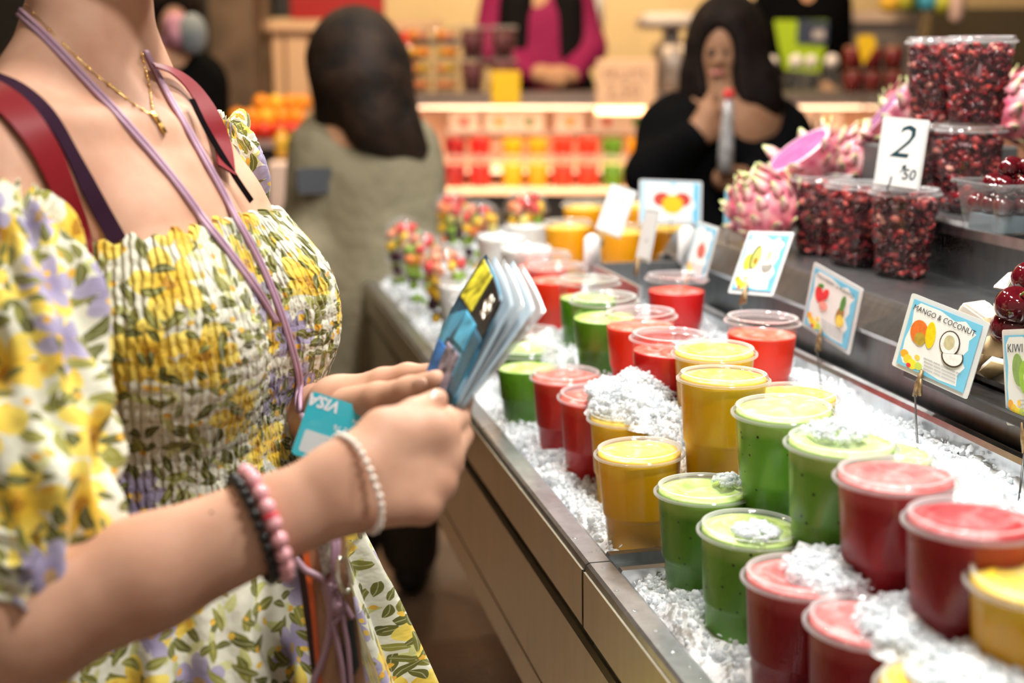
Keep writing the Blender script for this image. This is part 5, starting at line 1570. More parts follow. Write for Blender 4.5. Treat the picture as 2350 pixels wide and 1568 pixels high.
# bracelets ------------------------------------------------------------
def bracelet(name, label, px_top, px_bot, d, bead_r, m, spread=1.0, odd=None, tail=False, slack=0.001, skew=0.006):
    a, b = P(*px_top, d), P(*px_bot, d)
    c = (a + b) / 2; u = unit(a - b); hw = np.linalg.norm(a - b) / 2
    axv = unit(WV - u * (WV @ u))
    w = unit(np.cross(u, axv))
    if w[1] > 0: w = -w
    # wrap the section of the arm at this plane
    pts = []
    for t in np.linspace(0, 2 * math.pi, 160, endpoint=False):
        dr = u * math.cos(t) + w * math.sin(t)
        rr = np.arange(0.012, 0.07, 0.0008)
        vals = bd.at(c0_ + dr * rr[:, None]) if False else bd.at(c + w * (-0.028) + dr * rr[:, None])
        k = np.where(vals > 0)[0]
        r = rr[k[0]] if len(k) else 0.03
        pts.append(c + w * (-0.028) + dr * (r + bead_r * 0.92 + slack))
    pts = np.array(pts)
    for _ in range(6): pts = 0.25 * np.roll(pts, 1, 0) + 0.5 * pts + 0.25 * np.roll(pts, -1, 0)
    pts = pts + axv * (skew * ((pts - c) @ w + 0.028) / 0.028)[:, None]
    L = np.linalg.norm(pts - np.roll(pts, -1, 0), axis=1); tot = L.sum()
    cnt = max(8, int(round(tot / (2 * bead_r * spread))))
    cum = np.concatenate([[0], np.cumsum(L)])
    t = thing(name, label, 'bracelet', c)
    me = mesh(*uvs(bead_r, 14, 8), m, name='bead')
    for i in range(cnt):
        s = tot * i / cnt
        j = min(np.searchsorted(cum, s, side='right') - 1, len(pts) - 1)
        f = (s - cum[j]) / L[j]
        q = pts[j] * (1 - f) + pts[(j + 1) % len(pts)] * f
        inst('bead', me, t, q - c)
    obj('elastic', tube(pts, bead_r * 0.22, 6, closed=True), m, t, world=True)
    return t, pts, c, u, w, axv
M_PINK = mat('rose_quartz', (0.78, 0.40, 0.44), 0.18, sss=0.4, sssr=(0.006, 0.004, 0.004), ssss=0.6, var=(150, 0.12))
M_BEAD = mat('black_bead', (0.012, 0.012, 0.013), 0.35, bump=(700, 0.5, 0.0006))
bracelet('bead_bracelet', 'black lava bead bracelet on the near forearm', (533, 1140), (606, 1330), 0.915, 0.0043, M_BEAD)
tb_, pts, c, u, w, axv = bracelet('bead_bracelet', 'pink rose quartz bead bracelet beside the black one', (562, 1128), (636, 1325), 0.918, 0.0060, M_PINK)
i = int(np.argmin([abs((q - c) @ u - 0.012) + (0 if (q - c) @ w > 0 else 1) for q in pts]))
rg_ = [pts[i] + 0.0048 * (axv * math.cos(a) + w * math.sin(a)) for a in np.linspace(0, 2 * math.pi, 16, endpoint=False)]
obj('coral_spacer', tube(rg_, 0.0014, 8, closed=True), mat('coral_red', (0.75, 0.06, 0.09), 0.35), tb_, world=True)
tw, pts, c, u, w, axv = bracelet('seed_bead_bracelet', 'white pearly seed bead bracelet with a silver chain end around the near wrist', (736, 1034), (802, 1228), 0.938, 0.0027, mat('pearl_white', (0.82, 0.74, 0.66), 0.22, sss=0.2, sssr=(0.003, 0.003, 0.003), ssss=0.5), slack=0.0008, spread=1.2, skew=0.013)
lowp = pts[int(np.argmin(pts[:, 2]))]
obj('chain_end', tube([lowp, P(795, 1262, 0.95), P(797, 1290, 0.955), P(798, 1312, 0.958)], 0.0011, 6), M_SILVER, tw, world=True)
me = mesh(*uvs(0.0017, 8, 6), M_SILVER, name='chain_link')
for q in (P(794, 1245, 0.948), P(796, 1268, 0.951), P(797, 1290, 0.955), P(798, 1310, 0.958)): inst('chain_link', me, tw, q - WLOC[tw.name])

# bank card --------------------------------------------------------------
a = P(716, 897, 1.075); bl = P(671, 1040, 1.07)
Xc = unit(P(850, 941, 1.085) - a); Yc = unit(a - bl); Yc = unit(Yc - Xc * (Xc @ Yc)); Zc = np.cross(Xc, Yc)
if Zc @ (np.array([0, 0, EYE]) - a) < 0: Zc = -Zc
CW, CH = 0.0856, 0.0540
card = thing('bank_card', 'turquoise bank card held upside down behind the near hand, with VISA lettering', 'card', a)
def card_pt(x, y, z=0.0): return a + Xc * x + Yc * (y - CH) + Zc * z
def card_slab(name, poly, z0, z1, m):
    n = len(poly)
    V = [card_pt(x, y, z0) for x, y in poly] + [card_pt(x, y, z1) for x, y in poly]
    obj(name, (V, [tuple(range(n))[::-1], tuple(range(n, 2 * n))] + [(i, (i + 1) % n, n + (i + 1) % n, n + i) for i in range(n)]), m, card, world=True, smooth=False)
kc = NT('turquoise_card'); 
kc.set(col=(0.03, 0.50, 0.64), rough=0.22, coat=0.5)
card_slab('plastic', [(x + CW / 2, y + CH / 2) for x, y in rrect(CW, CH, 0.0034)], -0.0008, 0.0, kc.m)
card_slab('white_panel', [(x + 0.034, y + 0.0135) for x, y in rrect(0.058, 0.0185, 0.002)], 0.0, 0.0001, mat('card_panel_grey', (0.62, 0.70, 0.73), 0.3))
def card_text(s, x, y, size, m, shear=0.0, name='lettering', bold=0.0, flip=True, rot=math.pi, z=0.00022):
    V, Fs = text_vf(s, size, shear, 'LEFT', bold)
    c, sn = math.cos(rot), math.sin(rot)
    obj(name, ([card_pt(x + p[0] * c - p[1] * sn, y + p[0] * sn + p[1] * c, z) for p in V], Fs), m, card, world=True, smooth=False)
M_CW = mat('card_white_print', (0.86, 0.86, 0.92), 0.35)
card_text('VISA', 0.0268, 0.0478, 0.0135, M_CW, 0.25, bold=0.0004)
card_text('5 08 2 76', 0.052, 0.0315, 0.0068, M_CW, name='embossed_number')
card_text('L A ONN', 0.058, 0.0410, 0.0045, M_CW, name='embossed_name')
for i in range(3): card_text('mmmmm mmm', 0.040, 0.0195 - i * 0.0035, 0.0026, mat('card_small_print', (0.35, 0.42, 0.47), 0.5), name='small_print', z=0.0003)

# booklet of glossy cards ---------------------------------------------------
A_, Bq, Cq, Dq = P(1115, 583, 1.115), P(1152, 690, 1.020), P(1040, 936, 0.990), P(972, 872, 1.068)
book = thing('booklet', 'glossy blue and black folded booklet in clear sleeves held in both hands', 'booklet', (A_ + Cq) / 2)
nb_ = unit(np.cross(Bq - A_, Dq - A_))
if nb_ @ (np.array([0, 0, EYE]) - A_) < 0: nb_ = -nb_
def bp(u, v, off=0.0):
    """u along the short side A-B, v down the long side, slightly bowed"""
    p = A_ * (1 - u) * (1 - v) + Bq * u * (1 - v) + Cq * u * v + Dq * (1 - u) * v
    return p + nb_ * (off + 0.006 * math.sin(math.pi * v) * (1 - u) - 0.003 * math.sin(math.pi * u))
def sheet(name, m, off, u0=0, u1=1, v0=0, v1=1, th=0.0006, nu=8, nv=16, shape=None):
    V, Fs = [], []
    for sgn in (0, 1):
        for i in range(nv + 1):
            for j in range(nu + 1):
                u, v = u0 + (u1 - u0) * j / nu, v0 + (v1 - v0) * i / nv
                V.append(bp(u, v, off - th * sgn))
    k = (nu + 1) * (nv + 1)
    for i in range(nv):
        for j in range(nu):
            q = i * (nu + 1) + j
            Fs.append((q, q + 1, q + nu + 2, q + nu + 1)); Fs.append((k + q + nu + 1, k + q + nu + 2, k + q + 1, k + q))
    ed = [i for i in range(nu + 1)] + [(i + 1) * (nu + 1) - 1 for i in range(1, nv + 1)] + [nv * (nu + 1) + j for j in range(nu - 1, -1, -1)] + [i * (nu + 1) for i in range(nv - 1, 0, -1)]
    for x, y in zip(ed, ed[1:] + ed[:1]): Fs.append((x, k + x, k + y, y))
    return obj(name, (np.array(V), Fs), m, book, world=True)
def blue_print():
    k = NT('booklet_blue_print')
    c = k.co()
    w = k.noise(c, 40.0, 3.0)
    v = k.n('ShaderNodeTexVoronoi'); k.put(v.inputs['Vector'], k.vmath('ADD', c, k.vmath('SCALE', (1, 1, 1), scale=k.math('MULTIPLY', w, 0.02)))); v.inputs['Scale'].default_value = 55
    r = k.sep(v.outputs['Color'])
    k.set(col=k.ramp(r[0], [(0.0, (0.006, 0.012, 0.018)), (0.4, (0.015, 0.06, 0.10)), (0.7, (0.03, 0.15, 0.24)), (0.92, (0.07, 0.30, 0.46)), (1.0, (0.30, 0.40, 0.48))]), rough=0.35, spec=0.2)
    return k.m
sheet('cover', blue_print(), 0.0)
sheet('black_panel', mat('booklet_black', (0.012, 0.011, 0.012), 0.35, spec=0.2), 0.0008, 0.42, 1.0, 0.02, 0.36, 0.0008)
sheet('yellow_panel', mat('booklet_yellow', (0.45, 0.40, 0.03), 0.35, spec=0.2, var=(90, 0.7)), 0.0008, 0.04, 0.40, 0.03, 0.36, 0.0008)
sheet('light_blue_panel', mat('booklet_cyan', (0.06, 0.30, 0.46), 0.35, spec=0.2, var=(60, 0.5)), 0.0007, 0.30, 0.62, 0.38, 0.62, 0.0007)
sheet('teal_panel', mat('booklet_teal', (0.025, 0.10, 0.16), 0.35, spec=0.2, var=(40, 0.5)), 0.0007, 0.64, 0.94, 0.40, 0.96, 0.0007)
sheet('pale_figures', mat('booklet_mauve', (0.20, 0.16, 0.20), 0.35, spec=0.2, var=(110, 0.8)), 0.0007, 0.22, 0.58, 0.66, 0.98, 0.0007)
sheet('royal_blue_panel', mat('booklet_royal', (0.02, 0.12, 0.36), 0.35, spec=0.2, var=(80, 0.5)), 0.0007, 0.02, 0.24, 0.70, 0.98, 0.0007)
em_ = [bp(0.70 + 0.10 * math.cos(t) * (1 + 0.25 * math.cos(6 * t)), 0.19 + 0.085 * math.sin(t) * (1 + 0.25 * math.cos(6 * t)), 0.0011) for t in np.linspace(0, 2 * math.pi, 36, endpoint=False)]
obj('emblem', tube(em_, 0.0007, 6, closed=True), M_SILVER, book, world=True)
em_ = [bp(0.70 + 0.05 * math.cos(t), 0.19 + 0.045 * math.sin(t), 0.0011) for t in np.linspace(0, 2 * math.pi, 24, endpoint=False)]
obj('emblem', tube(em_, 0.0006, 6, closed=True), M_SILVER, book, world=True)
M_SLV = thin_plastic('clear_sleeve', (0.93, 0.96, 0.97), 0.22, 0.25, 0.1)
A2_, D2_ = A_.copy(), Dq.copy()
for i in range(4):
    sh = np.array([0.006, 0.004, -0.0015]) * (i + 1) * 1.1
    A_s, B_s = A_ + sh, Bq + sh * 1.1
    A_, Bq = A_s, B_s
    sheet('inner_leaf', M_SLV if i % 2 else mat('leaf_pale', (0.30, 0.37, 0.42), 0.45), -0.0016 * (i + 1), 0.0, 1.03, 0.0, 0.98, 0.0004)
    A_, Bq = A_ - sh, Bq - sh * 1.1

# ------------------------------------------------------------------ the hall behind: back stall, people, walls
def PY(px, py, Y):
    r = P(px, py, 1.0) - np.array([0, 0, EYE])
    return np.array([0, 0, EYE]) + r * (Y / r[1])
def ybox(x0, y0, x1, y1, Y, dep, r=0.0):
    """upright box whose front face at distance Y spans the given picture rectangle"""
    a = PY(x0, y1, Y); b = PY(x1, y0, Y)
    return (bevbox((a[0], Y, a[2]), (b[0], Y + dep, b[2]), r, 1) if r else box((a[0], Y, a[2]), (b[0], Y + dep, b[2])))
def fig(prims, h=0.012, sub=()):
    lo, hi = np.full(3, 9.0), np.full(3, -9.0)
    for p in prims:
        if p[0] == 'c': pts, r = [p[1], p[2]], max(p[3], p[4])
        else: pts, r = [p[1]], max(p[2])
        for q in pts: lo = np.minimum(lo, np.asarray(q) - r); hi = np.maximum(hi, np.asarray(q) + r)
    f = Field(lo - 4 * h, hi + 4 * h, h)
    for p in prims:
        if p[0] == 'c': f.cone(p[1], p[2], p[3], p[4], p[5] if len(p) > 5 else 0.03)
        else: f.ell(p[1], p[2], p[4] if len(p) > 4 else None, p[3] if len(p) > 3 else 0.03)
    for p in sub: f.ell(p[0], p[1], None, 0.02, sub=True)
    return f.net()
M_CREAM = mat('cream_wall_tile', (0.72, 0.55, 0.30), 0.5, var=(1.5, 0.12))
obj('wall_back', box((-5, 8.2, 0), (6.5, 8.35, 4.2)), M_CREAM, smooth=False, kind='structure', label='cream tiled rear wall of the hall')
obj('wall_left', box((-5.1, -1.5, 0), (-5, 8.35, 4.2)), mat('dim_hall_wall', (0.10, 0.085, 0.07), 0.7), smooth=False, kind='structure')
obj('wall_right', box((6.5, -1.5, 0), (6.6, 8.35, 4.2)), mat('dim_hall_wall', (0.10, 0.085, 0.07), 0.7), smooth=False, kind='structure')
obj('ceiling', box((-5.1, -1.5, 4.2), (6.6, 8.35, 4.3)), mat('dark_hall_ceiling', (0.20, 0.17, 0.14), 0.8), smooth=False, kind='structure')
def one(name, vf, m, label, cat, **kw):
    return obj(name, vf, m, None, label=label, cat=cat, smooth=kw.pop('smooth', False), **kw)
M_WOOD = mat('dark_brown_post', (0.12, 0.075, 0.045), 0.6, var=(6, 0.4))
M_PEACH = mat('peach_painted_board', (0.80, 0.52, 0.32), 0.5)
# left: dark partition, posts and hanging fabric
one('partition', ybox(-900, -220, 470, 1000, 7.0, 0.1), mat('dark_partition', (0.025, 0.022, 0.02), 0.7), 'dark partition behind the shopper\'s neck', 'partition')
one('post', ybox(440, -220, 486, 1000, 6.0, 0.15), mat('black_brown_post', (0.022, 0.018, 0.012), 0.6), 'black upright post nearest the shopper\'s far shoulder', 'post')
one('hanging_cloth', ybox(488, -220, 522, 270, 6.1, 0.03), mat('lilac_cloth', (0.36, 0.29, 0.38), 0.7, var=(4, 0.4)), 'long lilac grey cloth hanging between two posts', 'cloth')
one('post', ybox(524, -220, 572, 1000, 5.9, 0.2), M_WOOD, 'dark brown timber post left of the orange pile', 'post')
one('post', ybox(572, -220, 602, 330, 6.3, 0.1), mat('tan_post', (0.36, 0.25, 0.15), 0.6, var=(6, 0.3)), 'tan timber post at the left end of the fruit stand', 'post')
one('menu_panel', ybox(602, -220, 668, 40, 6.4, 0.06), mat('charcoal_panel', (0.03, 0.03, 0.03), 0.5), 'charcoal panel left of the red banner', 'panel')
one('banner', ybox(668, -220, 876, 44, 6.3, 0.05), mat('red_banner', (0.38, 0.002, 0.004), 0.5), 'bright red banner above the fruit stand', 'banner')
one('stand_beam', ybox(600, 46, 1010, 70, 6.2, 0.12), M_PEACH, 'peach beam across the fruit stand under the red banner', 'beam')
for x0, x1, lab in ((634, 648, 'thin peach upright at the left of the fruit stand'), (664, 704, 'broad peach upright beside the brown-haired woman')):
    one('stand_upright', ybox(x0, 70, x1, 330, 6.25, 0.08), M_PEACH, lab, 'upright')
one('stand_backboard', ybox(600, 70, 960, 1020, 6.6, 0.05), mat('tan_backboard', (0.42, 0.29, 0.18), 0.6, var=(3, 0.3)), 'tan backboard of the fruit stand', 'board')
st = thing('fruit_stand', 'stand with white base carrying the pile of oranges behind the shopper', 'stand', (PY(620, 420, 5.1)[0], 5.3, 0))
obj('stand_top', ybox(530, 322, 720, 340, 5.0, 0.6), mat('pink_white_board', (0.75, 0.55, 0.48), 0.5), st, world=True, smooth=False)
a = PY(540, 340, 5.05); b = PY(715, 340, 5.05)
obj('stand_base', box((a[0], 5.05, 0), (b[0], 5.5, a[2])), mat('dark_stand_base', (0.06, 0.05, 0.045), 0.6), st, world=True, smooth=False)
a = PY(612, 372, 4.6); b = PY(662, 372, 4.6)
one('carton', bevbox((a[0], 4.6, 0.0), (b[0], 4.72, a[2]), 0.01, 1), mat('white_pink_paper', (0.85, 0.66, 0.58), 0.6), 'tall pale pink carton below the orange pile', 'carton')
for nm, c in (('orange', (0.92, 0.30, 0.01)), ('amber', (0.95, 0.50, 0.03)), ('red', (0.72, 0.03, 0.01))):
    FR[nm] = mesh(*uvs(1.0, 16, 10), mat(nm + '_fruit_skin', c, 0.35, var=(20, 0.15)), name='fruit')
k = 0
W = ('first', 'second', 'third', 'fourth', 'fifth', 'sixth', 'seventh', 'eighth')
for row, (y, xs, Y) in enumerate(((300, (560, 592, 624, 656, 688), 5.1), (268, (545, 578, 612, 646, 680), 5.2), (236, (600, 634, 668, 695), 5.3), (300, (572, 606, 640, 672), 5.0))):
    for i, x in enumerate(xs):
        key = ('red' if (x > 640 and y > 280) or (row == 3) else ('amber' if (i + row) % 3 == 0 else 'orange'))
        p = PY(x, y, Y)
        inst('loose_fruit', FR[key], None, p, (0, 0, 0), (0.034,) * 3, label='%s fruit, %s from left in %s layer of the pile by the post' % (key, W[i], ('lower', 'middle', 'top', 'foremost')[row]), cat='fruit', group='round fruit piled on the stand')
for i, (x, y0, y1, c, lab) in enumerate(((672, 290, 380, (0.20, 0.16, 0.01), 'green bottle in front of the orange pile'), (648, 285, 360, (0.85, 0.5, 0.05), 'yellow bottle in front of the orange pile'))):
    a = PY(x, y1, 4.7); b = PY(x, y0, 4.7); h = b[2] - a[2]
    t = thing('bottle', lab, 'bottle', a)
    obj('glass', lathe([(0.0003, 0), (0.026, 0), (0.027, h * 0.6), (0.011, h * 0.75), (0.011, h * 0.92), (0.0003, h * 0.92)], 20), mat('bottle_%d' % i, c, 0.1, coat=0.5), t)
    obj('cap', lathe([(0.013, h * 0.9), (0.013, h), (0.0003, h)], 16), mat('red_cap', (0.6, 0.02, 0.02), 0.4), t)

# the back stall ----------------------------------------------------------
YB = 5.0
M_BST = mat('back_stall_steel', (0.42, 0.33, 0.28), 0.3, 0.8)
bst = thing('back_stall', 'lit rear juice stall with stepped shelves and a steel top', 'stall', (0.6, YB + 0.2, 0))
xl, xr = 952, 2700
obj('top_slab', ybox(xl, 214, xr, 243, YB, 0.55), M_BST, bst, world=True, smooth=False)
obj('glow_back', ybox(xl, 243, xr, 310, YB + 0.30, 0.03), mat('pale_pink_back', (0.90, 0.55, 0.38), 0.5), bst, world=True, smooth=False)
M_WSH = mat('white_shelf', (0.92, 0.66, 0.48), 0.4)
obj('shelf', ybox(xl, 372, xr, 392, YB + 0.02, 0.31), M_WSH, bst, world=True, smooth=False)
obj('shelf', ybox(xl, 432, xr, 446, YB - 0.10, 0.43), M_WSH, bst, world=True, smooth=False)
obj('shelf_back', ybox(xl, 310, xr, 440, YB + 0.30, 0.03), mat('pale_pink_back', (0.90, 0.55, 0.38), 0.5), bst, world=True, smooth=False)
a = PY(xl, 446, YB - 0.1); b = PY(xr, 446, YB - 0.1)
obj('plinth', box((a[0], YB - 0.08, 0), (b[0], YB + 0.4, a[2])), mat('black_plinth', (0.012, 0.011, 0.01), 0.5), bst, world=True, smooth=False)
obj('light_strip', ybox(xl + 5, 244, xr - 5, 249, YB + 0.02, 0.02), emit('warm_led', (1.0, 0.60, 0.36), 2.2), bst, world=True, smooth=False)
obj('light_strip', ybox(xl + 5, 393, xr - 5, 397, YB + 0.0, 0.02), emit('warm_led', (1.0, 0.60, 0.36), 2.2), bst, world=True, smooth=False)
def strip_light(x0, x1, y, Y, power):
    a = PY(x0, y, Y); b = PY(x1, y, Y)
    ld = bpy.data.lights.new('led_strip', 'AREA'); ld.shape = 'RECTANGLE'; ld.size = b[0] - a[0]; ld.size_y = 0.03; ld.energy = power; ld.color = (1.0, 0.66, 0.40)
    o = bpy.data.objects.new('led_strip', ld); o.location = tuple((a + b) / 2); o.rotation_euler = (math.radians(28), 0, 0)
    COL.objects.link(o); o.parent = bst; o.location = tuple((a + b) / 2 - WLOC[bst.name])
strip_light(960, 2000, 251, YB - 0.04, 5.5)
strip_light(960, 2000, 399, YB - 0.16, 3.5)
seq = ['berry', 'red', 'yellow', 'orange', 'scarlet', 'scarlet', 'green', 'orange', 'orange', 'red', 'yellow', 'scarlet']
ORD = ('first', 'second', 'third', 'fourth', 'fifth', 'sixth', 'seventh', 'eighth', 'ninth', 'tenth')
for r_, (yb, Y, nm) in enumerate(((372, YB + 0.10, 'upper'), (432, YB - 0.03, 'lower'))):
    for i in range(10):
        x = 1045 + i * 57 + (18 if i > 1 else 0)
        if 1490 < x < 1800: continue
        p = PY(x, yb, Y)
        t = thing('juice_cup', '%s juice cup, %s from left on the %s lit rear shelf' % (seq[i], ORD[i], nm), 'juice cup', p, group='juice cups on the lit rear stall')
        key = (seq[i], 0.09)
        if key not in _jm: _jm[key] = juice_mesh(*key)
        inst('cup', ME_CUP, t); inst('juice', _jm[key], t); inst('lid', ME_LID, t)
FD = dict(red=(0.6, 0.05, 0.03), orange=(0.9, 0.4, 0.02), green=(0.12, 0.25, 0.04))
for i, (x, c) in enumerate(((1065, 'red'), (1145, 'orange'), (1215, 'green'), (1308, 'orange'), (1393, 'red'), (1460, 'green'), (1900, 'orange'), (1845, 'red'))):
    t = thing('fruit_card', 'white card with a %s fruit, %s in the row over the lit rear cups' % (c, ORD[i]), 'card', PY(x, 300, YB + 0.22), group='fruit cards in the lit rear stall')
    obj('card', ybox(x - 34, 256, x + 34, 306, YB + 0.22, 0.004), mat('rear_card', (0.92, 0.74, 0.64), 0.5), t, world=True, smooth=False)
    c_ = PY(x, 280, YB + 0.217)
    v, f = prism(ellp(0, 0, 0.016, 0.020, n=14), -0.002, 0.002)
    obj('fruit_print', (np.stack([v[:, 0], v[:, 2], v[:, 1]], 1) + c_, f), mat('rear_print_' + c, FD[c], 0.5), t, world=True, smooth=False)
# goods on the steel top of the rear stall
zt = PY(1100, 216, YB + 0.1)
for i, (x, lay_, Y) in enumerate(((1085, 0, YB + 0.12), (1155, 0, YB + 0.12), (1085, 1, YB + 0.12), (1155, 1, YB + 0.12))):
    q = PY(x, 222, Y); q[2] = PY(1100, 214, YB)[2] + lay_ * 0.122
    t = thing('pomegranate_cup', 'dark red fruit cup, %s of the block behind yellow tag' % ('lower left', 'lower right', 'upper left', 'upper right')[i], 'fruit cup', q, group='dark red cups on the rear stall')
    inst('cup', ME_CUPF, t, scale=(1.15, 1.15, 1.05)); inst('lid', ME_LID, t, scale=(1.15, 1.15, 1.05)); inst('seeds', ME_CORE, t, scale=(1.25, 1.25, 1.15))
one('price_tag', ybox(1128, 163, 1194, 240, YB - 0.02, 0.008, 0.003), mat('yellow_tag', (0.92, 0.58, 0.01), 0.5), 'bright yellow tag in front of the dark red cups', 'price tag')
pb = thing('price_board', 'peach handwritten board standing beside the woman in black', 'sign', PY(1437, 262, YB - 0.014))
obj('board', ybox(1368, 136, 1508, 264, YB - 0.014, 0.012, 0.004), mat('peach_card', (0.88, 0.58, 0.38), 0.5), pb, world=True, smooth=False)
for s_, x, y, sz in (('FRUITS', 1435, 172, 0.055), ('2,50', 1430, 210, 0.075)):
    v, f = text_vf(s_, sz)
    obj('lettering', (np.stack([v[:, 0], v[:, 2] * 0, v[:, 1]], 1) + PY(x, y, YB - 0.0165), f), mat('faded_brown_ink', (0.55, 0.32, 0.20), 0.6), pb, world=True, smooth=False)
for col_, (x, n_) in enumerate(((962, 4), (1024, 4))):
    for i in range(n_):
        q = PY(x, 214, YB + 0.15); q[2] = PY(1100, 214, YB)[2] + i * 0.062
        t = thing('fruit_tub', 'small orange fruit tub, %s from bottom of the %s rear stack' % (ORD[i], ('left', 'right')[col_]), 'fruit tub', q, group='stacked fruit tubs on the rear stall')
        inst('tub', mesh(*lathe([(0.040, 0), (0.046, 0.055), (0.049, 0.056), (0.049, 0.059), (0.0003, 0.060)], 24, close_bottom=True), M_DOME, name='tub'), t)
        for j in range(5):
            inst('fruit_piece', FR[('papaya', 'mango', 'orange', 'melon')[(i + j) % 4]], t, (0.022 * math.cos(j * 1.26), 0.022 * math.sin(j * 1.26), 0.028), (j, i, 0), (0.019, 0.019, 0.024))
k = 0
for x, y, key in ((890, 190, 'amber'), (925, 195, 'red'), (900, 160, 'orange'), (932, 160, 'red'), (915, 128, 'orange'), (940, 125, 'orange'), (885, 125, 'amber'), (905, 95, 'orange'), (935, 90, 'red')):
    inst('loose_fruit', FR[key], None, PY(x, y, YB + 0.4), (0, 0, 0), (0.033,) * 3, label='%s round fruit %s in the heap right of the brown hair' % (key, ('bottom left', 'bottom right', 'second row left', 'second row right', 'third row centre', 'third row right', 'third row left', 'top left', 'top right')[k]), cat='fruit', group='round fruit heaped beside the tub stacks'); k += 1
one('fruit_rack', ybox(872, 206, 952, 440, YB + 0.25, 0.4), mat('brown_rack', (0.22, 0.10, 0.04), 0.6), 'brown rack under the fruit heap right of the brown hair', 'rack')
one('work_shelf', ybox(900, 88, 1100, 104, 6.6, 0.3), mat('grey_work_shelf', (0.25, 0.22, 0.20), 0.4, 0.5), 'grey shelf on the cream wall left of the vendor', 'shelf')
one('paper_roll', place(lathe([(0.0003, -0.12), (0.05, -0.12), (0.05, 0.12), (0.0003, 0.12)], 20), None, PY(1362, 15, 6.4)), mat('white_paper', (0.9, 0.88, 0.86), 0.6), 'white paper roll on the wall beside the vendor', 'paper roll', smooth=True)
jm = thing('juicer', 'grey metal juice machine left of the drinking woman', 'machine', PY(1545, 215, 5.5))
obj('housing', ybox(1512, 95, 1600, 216, 5.5, 0.35, 0.02), mat('grey_machine', (0.30, 0.25, 0.22), 0.35, 0.6), jm, world=True)
obj('hood', ybox(1478, 28, 1605, 62, 5.45, 0.4, 0.015), mat('pale_machine_hood', (0.75, 0.66, 0.60), 0.35), jm, world=True)
obj('column', ybox(1525, 60, 1560, 97, 5.6, 0.1), mat('grey_machine', (0.30, 0.25, 0.22), 0.35, 0.6), jm, world=True, smooth=False)
# right of the drinking woman
eq = thing('steel_cabinet', 'steel cabinet with pale top edge behind the pomegranate cups', 'cabinet', PY(2030, 215, 5.9))
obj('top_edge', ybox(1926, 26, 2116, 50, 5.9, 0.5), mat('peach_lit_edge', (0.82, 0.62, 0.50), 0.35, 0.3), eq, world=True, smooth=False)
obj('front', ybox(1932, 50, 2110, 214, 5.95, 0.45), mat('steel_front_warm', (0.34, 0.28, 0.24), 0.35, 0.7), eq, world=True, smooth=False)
one('dark_cupboard', ybox(2118, 18, 2420, 330, 6.3, 0.4), mat('dark_olive_cupboard', (0.10, 0.075, 0.04), 0.5), 'dark olive cupboard behind the tall pomegranate stack', 'cupboard')
for i, (x, y, c, r_) in enumerate(((2042, 6, (0.85, 0.50, 0.04), 0.045), (2075, 4, (0.45, 0.45, 0.03), 0.04), (2130, 2, (0.05, 0.35, 0.55), 0.045), (2162, 4, (0.60, 0.62, 0.06), 0.05))):
    one('paper_flower', place(ico(r_, 2), None, PY(x, y, 5.7)), mat('flower_%d' % i, c, 0.6), '%s paper flower in the garland above the steel cabinet' % ('amber', 'olive yellow', 'blue', 'lime yellow')[i], 'decoration', group='garland flowers')
one('garland_leaves', ybox(2060, -30, 2180, 24, 5.8, 0.05), mat('dark_green_garland', (0.01, 0.06, 0.03), 0.6), 'dark green garland strip above the steel cabinet', 'decoration')
one('hanging_towel', ybox(2182, -40, 2222, 52, 5.6, 0.05, 0.02), mat('pink_towel', (0.72, 0.50, 0.45), 0.7), 'pale pink towel hanging beside the garland', 'towel', smooth=True)
t = thing('price_tag', 'bright yellow pointed tag above the dark red jars', 'price tag', PY(1980, 150, 4.9))
v, f = prism([(0.0, -0.05), (0.045, 0.02), (0.035, 0.055), (0.0, 0.06), (-0.03, 0.05)], -0.003, 0.003)
obj('tag', (np.stack([v[:, 0], v[:, 2], v[:, 1]], 1) + PY(1982, 118, 4.9), f), mat('yellow_tag', (0.92, 0.58, 0.01), 0.5), t, world=True, smooth=False)
obj('stick', tube([PY(1982, 125, 4.905), PY(1982, 260, 4.95)], 0.004, 6), M_ROD, t, world=True)
for i, (x, y) in enumerate(((1955, 214), (2000, 214), (2048, 214), (1955, 160), (2048, 160), (2000, 162))):
    q = PY(x, y, YB + 0.1)
    t = thing('berry_jar', 'dark red jar %s on the rear stall near the yellow pointed tag' % ('low left', 'low middle', 'low right', 'high left', 'high right', 'high middle')[i], 'jar', q, group='dark red jars on the rear stall')
    obj('jar', lathe([(0.0003, 0), (0.034, 0), (0.036, 0.07), (0.028, 0.08), (0.0003, 0.08)], 20), mat('dark_red_jam', (0.16, 0.012, 0.012), 0.2), t)
    obj('lid', lathe([(0.031, 0.078), (0.031, 0.088), (0.0003, 0.089)], 20), mat('brown_lid', (0.3, 0.12, 0.07), 0.4), t)
for i, (x, y, r_) in enumerate(((1770, 190, 0.035), (1824, 200, 0.045), (1858, 205, 0.04), (1905, 208, 0.045))):
    q = PY(x, 214, YB + 0.1)
    t = thing('glass_jar', 'pale glass jar %s beside the lime apron' % ('farthest left', 'second', 'third', 'fourth')[i], 'jar', q, group='pale glass jars on the rear stall')
    obj('jar', lathe([(0.0003, 0), (r_, 0), (r_, 0.06), (r_ * 0.6, 0.09), (r_ * 0.6, 0.11)], 20), M_DOME, t); obj('lid', place(uvs(r_ * 0.6, 14, 8), None, (0, 0, 0.12)), mat('white_knob', (0.85, 0.78, 0.74), 0.3), t)

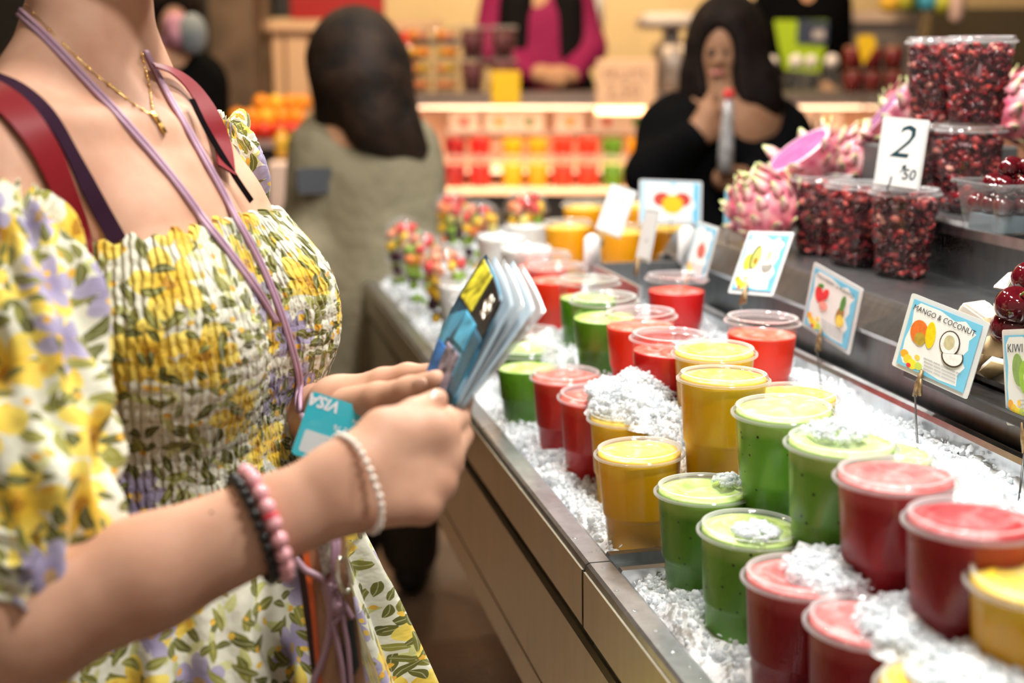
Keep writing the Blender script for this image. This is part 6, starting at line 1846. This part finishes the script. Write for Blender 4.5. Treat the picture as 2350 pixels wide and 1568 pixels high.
# people -------------------------------------------------------------------
M_SK2 = skin_mat('warm_skin', (0.62, 0.36, 0.22), (0.52, 0.28, 0.16))
M_SK3 = skin_mat('olive_skin', (0.33, 0.175, 0.10), (0.27, 0.13, 0.07))
def hairm(n, c):
    return mat(n, c, 0.75, var=(30, 0.5), bump=(60, 0.6, 0.006), spec=0.15)
# brown-haired woman seen from behind
Y1 = 3.25
q = lambda x, y, dy=0.0: PY(x, y, Y1 + dy)
per = thing('person', 'brown-haired woman in an olive jacket seen from behind, facing the fruit', 'person', (q(850, 400)[0], Y1, 0))
ft = (q(850, 400)[0], Y1)
body = [('e', q(815, 140), (0.085, 0.095, 0.115)), ('c', q(820, 215), q(830, 300), 0.055, 0.06), ('c', q(835, 330), q(840, 800), 0.13, 0.14, 0.05),
        ('c', q(735, 640, -0.18), q(700, 600, -0.26), 0.03, 0.03), ('c', np.array([ft[0] - 0.08, Y1, 0.82]), np.array([ft[0] - 0.07, Y1, 0.09]), 0.075, 0.05), ('c', np.array([ft[0] + 0.08, Y1, 0.82]), np.array([ft[0] + 0.07, Y1 + 0.05, 0.09]), 0.075, 0.05)]
obj('body', fig(body), M_SK2, per, world=True)
jk = [('c', q(775, 335), q(905, 335), 0.085, 0.085, 0.06), ('c', q(820, 420), q(845, 700), 0.155, 0.165, 0.06), ('c', q(890, 420), q(880, 700), 0.14, 0.16, 0.06), ('c', q(840, 690), q(800, 850), 0.17, 0.175, 0.06),
      ('c', q(745, 350, -0.02), q(712, 530, -0.06), 0.085, 0.068, 0.04), ('c', q(712, 530, -0.06), q(690, 640, -0.22), 0.066, 0.05, 0.04), ('c', q(930, 350), q(945, 560, -0.02), 0.08, 0.066, 0.04), ('c', q(945, 560), q(930, 680, -0.1), 0.066, 0.052, 0.04), ('c', q(800, 268), q(860, 275), 0.062, 0.062, 0.04)]
obj('jacket', fig(jk, 0.010), mat('olive_canvas', (0.20, 0.175, 0.11), 0.85, var=(5, 0.2), bump=(18, 0.6, 0.02)), per, world=True)
tr_ = [('c', np.array([ft[0] - 0.09, Y1, 0.80]), np.array([ft[0] - 0.08, Y1, 0.12]), 0.115, 0.075, 0.03), ('c', np.array([ft[0] + 0.08, Y1, 0.80]), np.array([ft[0] + 0.08, Y1 + 0.05, 0.12]), 0.115, 0.075, 0.03)]
obj('trousers', fig(tr_), mat('dark_brown_trousers', (0.035, 0.025, 0.018), 0.8), per, world=True)
sh_ = [('c', np.array([ft[0] - 0.08, Y1, 0.05]), np.array([ft[0] - 0.12, Y1 + 0.17, 0.035]), 0.05, 0.035), ('c', np.array([ft[0] + 0.08, Y1 + 0.05, 0.05]), np.array([ft[0] + 0.1, Y1 + 0.24, 0.035]), 0.05, 0.035)]
obj('shoes', fig(sh_), mat('black_shoes', (0.01, 0.01, 0.01), 0.5), per, world=True)
hr_ = [('e', q(818, 128, -0.01), (0.115, 0.115, 0.120), 0.03), ('c', q(770, 150), q(745, 275, -0.06), 0.06, 0.025, 0.05), ('c', q(835, 150, -0.06), q(880, 280, -0.10), 0.09, 0.06, 0.05), ('c', q(880, 170, -0.02), q(925, 325, -0.08), 0.065, 0.05, 0.05), ('c', q(925, 310, -0.09), q(962, 345, -0.09), 0.045, 0.022, 0.03), ('c', q(860, 280, -0.12), q(890, 345, -0.12), 0.05, 0.02, 0.03), ('c', q(775, 200, -0.09), q(765, 262, -0.09), 0.05, 0.02, 0.04), ('c', q(830, 200, -0.09), q(845, 300, -0.12), 0.09, 0.05, 0.05)]
obj('hair', fig(hr_, 0.009), mat('dark_brown_hair', (0.016, 0.008, 0.004), 0.7, var=(14, 0.8), bump=(60, 0.6, 0.006), spec=0.2), per, world=True)
obj('sleeve_patch', place(prism(rrect(0.085, 0.06, 0.01), -0.012, 0.012), rotm(math.radians(90), 0, 0.3), q(722, 415, -0.145)), mat('navy_patch', (0.06, 0.065, 0.075), 0.8), per, world=True, smooth=False)

# woman in black drinking
Y2 = 3.6
q = lambda x, y, dy=0.0: PY(x, y, Y2 + dy)
per = thing('person', 'long-haired woman in a black square-necked top sipping a drink', 'person', (q(1650, 400)[0], Y2, 0))
cx = q(1640, 400)[0]
body = [('e', q(1652, 118), (0.070, 0.088, 0.112), 0.02), ('c', q(1650, 188, -0.06), q(1650, 170, -0.02), 0.028, 0.045, 0.02), ('e', q(1646, 140, -0.093), (0.012, 0.016, 0.020), 0.015), ('e', q(1646, 166, -0.085), (0.020, 0.010, 0.008), 0.006),
        ('c', q(1662, 190), q(1668, 262), 0.05, 0.055, 0.03), ('c', q(1600, 285), q(1740, 285), 0.07, 0.07, 0.05), ('c', q(1680, 300), q(1650, 560), 0.14, 0.14, 0.05),
        ('c', q(1605, 305, -0.20), q(1628, 262, -0.19), 0.038, 0.032, 0.02), ('c', q(1622, 290, -0.22), q(1652, 262, -0.19), 0.013, 0.012, 0.006), ('c', q(1628, 304, -0.22), q(1660, 284, -0.20), 0.013, 0.012, 0.006), ('c', q(1628, 318, -0.22), q(1662, 304, -0.20), 0.012, 0.011, 0.006), ('c', q(1612, 262, -0.20), q(1632, 218, -0.17), 0.014, 0.012, 0.008), ('c', q(1622, 265, -0.21), q(1645, 226, -0.16), 0.013, 0.011, 0.006),
        ('c', q(1665, 410, -0.22), q(1720, 408, -0.18), 0.034, 0.03, 0.02), ('c', q(1655, 402, -0.24), q(1690, 396, -0.235), 0.012, 0.012, 0.006), ('c', q(1652, 416, -0.24), q(1690, 412, -0.235), 0.012, 0.012, 0.006),
        ('c', np.array([cx - 0.08, Y2, 0.85]), np.array([cx - 0.08, Y2, 0.06]), 0.08, 0.05), ('c', np.array([cx + 0.08, Y2, 0.85]), np.array([cx + 0.08, Y2, 0.06]), 0.08, 0.05)]
obj('body', fig(body, 0.007, [(q(1634, 120, -0.105), (0.016, 0.02, 0.009)), (q(1664, 120, -0.105), (0.016, 0.02, 0.009))]), M_SK3, per, world=True)
for x in (1634, 1664):
    obj('eye', place(uvs(0.011, 12, 8), None, q(x, 121, -0.077)), mat('dark_eye', (0.03, 0.02, 0.015), 0.2), per, world=True)
obj('lips', place(uvs(1.0, 12, 8), None, q(1646, 168, -0.096), np.array([0.022, 0.008, 0.008])), mat('lip_rose', (0.42, 0.14, 0.11), 0.4), per, world=True)
tp = [('c', q(1555, 292), q(1530, 300), 0.085, 0.08, 0.05), ('c', q(1760, 300), q(1790, 310), 0.08, 0.08, 0.05), ('c', q(1545, 330), q(1500, 400, -0.10), 0.085, 0.075, 0.04), ('c', q(1500, 400, -0.10), q(1590, 318, -0.20), 0.07, 0.045, 0.03), ('c', q(1600, 410), q(1620, 640), 0.165, 0.16, 0.06), ('c', q(1700, 420), q(1680, 640), 0.165, 0.16, 0.06), ('c', q(1790, 320), q(1815, 420, -0.04), 0.08, 0.07, 0.04), ('c', q(1815, 420, -0.04), q(1730, 408, -0.18), 0.065, 0.042, 0.04), ('c', q(1560, 290, 0.05), q(1750, 290, 0.05), 0.09, 0.09, 0.05), ('c', q(1575, 300, -0.07), q(1640, 345, -0.10), 0.07, 0.07, 0.04), ('c', q(1640, 370, -0.08), q(1740, 375, -0.08), 0.075, 0.07, 0.04)]
f_ = fig(tp, 0.009)
obj('top', f_, mat('black_knit', (0.003, 0.003, 0.0035), 0.9, spec=0.05), per, world=True)
obj('skirt', fig([('c', np.array([cx, Y2, 0.95]), np.array([cx, Y2, 0.30]), 0.18, 0.22)], 0.02), mat('black_knit', (0.003, 0.003, 0.0035), 0.9, spec=0.05), per, world=True)
hr_ = [('e', q(1668, 82, 0.02), (0.100, 0.105, 0.115), 0.03), ('c', q(1608, 110), q(1590, 230, 0.0), 0.042, 0.03, 0.04), ('c', q(1710, 110, -0.03), q(1745, 225, -0.06), 0.055, 0.055, 0.04), ('c', q(1735, 190, -0.04), q(1770, 270, -0.06), 0.055, 0.025, 0.04), ('c', q(1595, 170), q(1580, 265, 0.0), 0.035, 0.02, 0.04), ('c', q(1670, 90, 0.05), q(1680, 240, 0.07), 0.10, 0.09, 0.04), ('c', q(1628, 55, -0.055), q(1612, 215, -0.06), 0.028, 0.022, 0.02), ('c', q(1684, 55, -0.06), q(1712, 225, -0.09), 0.034, 0.030, 0.02)]
obj('hair', fig(hr_, 0.009, [(q(1648, 135, -0.11), (0.046, 0.07, 0.085))]), hairm('near_black_hair', (0.007, 0.003, 0.002)), per, world=True)
dk = thing('drink_bottle', 'slim clear bottle with a red cap held to the mouth of the woman in black', 'bottle', q(1664, 395, -0.26))
a, b = q(1664, 395, -0.27), q(1672, 228, -0.27)
obj('bottle', tube([a, a * 0.6 + b * 0.4, a * 0.25 + b * 0.75, b], [0.022, 0.019, 0.014, 0.012], 16), mat('cloudy_grey_glass', (0.34, 0.33, 0.33), 0.15, coat=0.6, var=(50, 0.5)), dk, world=True)
obj('cap', tube([b, b + unit(b - a) * 0.024], 0.013, 14), mat('red_cap', (0.6, 0.02, 0.02), 0.4), dk, world=True)

# vendor in magenta with black vest
Y3 = 5.75
q = lambda x, y, dy=0.0: PY(x, y, Y3 + dy)
zf = 0.22
per = thing('person', 'vendor in a magenta top and black vest with hands clasped behind the rear stall', 'person', (q(1235, 100)[0], Y3, 0))
cx = q(1235, 100)[0]
body = [('e', q(1230, -125), (0.078, 0.095, 0.115), 0.02), ('c', q(1232, -60), q(1233, -20), 0.055, 0.06, 0.02), ('e', q(1230, -118, -0.098), (0.012, 0.016, 0.02), 0.012), ('c', q(1233, 20), q(1235, 300), 0.12, 0.13, 0.05), ('c', q(1240, 170, -0.24), q(1278, 178, -0.25), 0.040, 0.042, 0.03), ('c', q(1290, 172, -0.24), q(1310, 175, -0.22), 0.036, 0.034, 0.03)]
for i in range(4):
    body.append(('c', q(1245 + i * 4, 163 + i * 9, -0.27), q(1285 + i * 3, 166 + i * 9, -0.28), 0.011, 0.010, 0.006))
for s in (-0.09, 0.09):
    body.append(('c', np.array([cx + s, Y3, 0.95]), np.array([cx + s, Y3, 0.05]), 0.08, 0.05))
obj('body', fig(body, 0.009), M_SK2, per, world=True)
tp = [('c', q(1165, -5), q(1305, -5), 0.085, 0.085, 0.05), ('c', q(1205, 50), q(1205, 250), 0.13, 0.14, 0.05), ('c', q(1265, 50), q(1265, 250), 0.13, 0.14, 0.05), ('c', q(1148, 5), q(1120, 110, -0.03), 0.085, 0.07, 0.04), ('c', q(1120, 110, -0.03), q(1225, 168, -0.20), 0.066, 0.045, 0.04), ('c', q(1320, 5), q(1352, 110, -0.03), 0.085, 0.07, 0.04), ('c', q(1352, 110, -0.03), q(1312, 175, -0.18), 0.066, 0.045, 0.04)]
obj('top', fig(tp, 0.012), mat('magenta_knit', (0.26, 0.002, 0.075), 0.8, bump=(20, 0.4, 0.02)), per, world=True)
vs = [('c', q(1188, 10, -0.06), q(1180, 250, -0.05), 0.085, 0.10, 0.05), ('c', q(1300, 10, -0.06), q(1304, 250, -0.05), 0.075, 0.09, 0.05), ('c', q(1190, 30, 0.08), q(1300, 30, 0.08), 0.12, 0.12, 0.05), ('c', q(1200, 220, 0.02), q(1290, 220, 0.02), 0.15, 0.15, 0.05)]
obj('vest', fig(vs, 0.012), mat('black_vest', (0.006, 0.005, 0.006), 0.8, spec=0.1), per, world=True)
obj('hair', fig([('e', q(1230, -140, 0.02), (0.09, 0.10, 0.11), 0.02)], 0.012, [(q(1230, -115, -0.11), (0.065, 0.08, 0.10))]), hairm('near_black_hair', (0.007, 0.003, 0.002)), per, world=True)
obj('trousers', fig([('c', np.array([cx - 0.09, Y3, 0.98]), np.array([cx - 0.09, Y3, 0.06]), 0.11, 0.07), ('c', np.array([cx + 0.09, Y3, 0.98]), np.array([cx + 0.09, Y3, 0.06]), 0.11, 0.07)], 0.02), mat('black_knit', (0.003, 0.003, 0.0035), 0.9, spec=0.05), per, world=True)

# worker in black with lime apron
Y4 = 5.9
q = lambda x, y, dy=0.0: PY(x, y, Y4 + dy)
per = thing('person', 'stall worker in black clothes with a lime green apron panel', 'person', (q(1842, 100)[0], Y4, 0))
cx = q(1842, 100)[0]
body = [('e', q(1842, -115), (0.078, 0.095, 0.115), 0.02), ('c', q(1842, -60), q(1842, -15), 0.055, 0.06, 0.02), ('c', q(1842, 30), q(1842, 300), 0.12, 0.13, 0.05), ('c', q(1895, 205, -0.2), q(1910, 215, -0.22), 0.035, 0.03, 0.02)]
for s in (-0.09, 0.09):
    body.append(('c', np.array([cx + s, Y4, 0.95]), np.array([cx + s, Y4, 0.05]), 0.08, 0.05))
obj('body', fig(body, 0.012), M_SK2, per, world=True)
tp = [('c', q(1785, 5), q(1900, 5), 0.085, 0.085, 0.05), ('c', q(1815, 60), q(1820, 260), 0.14, 0.14, 0.05), ('c', q(1868, 60), q(1868, 260), 0.14, 0.14, 0.05), ('c', q(1775, 15), q(1762, 130), 0.085, 0.065, 0.04), ('c', q(1762, 130), q(1790, 215, -0.16), 0.062, 0.045, 0.04), ('c', q(1908, 15), q(1922, 130), 0.085, 0.065, 0.04), ('c', q(1922, 130), q(1905, 205, -0.16), 0.062, 0.045, 0.04)]
obj('sweater', fig(tp, 0.012), mat('black_knit', (0.003, 0.003, 0.0035), 0.9, spec=0.05), per, world=True)
def panel(poly, Y, th):
    a = [PY(x, y, Y) for x, y in poly]; b = [PY(x, y, Y + th) for x, y in poly]; n = len(a)
    return np.array(a + b), [tuple(range(n)), tuple(range(n, 2 * n))[::-1]] + [(i, n + i, n + (i + 1) % n, (i + 1) % n) for i in range(n)]
obj('apron', panel([(1776, 46), (1900, 46), (1896, 100), (1880, 168), (1800, 160), (1788, 110)], Y4 - 0.185, 0.02), mat('lime_apron', (0.42, 0.62, 0.01), 0.6), per, world=True, smooth=False)
obj('navy_print', panel([(1830, 46), (1902, 48), (1898, 104), (1828, 100)], Y4 - 0.192, 0.006), mat('navy_print', (0.035, 0.05, 0.10), 0.6), per, world=True, smooth=False)
obj('white_print', panel([(1865, 70), (1892, 68), (1892, 88), (1866, 90)], Y4 - 0.196, 0.004), mat('pale_print', (0.55, 0.50, 0.52), 0.6), per, world=True, smooth=False)
obj('hair', fig([('e', q(1842, -130, 0.02), (0.09, 0.10, 0.11), 0.02)], 0.012, [(q(1842, -105, -0.11), (0.065, 0.08, 0.10))]), hairm('near_black_hair', (0.007, 0.003, 0.002)), per, world=True)
obj('trousers', fig([('c', np.array([cx - 0.09, Y4, 0.98]), np.array([cx - 0.09, Y4, 0.06]), 0.11, 0.07), ('c', np.array([cx + 0.09, Y4, 0.98]), np.array([cx + 0.09, Y4, 0.06]), 0.11, 0.07)], 0.02), mat('black_knit', (0.003, 0.003, 0.0035), 0.9, spec=0.05), per, world=True)

# passer-by behind the shopper's neck
Y5 = 4.6
q = lambda x, y, dy=0.0: PY(x, y, Y5 + dy)
per = thing('person', 'passer-by in a black coat with a pink scarf and grey bag behind the shopper\'s neck', 'person', (q(390, 300)[0], Y5, 0))
cx = q(390, 300)[0]
body = [('e', q(398, 42), (0.075, 0.09, 0.11), 0.02), ('c', q(398, 95), q(395, 130), 0.05, 0.055, 0.02), ('e', q(402, 50, -0.09), (0.012, 0.016, 0.02), 0.012), ('c', q(392, 180), q(392, 600), 0.13, 0.13, 0.05)]
for s in (-0.09, 0.09):
    body.append(('c', np.array([cx + s, Y5, 0.9]), np.array([cx + s, Y5, 0.05]), 0.08, 0.05))
obj('body', fig(body, 0.012), M_SK2, per, world=True)
obj('coat', fig([('c', q(335, 180), q(450, 180), 0.09, 0.09, 0.05), ('c', q(370, 240), q(370, 760), 0.16, 0.2, 0.05), ('c', q(415, 240), q(415, 760), 0.16, 0.2, 0.05), ('c', q(325, 190), q(310, 430), 0.085, 0.06, 0.04), ('c', q(460, 190), q(465, 430), 0.085, 0.06, 0.04)], 0.015), mat('black_coat', (0.004, 0.004, 0.004), 0.9, spec=0.05), per, world=True)
obj('scarf', fig([('c', q(390, 100, -0.05), q(425, 100, -0.05), 0.045, 0.045, 0.03), ('c', q(405, 60, -0.10), q(408, 86, -0.12), 0.045, 0.035, 0.03)], 0.01), mat('pink_scarf', (0.42, 0.20, 0.28), 0.8), per, world=True)
obj('hair', fig([('e', q(396, 20, 0.0), (0.10, 0.105, 0.10), 0.02), ('c', q(370, 40), q(355, 160), 0.06, 0.05, 0.03)], 0.012, [(q(402, 55, -0.12), (0.06, 0.08, 0.075))]), hairm('near_black_hair', (0.007, 0.003, 0.002)), per, world=True)
obj('grey_bag', fig([('e', q(442, 78, -0.12), (0.05, 0.04, 0.07), 0.02)], 0.012), mat('grey_blue_bag', (0.20, 0.23, 0.25), 0.8), per, world=True)
obj('trousers', fig([('c', np.array([cx - 0.09, Y5, 0.8]), np.array([cx - 0.09, Y5, 0.06]), 0.11, 0.07), ('c', np.array([cx + 0.09, Y5, 0.8]), np.array([cx + 0.09, Y5, 0.06]), 0.11, 0.07)], 0.02), mat('black_coat', (0.004, 0.004, 0.004), 0.9, spec=0.05), per, world=True)

# lamps of the rear stall, and fill lamps added over the aisle (above the frame)
for i, (x, y, z, w, aim, lab) in enumerate(((-0.05, 4.2, 2.9, 24, (0.1, 5.6, 1.2), 'warm spot lamp over the rear stall, left of three'), (1.2, 4.3, 2.9, 24, (1.2, 5.7, 1.2), 'warm spot lamp over the rear stall, middle of three'), (-1.2, 4.3, 2.9, 34, (-1.0, 5.6, 1.0), 'warm spot lamp over the orange stand, left of three'), (-0.9, 6.8, 3.2, 30, (-0.3, 8.1, 1.5), 'warm spot lamp washing the cream wall left'), (1.0, 6.8, 3.2, 42, (0.8, 8.1, 1.6), 'warm spot lamp washing the cream wall right'))):
    t = thing('spot_lamp', lab, 'lamp', (x, y, z), group='warm spot lamps of the hall')
    dv = unit(np.array(aim) - np.array([x, y, z]))
    obj('housing', tube([-dv * 0.12, -dv * 0.02], [0.03, 0.055], 18), M_SHADE, t)
    obj('bulb', place(uvs(0.03, 12, 8), None, -dv * 0.01), emit('warm_bulb', (1.0, 0.72, 0.45), 8.0), t)
    obj('rod', tube([-dv * 0.08, -dv * 0.08 + np.array([0, 0, 4.2 - z])], 0.008, 8), M_SHADE, t)
    o = lamp_light('spot_light', dv * 0.04, w, 0.14, (1.0, 0.74, 0.46), t)
    o.rotation_euler = Vector(dv).to_track_quat('-Z', 'Y').to_euler()

for i, (x, y, z, w) in enumerate(((-1.3, 0.1, 3.3, 4), (-1.3, 2.3, 3.3, 13), (0.6, -0.9, 3.3, 6))):  # unseen lamps added to replace the ambient light the hall walls block
    t = thing('aisle_fill_lamp', ('added fill lamp over the aisle behind the shopper', 'added fill lamp over the aisle towards the fruit stand', 'added fill lamp behind the lens position')[i], 'lamp', (x, y, z), group='added fill lamps')
    obj('shade', lathe([(0.03, 0.12), (0.16, 0.02), (0.165, 0.0), (0.158, 0.0), (0.03, 0.11)], 28), M_SHADE, t)
    obj('bulb', place(uvs(0.06, 16, 8), None, (0, 0, 0.05)), emit('warm_bulb', (1.0, 0.72, 0.45), 8.0), t)
    obj('rod', tube([(0, 0, 0.1), (0, 0, 4.2 - z)], 0.008, 8), M_SHADE, t)
    lamp_light('aisle_fill_light', (0, 0, -0.01), w, 0.30, (1.0, 0.80, 0.58), t)
